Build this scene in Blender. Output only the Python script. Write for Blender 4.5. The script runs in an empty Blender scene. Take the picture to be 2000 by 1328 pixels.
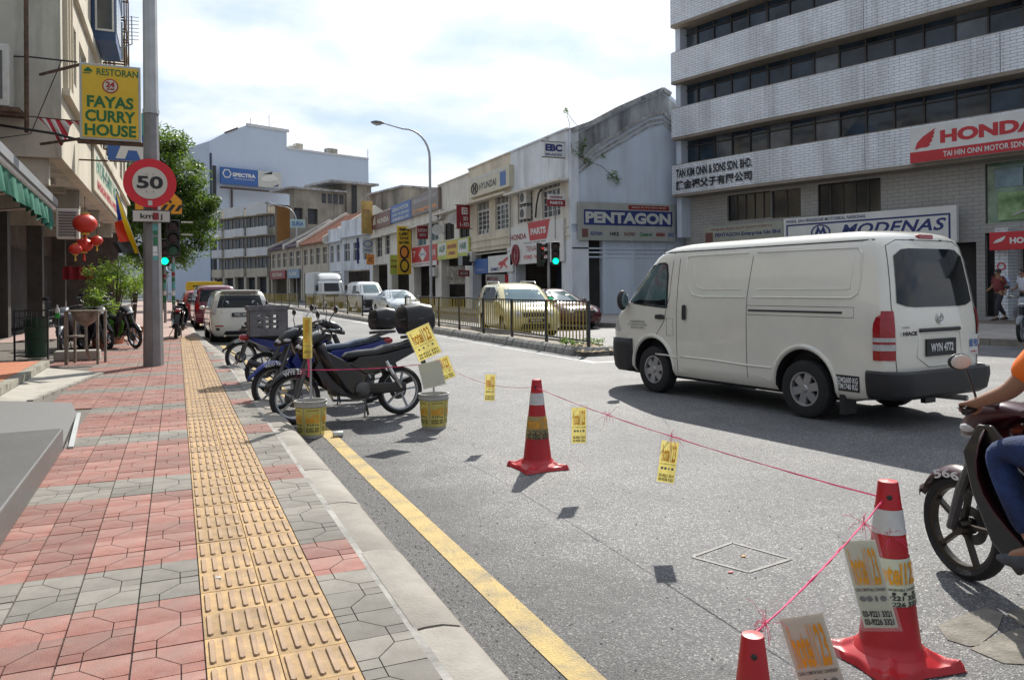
import bpy, bmesh, math, random
from mathutils import Vector, Matrix, noise
R = math.radians
random.seed(7)
sc = bpy.context.scene
COL = sc.collection
YAW, ROLL, F, PX, PY, H = R(23.25), R(0.6), 1525.0, 1000.0, 561.0, 1.5
cd = bpy.data.cameras.new('camera')
cd.sensor_width = 36.0
cd.lens = 36.0 * F / 2000
cd.shift_y = -(664 - PY) / 2000
cd.clip_start = 0.05
cd.clip_end = 4000
cam = bpy.data.objects.new('camera', cd)
COL.objects.link(cam)
cam.matrix_world = Matrix.Translation((0, 0, H)) @ Matrix.Rotation(-YAW, 4, 'Z') @ Matrix.Rotation(R(90), 4, 'X') @ Matrix.Rotation(-ROLL, 4, 'Z')
sc.camera = cam
SUNV = Vector((.63, .84, 1.0)).normalized()          # towards the sun
SUN_EL = math.asin(SUNV.z)
SUN_AZ = math.atan2(SUNV.x, SUNV.y)
w = bpy.data.worlds.new('World')
sc.world = w
w.use_nodes = True
nt = w.node_tree
nt.nodes.clear()
out = nt.nodes.new('ShaderNodeOutputWorld')
bg = nt.nodes.new('ShaderNodeBackground')
sky = nt.nodes.new('ShaderNodeTexSky')
sky.sky_type = 'NISHITA'
sky.sun_disc = False
sky.sun_elevation = SUN_EL
sky.sun_rotation = SUN_AZ
sky.air_density = 1.0
sky.dust_density = 1.2
tc = nt.nodes.new('ShaderNodeTexCoord')
sep = nt.nodes.new('ShaderNodeSeparateXYZ')
nt.links.new(tc.outputs['Generated'], sep.inputs[0])
zz = nt.nodes.new('ShaderNodeMath'); zz.operation = 'ADD'; zz.inputs[1].default_value = .22
nt.links.new(sep.outputs['Z'], zz.inputs[0])
dv = nt.nodes.new('ShaderNodeVectorMath'); dv.operation = 'DIVIDE'
cb = nt.nodes.new('ShaderNodeCombineXYZ')
for i in range(3): nt.links.new(zz.outputs[0], cb.inputs[i])
nt.links.new(tc.outputs['Generated'], dv.inputs[0]); nt.links.new(cb.outputs[0], dv.inputs[1])
n1 = nt.nodes.new('ShaderNodeTexNoise'); n1.inputs['Scale'].default_value = 1.9; n1.inputs['Detail'].default_value = 6; n1.inputs['Roughness'].default_value = .5
mpw = nt.nodes.new('ShaderNodeMapping'); mpw.inputs['Location'].default_value = (1.9, .55, 0)
nt.links.new(dv.outputs[0], mpw.inputs[0]); nt.links.new(mpw.outputs[0], n1.inputs['Vector'])
cr = nt.nodes.new('ShaderNodeValToRGB')
cr.color_ramp.elements[0].position = .36; cr.color_ramp.elements[0].color = (0, 0, 0, 1)
cr.color_ramp.elements[1].position = .55; cr.color_ramp.elements[1].color = (1, 1, 1, 1)
nt.links.new(n1.outputs[0], cr.inputs[0])
n2 = nt.nodes.new('ShaderNodeTexNoise'); n2.inputs['Scale'].default_value = 2.4; n2.inputs['Detail'].default_value = 5
mpw2 = nt.nodes.new('ShaderNodeMapping'); mpw2.inputs['Location'].default_value = (4.2, 7.7, 0)
nt.links.new(dv.outputs[0], mpw2.inputs[0]); nt.links.new(mpw2.outputs[0], n2.inputs['Vector'])
cr2 = nt.nodes.new('ShaderNodeValToRGB')      # cloud brightness: grey-blue bases to white tops
cr2.color_ramp.elements[0].position = .38; cr2.color_ramp.elements[0].color = (9.4, 10.3, 12.0, 1)
cr2.color_ramp.elements[1].position = .62; cr2.color_ramp.elements[1].color = (12.6, 12.9, 13.4, 1)
nt.links.new(n2.outputs[0], cr2.inputs[0])
mx = nt.nodes.new('ShaderNodeMix'); mx.data_type = 'RGBA'
hz = nt.nodes.new('ShaderNodeMix'); hz.data_type = 'RGBA'   # thin milky veil over the whole sky
hz.inputs[0].default_value = .72
hz.inputs[7].default_value = (7.0, 9.1, 12.0, 1)
nt.links.new(sky.outputs[0], hz.inputs[6])
nt.links.new(cr.outputs[0], mx.inputs[0]); nt.links.new(hz.outputs[2], mx.inputs[6]); nt.links.new(cr2.outputs[0], mx.inputs[7])
dp = nt.nodes.new('ShaderNodeVectorMath'); dp.operation = 'DOT_PRODUCT'; dp.inputs[1].default_value = tuple(SUNV); nt.links.new(tc.outputs['Generated'], dp.inputs[0])
gr = nt.nodes.new('ShaderNodeMapRange'); gr.inputs['From Min'].default_value = -.2; gr.inputs['From Max'].default_value = 1; gr.inputs['To Min'].default_value = .62; gr.inputs['To Max'].default_value = 1.5; nt.links.new(dp.outputs['Value'], gr.inputs['Value'])
sm = nt.nodes.new('ShaderNodeVectorMath'); sm.operation = 'SCALE'; nt.links.new(mx.outputs[2], sm.inputs[0]); nt.links.new(gr.outputs[0], sm.inputs['Scale'])
nt.links.new(sm.outputs[0], bg.inputs[0])
bg.inputs[1].default_value = .054
nt.links.new(bg.outputs[0], out.inputs[0])
sl = bpy.data.lights.new('sun', 'SUN'); sl.energy = 5.0; sl.angle = R(.6); sl.color = (1, .95, .86)
so = bpy.data.objects.new('sun', sl); COL.objects.link(so)
so.rotation_euler = SUNV.to_track_quat('Z', 'Y').to_euler(); so.location = SUNV * 60
sc.view_settings.view_transform = 'Standard'
sc.view_settings.look = 'None'
sc.view_settings.gamma = 1
sc.view_settings.use_curve_mapping = False
sc.view_settings.exposure = 0.4
sc.render.engine = 'CYCLES'
sc.cycles.max_bounces = 7
sc.cycles.transparent_max_bounces = 16
_s, _c = math.sin(YAW), math.cos(YAW)
def ray(u, v):
 X, Y = u - PX, PY - v
 x = (X * math.cos(ROLL) + Y * math.sin(ROLL)) / F
 y = (-X * math.sin(ROLL) + Y * math.cos(ROLL)) / F
 return Vector((_c * x + _s, -_s * x + _c, y))
def onG(u, v, z=0.0):
 d = ray(u, v); t = (z - H) / d.z
 return Vector((t * d.x, t * d.y, z))
def onP(u, v, p0, n):
 d = ray(u, v); o = Vector((0, 0, H)); p0 = Vector(p0); n = Vector(n)
 t = (p0 - o).dot(n) / d.dot(n)
 return o + d * t
def onX(u, v, X): return onP(u, v, (X, 0, 0), (1, 0, 0))
def onY(u, v, Y): return onP(u, v, (0, Y, 0), (0, 1, 0))
MATS = {}
def nn(t, k): return t.nodes.new(k)
def lum(c, f): return tuple(min(1, max(0, x * f)) for x in c[:3]) + (1,)
def mat(name, col, rough=.6, metal=0.0, var=.12, scale=2.0, bump=0.0, bscale=40.0, dirt=0.0, dcol=(.05, .045, .04), dscale=1.2, streak=False,
  brick=None, spec=.5, coat=0.0, emit=0.0, trans=0.0, alpha=1.0, sub=0.0, tint=None, coord='Object', objvar=0):
 if name in MATS: return MATS[name]
 m = bpy.data.materials.new(name); MATS[name] = m
 m.use_nodes = True
 t = m.node_tree; b = t.nodes['Principled BSDF']
 b.inputs['Roughness'].default_value = rough
 b.inputs['Metallic'].default_value = metal
 b.inputs['Specular IOR Level'].default_value = spec
 b.inputs['Coat Weight'].default_value = coat
 b.inputs['Coat Roughness'].default_value = .05
 b.inputs['Transmission Weight'].default_value = trans
 b.inputs['Alpha'].default_value = alpha
 if emit:
  b.inputs['Emission Color'].default_value = tuple(col[:3]) + (1,); b.inputs['Emission Strength'].default_value = emit
 tcn = nn(t, 'ShaderNodeTexCoord'); co = tcn.outputs[coord]
 n = nn(t, 'ShaderNodeTexNoise'); n.inputs['Scale'].default_value = scale; n.inputs['Detail'].default_value = 6; n.inputs['Roughness'].default_value = .6
 t.links.new(co, n.inputs['Vector'])
 r = nn(t, 'ShaderNodeValToRGB'); r.color_ramp.elements[0].position = .32; r.color_ramp.elements[1].position = .68
 r.color_ramp.elements[0].color = lum(col, 1 - var); r.color_ramp.elements[1].color = lum(tint or col, 1 + var)
 t.links.new(n.outputs[0], r.inputs[0])
 cur = r.outputs[0]; hgt = None
 if brick:
  bw, bh, mort, mcol, off = brick
  bt = nn(t, 'ShaderNodeTexBrick'); bt.offset = off
  bt.inputs['Scale'].default_value = 1; bt.inputs['Brick Width'].default_value = bw; bt.inputs['Row Height'].default_value = bh
  bt.inputs['Mortar Size'].default_value = mort; bt.inputs['Mortar Smooth'].default_value = .3
  bt.inputs['Mortar'].default_value = tuple(mcol) + (1,)
  t.links.new(cur, bt.inputs['Color1'])
  h2 = nn(t, 'ShaderNodeMix'); h2.data_type = 'RGBA'; h2.inputs[0].default_value = .35; t.links.new(cur, h2.inputs[6]); h2.inputs[7].default_value = lum(col, .8)
  t.links.new(h2.outputs[2], bt.inputs['Color2'])
  uv = nn(t, 'ShaderNodeUVMap'); t.links.new(uv.outputs[0], bt.inputs['Vector'])
  cur = bt.outputs[0]; hgt = bt.outputs[1]
 if dirt:
  n3 = nn(t, 'ShaderNodeTexNoise'); n3.inputs['Scale'].default_value = dscale; n3.inputs['Detail'].default_value = 9; n3.inputs['Roughness'].default_value = .72
  mp = nn(t, 'ShaderNodeMapping'); mp.inputs['Scale'].default_value = (1, 1, .16) if streak else (1, 1, 1); mp.inputs['Location'].default_value = (3.1, 1.7, 4.4)
  t.links.new(co, mp.inputs[0]); t.links.new(mp.outputs[0], n3.inputs['Vector'])
  r3 = nn(t, 'ShaderNodeValToRGB'); r3.color_ramp.elements[0].position = .46; r3.color_ramp.elements[1].position = .74
  r3.color_ramp.elements[0].color = (0, 0, 0, 1); r3.color_ramp.elements[1].color = (dirt, dirt, dirt, 1)
  t.links.new(n3.outputs[0], r3.inputs[0])
  mx = nn(t, 'ShaderNodeMix'); mx.data_type = 'RGBA'; t.links.new(r3.outputs[0], mx.inputs[0]); t.links.new(cur, mx.inputs[6]); mx.inputs[7].default_value = tuple(dcol) + (1,)
  cur = mx.outputs[2]
 if objvar:      # each paving piece a little lighter or darker than the next
  oi = nn(t, 'ShaderNodeObjectInfo'); mr_ = nn(t, 'ShaderNodeMapRange'); mr_.inputs['To Min'].default_value = 1 - objvar; mr_.inputs['To Max'].default_value = 1 + objvar * .6
  t.links.new(oi.outputs['Random'], mr_.inputs['Value']); vs_ = nn(t, 'ShaderNodeVectorMath'); vs_.operation = 'SCALE'; t.links.new(cur, vs_.inputs[0]); t.links.new(mr_.outputs[0], vs_.inputs['Scale']); cur = vs_.outputs[0]
 t.links.new(cur, b.inputs['Base Color'])
 if bump or hgt is not None:
  nb = nn(t, 'ShaderNodeTexNoise'); nb.inputs['Scale'].default_value = bscale; nb.inputs['Detail'].default_value = 4
  t.links.new(co, nb.inputs['Vector'])
  bp = nn(t, 'ShaderNodeBump'); bp.inputs['Strength'].default_value = max(bump, .01); bp.inputs['Distance'].default_value = .02
  t.links.new(nb.outputs[0], bp.inputs['Height']); last = bp
  if hgt is not None:
   b2 = nn(t, 'ShaderNodeBump'); b2.invert = True; b2.inputs['Strength'].default_value = .6; b2.inputs['Distance'].default_value = .01
   t.links.new(hgt, b2.inputs['Height']); t.links.new(bp.outputs[0], b2.inputs['Normal']); last = b2
  t.links.new(last.outputs[0], b.inputs['Normal'])
 return m
def glass(name, col, alpha, rough=.03):
 return mat(name, col, rough=rough, var=.0, alpha=alpha, spec=.9)
class MB:
 def __init__(s): s.v = []; s.f = []; s.m = []; s.uv = None
 def add(s, vs, fs, M=None, mi=0):
  o = len(s.v)
  for p in vs:
   p = Vector(p)
   s.v.append(M @ p if M is not None else p)
  for f in fs: s.f.append([i + o for i in f]); s.m.append(mi)
  return s
 def box(s, x0, x1, y0, y1, z0, z1, M=None, mi=0):
  if x0 > x1: x0, x1 = x1, x0
  if y0 > y1: y0, y1 = y1, y0
  if z0 > z1: z0, z1 = z1, z0
  vs = [(x0, y0, z0), (x1, y0, z0), (x1, y1, z0), (x0, y1, z0), (x0, y0, z1), (x1, y0, z1), (x1, y1, z1), (x0, y1, z1)]
  return s.add(vs, [(0, 3, 2, 1), (4, 5, 6, 7), (0, 1, 5, 4), (1, 2, 6, 5), (2, 3, 7, 6), (3, 0, 4, 7)], M, mi)
 def bar(s, p, q, w, h=None, up=(0, 0, 1), mi=0):
  p = Vector(p); q = Vector(q); h = h or w
  d = (q - p); L = d.length; d.normalize(); up = Vector(up)
  if abs(d.dot(up)) > .98: up = Vector((1, 0, 0))
  a = d.cross(up).normalized(); b = a.cross(d)
  M = Matrix((( a.x, d.x, b.x, p.x), (a.y, d.y, b.y, p.y), (a.z, d.z, b.z, p.z), (0, 0, 0, 1)))
  return s.box(-w / 2, w / 2, 0, L, -h / 2, h / 2, M, mi)
 def tube(s, pts, r, n=8, mi=0, caps=True):
  pts = [Vector(p) for p in pts]
  rs = r if isinstance(r, (list, tuple)) else [r] * len(pts)
  o = len(s.v); prev = None
  for i, p in enumerate(pts):
   d = (pts[min(i + 1, len(pts) - 1)] - pts[max(i - 1, 0)]).normalized()
   if prev is None:
    a = d.cross(Vector((0, 0, 1)))
    if a.length < .05: a = d.cross(Vector((1, 0, 0)))
   else: a = prev - d * prev.dot(d)
   a.normalize(); prev = a; b = d.cross(a)
   for k in range(n):
    t = 2 * math.pi * k / n
    s.v.append(p + (a * math.cos(t) + b * math.sin(t)) * rs[i])
  for i in range(len(pts) - 1):
   for k in range(n):
    k2 = (k + 1) % n
    s.f.append([o + i * n + k, o + i * n + k2, o + (i + 1) * n + k2, o + (i + 1) * n + k]); s.m.append(mi)
  if caps:
   s.f.append([o + k for k in range(n)][::-1]); s.m.append(mi)
   e = o + (len(pts) - 1) * n; s.f.append([e + k for k in range(n)]); s.m.append(mi)
  return s
 def lathe(s, prof, n=24, M=None, mi=0, caps=True, a0=0, a1=2 * math.pi):
  full = abs(a1 - a0 - 2 * math.pi) < 1e-6; m = n if full else n + 1
  vs = [(r * math.cos(a0 + (a1 - a0) * k / n), r * math.sin(a0 + (a1 - a0) * k / n), z) for r, z in prof for k in range(m)]
  fs = []
  for i in range(len(prof) - 1):
   for k in range(n):
    k2 = (k + 1) % m
    fs.append((i * m + k, i * m + k2, (i + 1) * m + k2, (i + 1) * m + k))
  if caps and full:
   fs.append(tuple(range(m))[::-1]); fs.append(tuple((len(prof) - 1) * m + k for k in range(m)))
  return s.add(vs, fs, M, mi)
 def prism(s, poly, z0, z1, M=None, mi=0):
  n = len(poly); ar = sum(poly[i][0] * poly[(i + 1) % n][1] - poly[(i + 1) % n][0] * poly[i][1] for i in range(n))
  if ar < 0: poly = poly[::-1]
  vs = [(x, y, z0) for x, y in poly] + [(x, y, z1) for x, y in poly]
  fs = [tuple(range(n))[::-1], tuple(range(n, 2 * n))] + [(i, (i + 1) % n, n + (i + 1) % n, n + i) for i in range(n)]
  return s.add(vs, fs, M, mi)
 def quad(s, a, b, c, d, mi=0): return s.add([a, b, c, d], [(0, 1, 2, 3)], None, mi)
 def ball(s, c, r, nu=12, nv=8, M=None, mi=0):
  r = r if isinstance(r, (list, tuple)) else (r, r, r)
  vs = [(c[0], c[1], c[2] + r[2])]
  for j in range(1, nv):
   ph = math.pi * j / nv
   for i in range(nu):
    th = 2 * math.pi * i / nu
    vs.append((c[0] + r[0] * math.sin(ph) * math.cos(th), c[1] + r[1] * math.sin(ph) * math.sin(th), c[2] + r[2] * math.cos(ph)))
  vs.append((c[0], c[1], c[2] - r[2]))
  fs = [(0, 1 + i, 1 + (i + 1) % nu) for i in range(nu)]
  for j in range(nv - 2):
   a = 1 + j * nu; b2 = a + nu
   fs += [(a + i, b2 + i, b2 + (i + 1) % nu, a + (i + 1) % nu) for i in range(nu)]
  a = 1 + (nv - 2) * nu; e = len(vs) - 1
  fs += [(a + (i + 1) % nu, a + i, e) for i in range(nu)]
  return s.add(vs, fs, M, mi)
 def loft(s, secs, n=14, p=2.6, mi=0, M=None):
  """secs: (x, zc, half_width, half_height[, yc]) superellipse sections along x"""
  vs = []
  for q in secs:
   x, zc, hw, hh = q[:4]; yc = q[4] if len(q) > 4 else 0
   for k in range(n):
    t = 2 * math.pi * k / n; c_, s_ = math.cos(t), math.sin(t)
    vs.append((x, yc + hw * math.copysign(abs(c_) ** (2 / p), c_), zc + hh * math.copysign(abs(s_) ** (2 / p), s_)))
  fs = []
  for i in range(len(secs) - 1):
   for k in range(n):
    k2 = (k + 1) % n
    fs.append((i * n + k, (i + 1) * n + k, (i + 1) * n + k2, i * n + k2))
  fs.append(tuple(range(n))); fs.append(tuple((len(secs) - 1) * n + k for k in range(n))[::-1])
  return s.add(vs, fs, M, mi)
 def grid(s, nu, nv, fn, mi=0):
  vs = [fn(i / nu, j / nv) for j in range(nv + 1) for i in range(nu + 1)]
  fs = [(j * (nu + 1) + i, j * (nu + 1) + i + 1, (j + 1) * (nu + 1) + i + 1, (j + 1) * (nu + 1) + i) for j in range(nv) for i in range(nu)]
  return s.add(vs, fs, None, mi)
 def wall(s, u0, u1, z0, z1, holes, t, M, mi=0):
  """slab in local (u, depth 0..t, z) with rectangular holes (ua, ub, za, zb)"""
  us = sorted({u0, u1} | {min(max(x, u0), u1) for h in holes for x in h[:2]})
  zs = sorted({z0, z1} | {min(max(x, z0), z1) for h in holes for x in h[2:4]})
  for i in range(len(us) - 1):
   j = 0
   while j < len(zs) - 1:
    def hole(jj):
     cu, cz = (us[i] + us[i + 1]) / 2, (zs[jj] + zs[jj + 1]) / 2
     return any(h[0] < cu < h[1] and h[2] < cz < h[3] for h in holes)
    if hole(j): j += 1; continue
    k = j
    while k + 1 < len(zs) - 1 and not hole(k + 1): k += 1
    if us[i + 1] - us[i] > 1e-4: s.box(us[i], us[i + 1], 0, t, zs[j], zs[k + 1], M, mi)
    j = k + 1
  return s
 def mesh(s, name, uvax=None):
  me = bpy.data.meshes.new(name)
  me.from_pydata([tuple(p) for p in s.v], [], s.f)
  if any(s.m):
   me.polygons.foreach_set('material_index', s.m)
  if uvax:     # box-projected uv in metres along a facade direction
   ux, uz = Vector(uvax[0]), Vector(uvax[1])
   ul = me.uv_layers.new(name='UVMap')
   for lp in me.loops:
    p = s.v[lp.vertex_index]; ul.data[lp.index].uv = (p.dot(ux), p.dot(uz))
  me.validate()
  me.update()
  return me
 def build(s, name, m, parent=None, smooth=False, bevel=0.0, label=None, world=True, kind=None, solid=0.0, uvax=None, sub=0, seg=2):
  me = s.mesh(name, uvax)
  for q in (m if isinstance(m, (list, tuple)) else [m]): me.materials.append(q)
  if smooth:
   me.shade_smooth(); me.set_sharp_from_angle(angle=R(smooth if smooth is not True else 40))
  o = bpy.data.objects.new(name, me); COL.objects.link(o)
  if parent is not None:
   o.parent = parent
   if world and parent.type == 'EMPTY' and parent.get('_w'):
    o.matrix_parent_inverse = Matrix.Translation(-Vector(parent.location))
  if solid:
   q = o.modifiers.new('solid', 'SOLIDIFY'); q.thickness = solid; q.offset = 0
  if bevel:
   q = o.modifiers.new('bevel', 'BEVEL'); q.width = bevel; q.segments = seg; q.limit_method = 'ANGLE'; q.angle_limit = R(35)
  if sub:
   q = o.modifiers.new('sub', 'SUBSURF'); q.levels = sub; q.render_levels = sub
  if label: o['label'] = label
  if kind: o['kind'] = kind
  return o
def thing(name, label, cat, loc=(0, 0, 0), rotz=0.0, group=None, w=False):
 o = bpy.data.objects.new(name, None); COL.objects.link(o)
 o.empty_display_size = .2
 o.location = loc; o.rotation_euler = (0, 0, rotz)
 o['label'] = label; o['category'] = cat
 if group: o['group'] = group
 if w: o['_w'] = 1
 return o
def tag(o, label, cat, group=None, kind=None):
 if label: o['label'] = label
 if cat: o['category'] = cat
 if group: o['group'] = group
 if kind: o['kind'] = kind
 return o
def struct(o): o['kind'] = 'structure'; return o
def copy_tree(o, parent=None):
 c = o.copy(); COL.objects.link(c)
 if parent is not None: c.parent = parent
 for ch in [x for x in bpy.data.objects if x.parent == o and x is not c]: copy_tree(ch, c)
 return c
def bake(o):
 dg = bpy.context.evaluated_depsgraph_get()
 me = bpy.data.meshes.new_from_object(o.evaluated_get(dg), preserve_all_data_layers=False, depsgraph=dg)
 o.modifiers.clear(); o.data = me
 return o
_tc = {}
def text_mesh(body, bold, shear=0.0, align='CENTER', spacing=1.0, line=1.0):
 key = (body, bold, shear, align, spacing, line)
 if key in _tc: return _tc[key]
 cu = bpy.data.curves.new('txt', 'FONT'); cu.body = body; cu.offset = bold; cu.shear = shear; cu.align_x = align
 cu.space_character = spacing; cu.space_line = line; cu.resolution_u = 3
 o = bpy.data.objects.new('txt', cu); COL.objects.link(o)
 bpy.context.view_layer.update()
 dg = bpy.context.evaluated_depsgraph_get()
 me = bpy.data.meshes.new_from_object(o.evaluated_get(dg))
 bpy.data.objects.remove(o)
 vs = [v.co.copy() for v in me.vertices]; fs = [tuple(p.vertices) for p in me.polygons]
 bpy.data.meshes.remove(me)
 _tc[key] = (vs, fs)
 return vs, fs
def text(body, m, parent, c, xd, up, W=None, Hh=None, bold=.02, shear=0.0, name='lettering', off=.006, spacing=1.0, line=1.0, curve=None, into=None, mi=0):
 """fit text into W x Hh centred on c (coordinates of the parent's parts)"""
 vs, fs = text_mesh(body, bold, shear, 'CENTER', spacing, line)
 if not vs: return None
 x0 = min(v.x for v in vs); x1 = max(v.x for v in vs); y0 = min(v.y for v in vs); y1 = max(v.y for v in vs)
 sx = (W / (x1 - x0)) if W else None; sy = (Hh / (y1 - y0)) if Hh else None
 sx = sx or sy; sy = sy or sx
 xd = Vector(xd).normalized(); up = Vector(up).normalized(); nrm = xd.cross(up).normalized(); c = Vector(c)
 mb = into or MB(); pts = []
 for v in vs:
  a = (v.x - (x0 + x1) / 2) * sx; b = (v.y - (y0 + y1) / 2) * sy
  pts.append(curve(a, b) if curve else c + xd * a + up * b + nrm * off)
 mb.add(pts, fs, None, mi)
 if into is not None: return None
 return mb.build(name, m, parent)
def frame(p0, xd):
 """matrix mapping local (u, depth, z) to world: u along xd, depth into the wall (away from the viewer side given by xd x z)"""
 xd = Vector(xd).normalized(); d = Vector((-xd.y, xd.x, 0))
 return Matrix(((xd.x, d.x, 0, p0[0]), (xd.y, d.y, 0, p0[1]), (0, 0, 1, p0[2]), (0, 0, 0, 1)))
# ============================================================ ground, road, pavements
def asphalt(name, base, speck, dark):
 m = bpy.data.materials.new(name); m.use_nodes = True; t = m.node_tree; b = t.nodes['Principled BSDF']
 b.inputs['Roughness'].default_value = .68; b.inputs['Specular IOR Level'].default_value = .6
 tcn = nn(t, 'ShaderNodeTexCoord'); co = tcn.outputs['Object']
 v = nn(t, 'ShaderNodeTexVoronoi'); v.inputs['Scale'].default_value = 135; t.links.new(co, v.inputs['Vector'])
 sepc = nn(t, 'ShaderNodeSeparateColor'); t.links.new(v.outputs['Color'], sepc.inputs[0])
 r = nn(t, 'ShaderNodeValToRGB'); e = r.color_ramp.elements
 e[0].position = 0; e[0].color = lum(base, .55); e[1].position = 1; e[1].color = lum(speck, 1.0)
 q = r.color_ramp.elements.new(.55); q.color = lum(base, 1.0); q = r.color_ramp.elements.new(.86); q.color = lum(base, 1.5)
 t.links.new(sepc.outputs[0], r.inputs[0])
 n = nn(t, 'ShaderNodeTexNoise'); n.inputs['Scale'].default_value = .55; n.inputs['Detail'].default_value = 8; n.inputs['Roughness'].default_value = .7; t.links.new(co, n.inputs['Vector'])
 r2 = nn(t, 'ShaderNodeValToRGB'); r2.color_ramp.elements[0].position = .35; r2.color_ramp.elements[1].position = .7
 r2.color_ramp.elements[0].color = (.60, .60, .62, 1); r2.color_ramp.elements[1].color = (1.18, 1.17, 1.14, 1); t.links.new(n.outputs[0], r2.inputs[0])
 mx = nn(t, 'ShaderNodeMix'); mx.data_type = 'RGBA'; mx.blend_type = 'MULTIPLY'; mx.inputs[0].default_value = 1
 t.links.new(r.outputs[0], mx.inputs[6]); t.links.new(r2.outputs[0], mx.inputs[7])
 sp = nn(t, 'ShaderNodeSeparateXYZ'); t.links.new(co, sp.inputs[0])
 n4 = nn(t, 'ShaderNodeTexNoise'); n4.inputs['Scale'].default_value = 1.6; n4.inputs['Detail'].default_value = 9; n4.inputs['Roughness'].default_value = .68; t.links.new(co, n4.inputs['Vector'])
 ma = nn(t, 'ShaderNodeMath'); ma.operation = 'MULTIPLY_ADD'; ma.inputs[1].default_value = 2.2; ma.inputs[2].default_value = -1.1; t.links.new(n4.outputs[0], ma.inputs[0])
 ad = nn(t, 'ShaderNodeMath'); ad.operation = 'ADD'; t.links.new(sp.outputs['X'], ad.inputs[0]); t.links.new(ma.outputs[0], ad.inputs[1])
 mr = nn(t, 'ShaderNodeMapRange'); mr.inputs['From Min'].default_value = 1.5; mr.inputs['From Max'].default_value = 2.3; mr.inputs['To Min'].default_value = 1; mr.inputs['To Max'].default_value = 0
 t.links.new(ad.outputs[0], mr.inputs['Value'])
 mx2 = nn(t, 'ShaderNodeMix'); mx2.data_type = 'RGBA'; t.links.new(mr.outputs[0], mx2.inputs[0]); t.links.new(mx.outputs[2], mx2.inputs[6])
 mx3 = nn(t, 'ShaderNodeMix'); mx3.data_type = 'RGBA'; mx3.blend_type = 'MULTIPLY'; mx3.inputs[0].default_value = 1; t.links.new(mx.outputs[2], mx3.inputs[6]); mx3.inputs[7].default_value = (.44, .43, .43, 1)
 t.links.new(mx3.outputs[2], mx2.inputs[7])
 n5 = nn(t, 'ShaderNodeTexNoise'); n5.inputs['Scale'].default_value = .9; n5.inputs['Detail'].default_value = 10; n5.inputs['Roughness'].default_value = .8; n5.inputs['Distortion'].default_value = .6
 mp5 = nn(t, 'ShaderNodeMapping'); mp5.inputs['Location'].default_value = (7, 3, 0); mp5.inputs['Scale'].default_value = (1, .5, 1); t.links.new(co, mp5.inputs[0]); t.links.new(mp5.outputs[0], n5.inputs['Vector'])
 r5 = nn(t, 'ShaderNodeValToRGB'); r5.color_ramp.elements[0].position = .60; r5.color_ramp.elements[1].position = .74; r5.color_ramp.elements[0].color = (0, 0, 0, 1); r5.color_ramp.elements[1].color = (.42, .42, .42, 1)
 t.links.new(n5.outputs[0], r5.inputs[0])
 mx5 = nn(t, 'ShaderNodeMix'); mx5.data_type = 'RGBA'; t.links.new(r5.outputs[0], mx5.inputs[0]); t.links.new(mx2.outputs[2], mx5.inputs[6]); mx5.inputs[7].default_value = (.36, .35, .33, 1)
 t.links.new(mx5.outputs[2], b.inputs['Base Color'])
 bp = nn(t, 'ShaderNodeBump'); bp.inputs['Strength'].default_value = .75; bp.inputs['Distance'].default_value = .006; t.links.new(v.outputs['Distance'], bp.inputs['Height'])
 nb = nn(t, 'ShaderNodeTexNoise'); nb.inputs['Scale'].default_value = 9; nb.inputs['Detail'].default_value = 8; nb.inputs['Roughness'].default_value = .75; t.links.new(co, nb.inputs['Vector'])
 bp2 = nn(t, 'ShaderNodeBump'); bp2.inputs['Strength'].default_value = .35; bp2.inputs['Distance'].default_value = .04; t.links.new(nb.outputs[0], bp2.inputs['Height']); t.links.new(bp.outputs[0], bp2.inputs['Normal'])
 t.links.new(bp2.outputs[0], b.inputs['Normal'])
 return m
m_asph = asphalt('asphalt', (.118, .119, .124), (.46, .45, .43), .5)
m_ground = mat('bare_ground', (.16, .15, .13), var=.2, scale=.4)
m_conc = mat('kerb_concrete', (.25, .232, .205), objvar=.15, rough=.85, var=.22, scale=3.0, bump=.25, bscale=60, dirt=.55, dcol=(.2, .17, .14), dscale=2.2)
m_conc_dk = mat('stained_kerb_concrete', (.30, .29, .27), rough=.9, var=.25, scale=3, bump=.3, bscale=30, dirt=.9, dcol=(.05, .05, .045), dscale=4)
m_grout = mat('pavement_bed', (.13, .115, .10), rough=.95, var=.25, scale=20)
m_red = mat('red_paver', (.25, .083, .062), objvar=.28, rough=.8, var=.25, scale=4, bump=.25, bscale=160, dirt=.85, dcol=(.24, .195, .17), dscale=2.2, tint=(.28, .135, .11))
m_grey = mat('grey_paver', (.20, .187, .165), objvar=.25, rough=.85, var=.22, scale=5, bump=.2, bscale=160, dirt=.7, dcol=(.12, .11, .095), dscale=3)
m_tact = mat('yellow_tactile', (.30, .195, .09), objvar=.25, rough=.75, var=.2, scale=6, bump=.2, bscale=120, dirt=.9, dcol=(.17, .145, .12), dscale=5, tint=(.47, .30, .13))
m_tbar = mat('worn_tactile_bar', (.28, .185, .12), rough=.7, var=.2, scale=7, bump=.15, bscale=120, tint=(.33, .22, .13))
def line_mat(name, col, under):
 m = mat(name, col, rough=.7, var=.1, scale=7, dirt=1.0, dcol=under, dscale=3.6, bump=.5, bscale=90)
 return m
m_yel = line_mat('worn_yellow_paint', (.42, .30, .10), (.12, .115, .105))
m_wht = line_mat('worn_white_paint', (.66, .66, .64), (.2, .2, .2))
def kx(y): return 1.10 if y < 14 else (1.10 - .5 * (y - 14) / 14 if y < 28 else .60)
struct(MB().quad((-1500, -1500, -.02), (1500, -1500, -.02), (1500, 1500, -.02), (-1500, 1500, -.02)).build('ground', m_ground))
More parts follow.
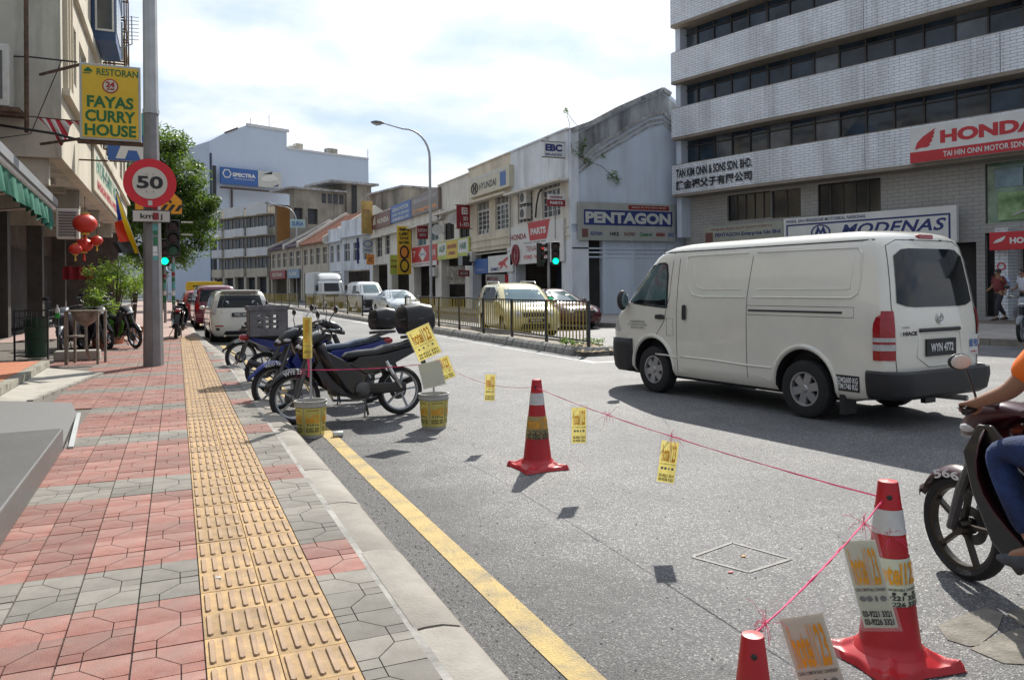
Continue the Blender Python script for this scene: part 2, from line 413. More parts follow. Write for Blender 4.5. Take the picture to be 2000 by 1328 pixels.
struct(MB().quad((0.5, -12, 0), (60, -12, 0), (60, 420, 0), (-.2, 420, 0)).build('road', m_asph))
mb = MB(); ys = [-3 + i * .5 for i in range(150)]
for i in range(len(ys) - 1):
 a, b_ = ys[i], ys[i + 1]
 if 22 < a < 36: continue
 wob = lambda y: .012 * noise.noise((y * 1.7, 3, 0))
 xa, xb = kx(a) + .255 + wob(a), kx(b_) + .255 + wob(b_)
 mb.quad((xa, a, .004), (xa + .135, a, .004), (xb + .135, b_, .004), (xb, b_, .004))
struct(mb.build('yellow_line', m_yel))
mb = MB()
for i in range(24):
 mb.quad((7.45, 13.4 + i * 4, .004), (7.6, 13.4 + i * 4, .004), (7.6, 17.4 + i * 4, .004), (7.45, 17.4 + i * 4, .004))
mb.quad((7.6, 13.38, .004), (7.6, 13.53, .004), (13.5, 13.0, .004), (13.5, 12.85, .004))
struct(mb.build('white_line', m_wht))
SW = .15
pav = MB()
ys = [-4, 12, 14, 18, 22, 28, 60, 130]
for i in range(len(ys) - 1):
 a, b_ = ys[i], ys[i + 1]
 pav.add([(-4.6, a, SW - .012), (kx(a) - .24, a, SW - .012), (kx(b_) - .24, b_, SW - .012), (-4.6, b_, SW - .012)], [(0, 1, 2, 3)])
pavement = struct(pav.build('pavement', m_grout))
T = .25
kerbm = None
def kerb_mesh(L, m):
 prof = [(-.24, 0), (-.24, .148), (-.20, .152), (-.12, .150), (-.05, .132), (-.012, .09), (.0, .03), (.005, 0)]
 k = MB(); n = len(prof)
 for j, yy in enumerate((0.006, .03, L - .03, L - .006)):
  sh = .004 if j in (0, 3) else 0
  for (x, z) in prof: k.v.append(Vector((x - (sh if x > -.2 else 0), yy, max(z - sh, 0))))
 for j in range(3):
  for i in range(n - 1):
   k.f.append([j * n + i, j * n + i + 1, (j + 1) * n + i + 1, (j + 1) * n + i]); k.m.append(0)
 k.f.append(list(range(n))); k.m.append(0); k.f.append([3 * n + i for i in range(n)][::-1]); k.m.append(0)
 me = k.mesh('kerbstone'); me.materials.append(m); me.shade_smooth(); me.set_sharp_from_angle(angle=R(50)); return me
kme = kerb_mesh(1.0, m_conc)
kerb = struct(MB().box(-.23, -.02, -5, 12, -.01, .10).build('kerb', m_grout)); kerb.location.x = 1.1
for i in range(48):
 y = -4 + i * 1.0
 o = bpy.data.objects.new('kerbstone', kme); COL.objects.link(o); o.parent = kerb
 o.location = (kx(y) - 1.1 + random.uniform(-.006, .006), y, random.uniform(-.004, .004)); o.rotation_euler.z = math.atan2(-(kx(y + 1) - kx(y)), 1) + random.uniform(-.004, .004)
mb = MB()
for i in range(44, 126):
 y = float(i); mb.box(kx(y) - .24, kx(y), y, y + .99, 0, .15)
o = mb.build('kerbstone_row', m_conc, kerb, world=False); o.location.x = -1.1; o['kind'] = 'stuff'
def paver_mesh(name, mir, m, t=.012):
 P1 = [[(0, 0), (.33, 0), (.33, .3), (0, .3)], [(.67, .7), (1, .7), (1, 1), (.67, 1)],
  [(.33, 0), (1, 0), (1, .7), (.67, .7), (.33, .3)], [(0, .3), (.33, .3), (.67, .7), (.67, 1), (0, 1)]]
 mb = MB(); g_ = .0045
 for poly in P1:
  n = len(poly); cx = sum(p[0] for p in poly) / n; cy = sum(p[1] for p in poly) / n
  pts = []
  ar = sum(poly[i][0] * poly[(i + 1) % n][1] - poly[(i + 1) % n][0] * poly[i][1] for i in range(n))
  pl = poly if ar > 0 else poly[::-1]
  for i in range(n):
   p0, p1, p2 = Vector(pl[i - 1]), Vector(pl[i]), Vector(pl[(i + 1) % n])
   d1 = (p1 - p0).normalized(); d2 = (p2 - p1).normalized()
   n1_ = Vector((-d1.y, d1.x)); n2_ = Vector((-d2.y, d2.x))
   b_ = (n1_ + n2_); k = b_.length_squared / 2
   e = (1.6 if (abs(p1.x) < .01 or abs(p1.x - 1) < .01) else 1.0)
   pts.append(p1 * T + b_ / max(k, .3) * g_ / 2 * e)
  if mir: pts = [Vector((T - p.x, p.y)) for p in pts][::-1]
  mb.add([(p.x, p.y, 0) for p in pts] + [(p.x, p.y, -t) for p in pts], [tuple(range(n))] + [(i, i + n, (i + 1) % n + n, (i + 1) % n) for i in range(n)])
 me = mb.mesh(name); me.materials.append(m); return me
def tact_mesh(name):
 mb = MB(); g_ = .0018; t = .012
 mb.box(g_, T - g_, g_, T - g_, -t, 0)
 for k in range(5):
  x = T * (k + .5) / 5; w_ = .0115; a, b_ = .022, T - .022
  ol = [(x - w_, a + .008), (x, a), (x + w_, a + .008), (x + w_, b_ - .008), (x, b_), (x - w_, b_ - .008)]
  il = [(x + (px - x) * .75, py + (.002 if py < T / 2 else -.002)) for px, py in ol]
  mb.add([(px, py, 0) for px, py in ol] + [(px, py, .0075) for px, py in il], [(6, 7, 8, 9, 10, 11)] + [(i, (i + 1) % 6, (i + 1) % 6 + 6, i + 6) for i in range(6)], None, 1)
 me = mb.mesh(name); me.materials.append(m_tact); me.materials.append(m_tbar); return me
pm = {(k, c): paver_mesh('paver', k, mm) for k in (0, 1) for c, mm in (('r', m_red), ('g', m_grey))}
tm = tact_mesh('tactile_tile')
TX0 = .085                     # left edge of the tactile strip
def step_edge(y):              # left limit of the tiled walk
 return -1.0 if y < 10.2 else (-1.6 if y < 11 else (-1.3 if y < 16 else -2.3))
band = lambda y: ((y - 3.66) / 2.0) % 1.0       # grey band starts at y = 3.66 and repeats every 2 m
nparts = 0
far = {'r': MB(), 'g': MB(), 't': MB()}
Y0 = 1.75
for j in range(0, 92):
 y = Y0 + j * T
 for c in range(-9, 4):
  x = TX0 + c * T
  sh = 0
  if y > 14: sh = kx(y) - 1.1
  if x + T > kx(y) - .235 - sh * 0 + .03 and c == 3: continue
  if x < step_edge(y) - .12: continue
  tact = c in (0, 1)
  isg = band(y) < .26
  if c == 2: isg = not isg
  key = 'g' if isg else 'r'
  jit = random.uniform(-.0016, .0016)
  if c == 2 and y > 19: continue
  if nparts < 262 and y < 8.6:
   me = tm if tact else pm[((j) % 2, key)]
   o = bpy.data.objects.new('tactile_tile' if tact else 'paver', me); COL.objects.link(o); o.parent = pavement
   o.location = (x, y, SW + jit); o.rotation_euler = (random.uniform(-.004, .004), random.uniform(-.004, .004), 0); nparts += 1
  else:
   g_ = .004
   if tact:
    far['t'].box(x + g_, x + T - g_, y + g_, y + T - g_, SW - .012, SW + jit)
    for k in range(5):
     xx = x + T * (k + .5) / 5
     far['t'].box(xx - .010, xx + .010, y + .022, y + T - .022, SW + jit, SW + jit + .0055, None, 1)
   else:
    dx = .33 * T
    M_ = Matrix.Translation((x, y, SW + jit))
    me = pm[((j) % 2, key)]
    far[key].add([v.co.copy() for v in me.vertices], [tuple(p.vertices) for p in me.polygons], M_)
for k, mm in (('r', m_red), ('g', m_grey), ('t', [m_tact, m_tbar])):
 far[k].build('paver_field' if k != 't' else 'tactile_tile_run', mm, pavement, kind='stuff')
m_farpav = mat('far_pavers', (.33, .21, .18), rough=.85, var=.16, scale=1.6, bump=.2, bscale=30, tint=(.33, .25, .22))
mb = MB(); mb.quad((-4.6, 24.7, SW), (kx(24.7) - .24, 24.7, SW), (.36, 130, SW), (-4.6, 130, SW))
struct(mb.build('far_pavement', m_farpav))
mb = MB()
for i in range(60):
 y = -3 + i * .5; wv = lambda q: .018 * noise.noise((q * 1.3, 9, 2))
 x0 = lambda q: (TX0 + 3 * T + .003) + min(0, kx(q) - 1.1) ; x1 = lambda q: kx(q) - .236
 if x1(y) <= x0(y) - .5: continue
 mb.quad((TX0 + 3 * T - .004 + min(0, kx(y) - 1.1), y, SW - .001), (kx(y) - .236, y, SW - .001), (kx(y + .5) - .236, y + .5, SW - .001), (TX0 + 3 * T - .004 + min(0, kx(y + .5) - 1.1), y + .5, SW - .001))
struct(mb.build('cement_joint', m_conc_dk))
q_ = [onG(1352, 1088), onG(1430, 1060), onG(1545, 1092), onG(1462, 1118)]; mb = MB()
for i in range(4):
 a, b_ = q_[i], q_[(i + 1) % 4]; mb.bar(a + Vector((0, 0, .0025)), b_ + Vector((0, 0, .0025)), .018, .003)
struct(mb.build('sealed_square', mat('pale_sealant', (.125, .122, .12), var=.35, scale=9)))
for P_ in ([(1830, 1222), (1870, 1205), (1925, 1186), (1960, 1200), (1948, 1232), (1910, 1262), (1890, 1262), (1850, 1250)], [(1895, 1268), (1950, 1240), (1990, 1228), (2060, 1240), (2040, 1300), (1960, 1296)], [(1968, 1200), (2010, 1180), (2080, 1200), (2070, 1232), (1995, 1222)]):
 pts = [onG(u, v) for u, v in P_]; struct(MB().prism([(p.x, p.y) for p in pts], .001, .004).build('concrete_patch', mat('patch_concrete', (.19, .175, .15), rough=.95, var=.3, scale=9, bump=.5, bscale=60)))
rg = random.Random(21); mb = MB()
for i in range(1500):
 y = rg.uniform(1.6, 11); x = kx(y) + abs(rg.gauss(0, .25)) + .01 if i % 3 else rg.uniform(1.2, 5); s_ = rg.uniform(.003, .009)
 mb.add([(x + s_ * math.cos(a), y + s_ * math.sin(a) * .8, .001) for a in (0, 2.1, 4.2)] + [(x, y, s_ * .9)], [(0, 1, 3), (1, 2, 3), (2, 0, 3)])
tag(mb.build('grit', mat('grit', (.30, .28, .25), var=.5, scale=40)), 'loose grit and gravel strewn along the kerb', 'gravel', kind='stuff')
for lab, u, v, z in (('pale pebble on the tactile strip near the bottom edge', 426, 1128, .158), ('pink petal scrap lying on the asphalt by the sealed square', 1427, 1117, .004), ('small orange leaf lying inside the sealed square', 1452, 1086, .004)):
 p = onG(u, v, z); o = MB().ball((0, 0, 0), (.016, .011, .006), 8, 5).build('litter', m_wht if 'peb' in lab else mat('pink_scrap' if 'pink' in lab else 'orange_leaf', (.6, .2, .2) if 'pink' in lab else (.6, .35, .15)), None); o.location = p; tag(o, lab, 'litter')
m_farw = mat('far_walk', (.30, .28, .26), rough=.9, var=.15, scale=1.5, dirt=.5, dcol=(.12, .11, .1))
mb = MB()
kp = [(14.4, 260), (14.4, 25.6), (17.9, 12.6), (21.4, -.5)]; ip = [(40, 260), (40, 25.6), (40, 12.6), (40, -.5)]
for i in range(3):
 a, b_, c_, d_ = kp[i], kp[i + 1], ip[i + 1], ip[i]
 mb.add([(a[0], a[1], .15), (b_[0], b_[1], .15), (c_[0], c_[1], .15), (d_[0], d_[1], .15), (a[0], a[1], 0), (b_[0], b_[1], 0)], [(0, 3, 2, 1), (0, 1, 5, 4)])
struct(mb.build('far_pavement', m_farw))
mb = MB()
for i in range(3):
 a, b_ = Vector(kp[i] + (0,)), Vector(kp[i + 1] + (0,)); n_ = max(1, int((b_ - a).length / 1.0)); dd = (b_ - a) / n_
 if i == 0: n_ = 60; a = b_ - dd * 60
 for k in range(n_):
  p = a + dd * k; q = p + dd * .985
  mb.bar(p + Vector((-.06, 0, .078)), q + Vector((-.06, 0, .078)), .14, .156)
o = struct(mb.build('far_kerb', m_conc))
MX0, MX1, MY0, MY1 = 7.85, 9.0, 14.6, 120.0
med = struct(MB().box(MX0 + .2, MX1 - .2, MY0 + .5, MY1, 0, .14).build('median', mat('median_fill', (.25, .22, .18), rough=.95, var=.35, scale=6, bump=.5, bscale=20)))
kb = MB(); prof = [(0, 0), (.04, .13), (.10, .19), (.24, .19), (.26, 0)]
kb.prism(prof, 0, .93, Matrix(((1, 0, 0, 0), (0, 0, 1, 0), (0, 1, 0, 0), (0, 0, 0, 1))))
bme = kb.mesh('kerb_block'); bme.materials.append(m_conc_dk)
cnt = 0
for i in range(46):
 y = MY0 + .9 + i * .95
 for s_ in (0, 1):
  if s_ and i > 30: continue
  o = bpy.data.objects.new('kerb_block', bme); COL.objects.link(o); o.parent = med
  o.location = (MX0 + random.uniform(-.01, .01), y, random.uniform(-.008, .005)) if not s_ else (MX1, y + .93, 0)
  o.rotation_euler.z = (math.pi if s_ else 0) + random.uniform(-.012, .012)
for k in range(5):           # curved nose
 a = R(180 + k * 36); cx, cy = (MX0 + MX1) / 2, MY0 + .85
 r_ = (MX1 - MX0) / 2
 M_ = Matrix.Translation((cx + r_ * math.cos(a), cy + r_ * math.sin(a) * 1.2, 0)) @ Matrix.Rotation(a + math.pi, 4, 'Z') @ Matrix.Translation((0, -.36, 0)) @ Matrix.Diagonal((1, .4, .95, 1))
 nb_ = MB(); nb_.add([v.co.copy() for v in bme.vertices], [tuple(p.vertices) for p in bme.polygons], M_); nb_.build('kerb_block', m_conc_dk, med)
mb = MB(); mb.box(MX0, MX0 + .25, 58, 120, 0, .19)
o = mb.build('kerb_block_row', m_conc_dk, med, kind='stuff')
mb = MB()
mb.grid(16, 16, lambda u, v: (MX0 + .1 + u * .95, MY0 + .1 + v * 1.6, .1 + .12 * math.sin(math.pi * u) * math.sin(math.pi * v) + .05 * noise.noise((u * 6, v * 9, 1))))
tag(mb.build('rubble', mat('dry_soil', (.30, .24, .16), rough=1, var=.4, scale=14, bump=.8, bscale=30), smooth=True), 'dry soil and rubble on the median nose', 'rubble', kind='stuff')
def leafmat(name, c1, c2, scale):
 m = mat(name, c1, rough=.5, var=.3, scale=scale, tint=c2); t = m.node_tree; b = t.nodes['Principled BSDF']; o_ = [x for x in t.nodes if x.type == 'OUTPUT_MATERIAL'][0]
 tr = nn(t, 'ShaderNodeBsdfTranslucent'); hs = nn(t, 'ShaderNodeMix'); hs.data_type = 'RGBA'; hs.blend_type = 'MULTIPLY'; hs.inputs[0].default_value = 1; hs.inputs[7].default_value = (2.2, 2.0, .8, 1)
 t.links.new(b.inputs['Base Color'].links[0].from_socket, hs.inputs[6]); t.links.new(hs.outputs[2], tr.inputs[0])
 ms = nn(t, 'ShaderNodeMixShader'); ms.inputs[0].default_value = .38; t.links.new(b.outputs[0], ms.inputs[1]); t.links.new(tr.outputs[0], ms.inputs[2]); t.links.new(ms.outputs[0], o_.inputs[0]); return m
m_leaf = leafmat('leaf', (.06, .13, .025), (.11, .19, .04), 3)
def leaves(mb, c, r, n, s, rnd=random, flat=.7):
 for _ in range(n):
  d = Vector((rnd.gauss(0, 1), rnd.gauss(0, 1), rnd.gauss(0, 1))).normalized() * (rnd.random() ** .45)
  p = Vector(c) + Vector((d.x * r[0], d.y * r[1], d.z * r[2]))
  a = Vector((rnd.gauss(0, 1), rnd.gauss(0, 1), rnd.gauss(0, .6))).normalized(); b_ = a.cross(Vector((rnd.gauss(0, .6), rnd.gauss(0, .6), 1))).normalized()
  k = s * rnd.uniform(.6, 1.3)
  mb.add([p - a * k, p - b_ * k * flat * .5, p + a * k, p + b_ * k * flat * .5], [(0, 1, 2, 3)])
mb = MB()
for i in range(9): leaves(mb, (8.2 + random.uniform(-.2, .5), 15.1 + random.uniform(0, .9), .27), (.17, .17, .08), 34, .05)
tag(mb.build('weeds', m_leaf), 'green weeds growing on the median by the end railing post', 'weeds', kind='stuff')
# ============================================================ shared building materials
m_wwall = mat('weathered_white_wall', (.70, .74, .79), rough=.85, var=.08, scale=.8, bump=.12, bscale=12, dirt=.62, dcol=(.16, .16, .16), dscale=1.1, streak=True)
m_wgable = mat('stained_white_gable', (.60, .67, .77), rough=.85, var=.06, scale=.5, bump=.1, bscale=12, dirt=.35, dcol=(.25, .26, .27), dscale=.9, streak=True)
m_mould = mat('mouldy_coping', (.42, .42, .42), rough=.9, var=.3, scale=2, bump=.3, bscale=12, dirt=1.0, dcol=(.045, .045, .045), dscale=1.6)
m_cream = mat('cream_wall', (.68, .62, .50), rough=.85, var=.08, scale=.8, bump=.1, bscale=14, dirt=.5, dcol=(.22, .19, .15), dscale=1.0, streak=True)
m_cream2 = mat('pale_cream_wall', (.70, .67, .60), rough=.85, var=.08, scale=.8, dirt=.5, dcol=(.25, .23, .2), dscale=1.1, streak=True)
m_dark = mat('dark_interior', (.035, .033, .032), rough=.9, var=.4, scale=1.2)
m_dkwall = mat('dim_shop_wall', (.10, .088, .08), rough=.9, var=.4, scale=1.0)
m_wframe = mat('white_window_frame', (.62, .62, .60), rough=.6, var=.06, scale=3)
m_pane = mat('grey_window_glass', (.05, .06, .065), rough=.12, var=.3, scale=1.5, spec=.7)
m_black = mat('black_paint', (.02, .02, .022), rough=.45, var=.1)
m_steel = mat('grey_steel', (.33, .34, .35), rough=.45, metal=.6, var=.12, scale=5)
m_galv = mat('galvanised_pole', (.42, .43, .44), rough=.5, metal=.5, var=.1, scale=4)
m_rust = mat('rusty_iron', (.10, .06, .04), rough=.9, var=.4, scale=8)
m_tile_r = mat('clay_roof', (.33, .15, .10), rough=.85, var=.25, scale=2, dirt=.6, dcol=(.12, .08, .07), dscale=1)
m_tile_d = mat('slate_grey_roof', (.12, .09, .12), rough=.85, var=.25, scale=2)
m_acw = mat('aircon_white', (.55, .54, .50), rough=.5, var=.08, scale=3, dirt=.4, dcol=(.25, .22, .18), dscale=3)
m_acg = mat('aircon_grille', (.10, .10, .10), rough=.6)
S = lambda n, c, **k: mat('sign_' + n, c, rough=k.pop('rough', .45), var=k.pop('var', .07), scale=1.5, **k)
s_white = S('white', (.66, .66, .64)); s_cream = S('cream', (.56, .52, .40)); s_red = S('red', (.50, .03, .04)); s_brown = S('brown', (.17, .07, .06)); s_blue = S('blue', (.04, .12, .36))
s_navy = S('navy', (.02, .035, .16)); s_yel = S('yellow', (.66, .44, .03)); s_black = S('black', (.02, .02, .02)); s_taupe = S('taupe', (.20, .16, .14)); s_green = S('green', (.02, .16, .06))
s_dred = S('dark_red', (.25, .02, .03)); s_orange = S('orange', (.75, .28, .05)); s_grey = S('grey', (.42, .44, .44)); s_teal = S('teal', (.1, .36, .33)); s_lime = S('lime', (.42, .50, .08)); s_lgrey = S('pale_grey', (.52, .53, .5))
def aircon(parent_name, label, M, w_=.85, h_=.65, d_=.32, group=None):
 """M maps local (u along wall, -depth towards viewer, z)"""
 t = thing('aircon_unit', label, 'air conditioner', M.translation, 0, group, w=True)
 MB().box(0, w_, -d_, 0, 0, h_, M).build('casing', m_acw, t, bevel=.012)
 mb = MB(); mb.lathe([(.24, 0), (.25, .012), (.20, .014), (.20, .004)], 20, M @ Matrix.Translation((w_ * .38, -d_ - .001, h_ / 2)) @ Matrix.Rotation(R(90), 4, 'X'))
 for k in range(6): mb.box(w_ * .38 - .2, w_ * .38 + .2, -d_ - .014, -d_ - .004, h_ / 2 - .18 + k * .07, h_ / 2 - .168 + k * .07, M)
 mb.build('fan_grille', m_acg, t)
 MB().bar(M @ Vector((.1, 0, -.03)), M @ Vector((.1, -d_ - .05, -.03)), .04).bar(M @ Vector((w_ - .1, 0, -.03)), M @ Vector((w_ - .1, -d_ - .05, -.03)), .04).build('bracket', m_rust, t)
 return t
def window(parent, M, u0, u1, z0, z1, cols=3, rows=5, louvre=.3, glass_m=None, frame_m=None, depth=.1):
 """framed casement with louvred transom; hole already in the wall. one frame part, pane sub-parts"""
 fr = MB(); zt = z1 - (z1 - z0) * louvre
 g_ = glass_m or m_pane; fm = frame_m or m_wframe
 b_ = .05
 fr.box(u0, u1, depth, depth + .07, z1 - b_, z1, M); fr.box(u0, u1, depth, depth + .07, z0, z0 + b_, M)
 fr.box(u0, u0 + b_, depth, depth + .07, z0 + b_, z1 - b_, M); fr.box(u1 - b_, u1, depth, depth + .07, z0 + b_, z1 - b_, M)
 if louvre: fr.box(u0 + b_, u1 - b_, depth - .004, depth + .072, zt - .05, zt + .05, M)
 n = cols
 for k in range(1, n):
  u = u0 + (u1 - u0) * k / n; fr.box(u - .03, u + .03, depth - .006, depth + .074, z0 + b_, z1 - b_, M)
 for k in range(1, rows):
  z = z0 + (zt - z0) * k / rows; fr.box(u0 + b_, u1 - b_, depth + .012, depth + .05, z - .018, z + .018, M)
 if louvre:
  for k in range(6):
   z = zt + .06 + k * (z1 - zt - .1) / 6; fr.add([M @ Vector(q) for q in ((u0 + b_, depth + .01, z), (u1 - b_, depth + .01, z), (u1 - b_, depth + .08, z + .07), (u0 + b_, depth + .08, z + .07))], [(0, 1, 2, 3)])
 f = fr.build('window', fm, parent)
 for k in range(n):
  a, c_ = u0 + (u1 - u0) * k / n, u0 + (u1 - u0) * (k + 1) / n
  MB().box(a + .03, c_ - .03, depth + .05, depth + .06, z0 + .05, (zt if louvre else z1) - .04, M).build('pane', g_, f, world=False).matrix_parent_inverse = Matrix.Identity(4)
 return f
FX = 17.5
MR = frame((FX, 0, 0), (0, -1, 0))        # u = -Y
def py(u, v=400, X=FX): return onX(u, v, X).y
def pz(u, v, X=FX): return onX(u, v, X).z
def fsign(name, label, cat, l, r, m, X=FX - .12, th=.1, body='panel'):
 """flat facade sign from pixel corners l=(px, ytop, ybot), r=(px, ytop, ybot) on the plane X"""
 a0, a1 = onX(l[0], l[1], X), onX(l[0], l[2], X); b0, b1 = onX(r[0], r[1], X), onX(r[0], r[2], X)
 ya, yb = (a0.y + a1.y) / 2, (b0.y + b1.y) / 2
 z1, z0 = (a0.z + b0.z) / 2, (a1.z + b1.z) / 2
 t = thing(name, label, cat, (X, ya, z0), w=True)
 MB().box(X, X + th, yb, ya, z0, z1).build(body, m, t, bevel=.01)
 t['_g'] = [X, ya, yb, z0, z1]
 return t
def ftext(t, body, m, fx, fz, fw, fh, **k):
 X, ya, yb, z0, z1 = t['_g']; W = ya - yb; Hh = z1 - z0
 return text(body, m, t, (X, ya - fx * W, z0 + fz * Hh), (0, -1, 0), (0, 0, 1), fw * W, fh * Hh, **k)
def fpanel(t, name, m, u0, u1, v0, v1, off=.008, poly=None):
 X, ya, yb, z0, z1 = t['_g']; W = ya - yb; Hh = z1 - z0
 mb = MB()
 if poly: mb.prism([(a * W, b * Hh) for a, b in poly], 0, off, Matrix(((0, 0, -1, X), (-1, 0, 0, ya), (0, 1, 0, z0), (0, 0, 0, 1))))
 else: mb.box(X - off, X, ya - u1 * W, ya - u0 * W, z0 + v0 * Hh, z0 + v1 * Hh)
 return mb.build(name, m, t)
def psign(name, label, l, r, yt, yb_, m, Y, th=.08, cat='sign', fix=False):
 if not fix: Y = onX(r + 3, (yt + yb_) / 2, FX - .05).y
 """sign projecting across the footway, facing down the street: plane Y const"""
 a, b_ = onY(l, (yt + yb_) / 2, Y).x, onY(r, (yt + yb_) / 2, Y).x
 z1, z0 = onY((l + r) / 2, yt, Y).z, onY((l + r) / 2, yb_, Y).z
 t = thing(name, label, cat, (a, Y, z0), w=True)
 MB().box(a, b_, Y, Y + th, z0, z1).build('panel', m, t, bevel=.008)
 t['_g'] = [a, b_, Y, z0, z1]
 return t
def ptext(t, body, m, fx, fz, fw, fh, **k):
 a, b_, Y, z0, z1 = t['_g']; W = b_ - a; Hh = z1 - z0
 return text(body, m, t, (a + fx * W, Y, z0 + fz * Hh), (1, 0, 0), (0, 0, 1), fw * W, fh * Hh, **k)
def ppanel(t, name, m, u0, u1, v0, v1, off=.008, poly=None):
 a, b_, Y, z0, z1 = t['_g']; W = b_ - a; Hh = z1 - z0
 mb = MB()
 if poly: mb.prism([(p * W, q * Hh) for p, q in poly], 0, off, Matrix(((1, 0, 0, a), (0, 0, -1, Y), (0, 1, 0, z0), (0, 0, 0, 1))))
 else: mb.box(a + u0 * W, a + u1 * W, Y - off, Y, z0 + v0 * Hh, z0 + v1 * Hh)
 return mb.build(name, m, t)
def parms(t, both=True):
 a, b_, Y, z0, z1 = t['_g']
 for z in (z1 + .02, z0 - .02): MB().bar((a - .1, Y + .04, z), (FX + .05, Y + .04, z), .04).build('bracket', m_rust, t)
YA = py(1112); YB = py(1000); YC = py(917); YD = py(857); YE = py(725)
def shophouse(label, y0, y1, wallm, par_top, par_bot, upz0, ground_top, windows, colm=None, ledge=True, par_m=None, near_col=1.0, win=dict(), gm=None, depth=12, roof=None, bands=0):
 """y0 near, y1 far"""
 t = thing('shophouse', label, 'building', (FX, (y0 + y1) / 2, 0), w=True)
 holes = []
 for (a, b_, z0, z1) in windows: holes.append((-max(a, b_), -min(a, b_), z0, z1))
 MB().wall(-y1 + .01, -y0, ground_top, par_bot, holes, .25, MR).build('wall', wallm, t)
 MB().box(-y1 + .01, -y0, -.05, .25, par_bot, par_top, MR).box(-y1 + .01, -y0, -.12, .28, par_top, par_top + .08, MR).build('parapet', par_m or wallm, t)
 if ledge: MB().box(-y1 + .01, -y0, -.55, -.05, par_bot - .12, par_bot, MR).build('ledge', m_mould if wallm is m_wwall else wallm, t)
 MB().box(-y0 - near_col, -y0, 0, .7, .15, ground_top, MR).build('column', colm or wallm, t); MB().box(-y1 + .01, -y1 + .45, 0, .6, .15, ground_top, MR).build('column', colm or wallm, t)
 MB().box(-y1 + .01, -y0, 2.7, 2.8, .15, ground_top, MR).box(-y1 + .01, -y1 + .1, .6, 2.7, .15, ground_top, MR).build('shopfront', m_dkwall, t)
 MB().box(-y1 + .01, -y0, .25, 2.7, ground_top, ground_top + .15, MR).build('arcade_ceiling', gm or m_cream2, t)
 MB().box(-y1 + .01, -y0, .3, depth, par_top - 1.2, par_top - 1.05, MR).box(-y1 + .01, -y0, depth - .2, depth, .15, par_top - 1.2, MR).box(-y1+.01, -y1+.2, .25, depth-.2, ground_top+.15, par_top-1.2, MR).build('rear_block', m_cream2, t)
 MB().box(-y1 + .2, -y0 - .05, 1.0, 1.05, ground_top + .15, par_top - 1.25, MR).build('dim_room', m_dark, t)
 rnd = random.Random(int(y0 * 10))
 W = y1 - y0
 for k in range(3):
  a = y0 + W * (k + .12) / 3; b_ = y0 + W * (k + .88) / 3
  col = rnd.choice([mat('shutter_green', (.07, .10, .09), var=.2, scale=4), mat('shutter_brown', (.15, .09, .07), var=.3, scale=4), m_steel, mat('shutter_blue', (.05, .08, .15), var=.2, scale=3)])
  sm = MB()
  for q in range(12): sm.box(-b_, -a, 2.62 + .02 * (q % 2), 2.69, .2 + q * .2, .395 + q * .2, MR)
  sm.build('shutter', col, t)
 if bands:
  for k in range(bands): MB().box(-y1 + .01, -y0, -.06, 0, upz0 - .5 - k * .42, upz0 - .44 - k * .42, MR).build('moulding', wallm, t)
 for (a, b_, z0, z1) in windows: window(t, MR, -max(a, b_), -min(a, b_), z0, z1, **win)
 if roof:
  MB().prism([(.2, par_top - 1.2), (5.5, par_top + roof), (10.8, par_top - 1.2)], y0 + .1, y1 - .1, Matrix(((1, 0, 0, FX), (0, 0, 1, 0), (0, 1, 0, 0), (0, 0, 0, 1)))).build('roof', m_tile_r, t)
 return t
def wz(u0, u1, vt, vb):   # window rect from pixels on the facade
 a, b_ = onX(u0, (vt + vb) / 2, FX).y, onX(u1, (vt + vb) / 2, FX).y
 return (a, b_, pz((u0 + u1) / 2, vb), pz((u0 + u1) / 2, vt))
gt = 3.75
tA = shophouse('white corner shophouse with the motor parts sign and two louvred windows under a mouldy ledge', YA, YB, m_cream2, 9.1, 6.75, 4.9, gt, [wz(1011, 1040, 365, 435), wz(1058, 1094, 346, 424)], colm=m_wwall, par_m=m_wwall, near_col=.9, win=dict(cols=4, rows=4), bands=2)
tB = shophouse('cream shophouse with two tall louvred windows under the long beige parapet sign', YB, YC, m_cream, 9.1, 6.9, 4.9, gt, [wz(931, 955, 392, 458), wz(967, 993, 378, 448)], colm=m_wwall, near_col=.8, win=dict(cols=3, rows=5), bands=3)
tC = shophouse('cream shophouse with two black window openings beside the hanging red digit sign', YC, YD, m_cream2, 8.85, 6.8, 4.9, gt, [wz(868, 887, 435, 468), wz(897, 917, 442, 464)], win=dict(cols=2, rows=1, louvre=0, glass_m=m_dark, frame_m=m_black), bands=1)
D3 = [YD + (YE - YD) * k / 3 for k in range(4)]
tD = shophouse('grey shophouse with a blue shuttered window under the brown lettered board', D3[0], D3[1], m_cream2, 8.5, 6.35, 4.8, gt, [wz(815, 832, 425, 480), wz(838, 856, 420, 470)], win=dict(cols=2, rows=3, louvre=0, glass_m=mat('blue_shutter', (.07, .14, .17), var=.2)))
tE = shophouse('grey shophouse behind the tall yellow board with a blue board on its parapet', D3[1], D3[2], m_cream2, 8.5, 6.35, 4.8, gt, [wz(800, 808, 440, 490)], win=dict(cols=2, rows=3, louvre=0))
tF = shophouse('off-white shophouse with two dark tall windows under the brown wing-logo board', D3[2], D3[3], m_cream2, 8.5, 6.35, 4.8, gt, [wz(735, 746, 457, 502), wz(752, 764, 451, 497)], win=dict(cols=2, rows=3, louvre=0, glass_m=m_dark))
def gpt(u, v): p = onY(u, v, YA - .02); return (p.x, p.z)
gl = [(1114, 258), (1150, 243), (1200, 216), (1245, 196), (1288, 178), (1303, 188), (1330, 212)]
poly = [gpt(*p) for p in gl]
xr = FX + 12.5
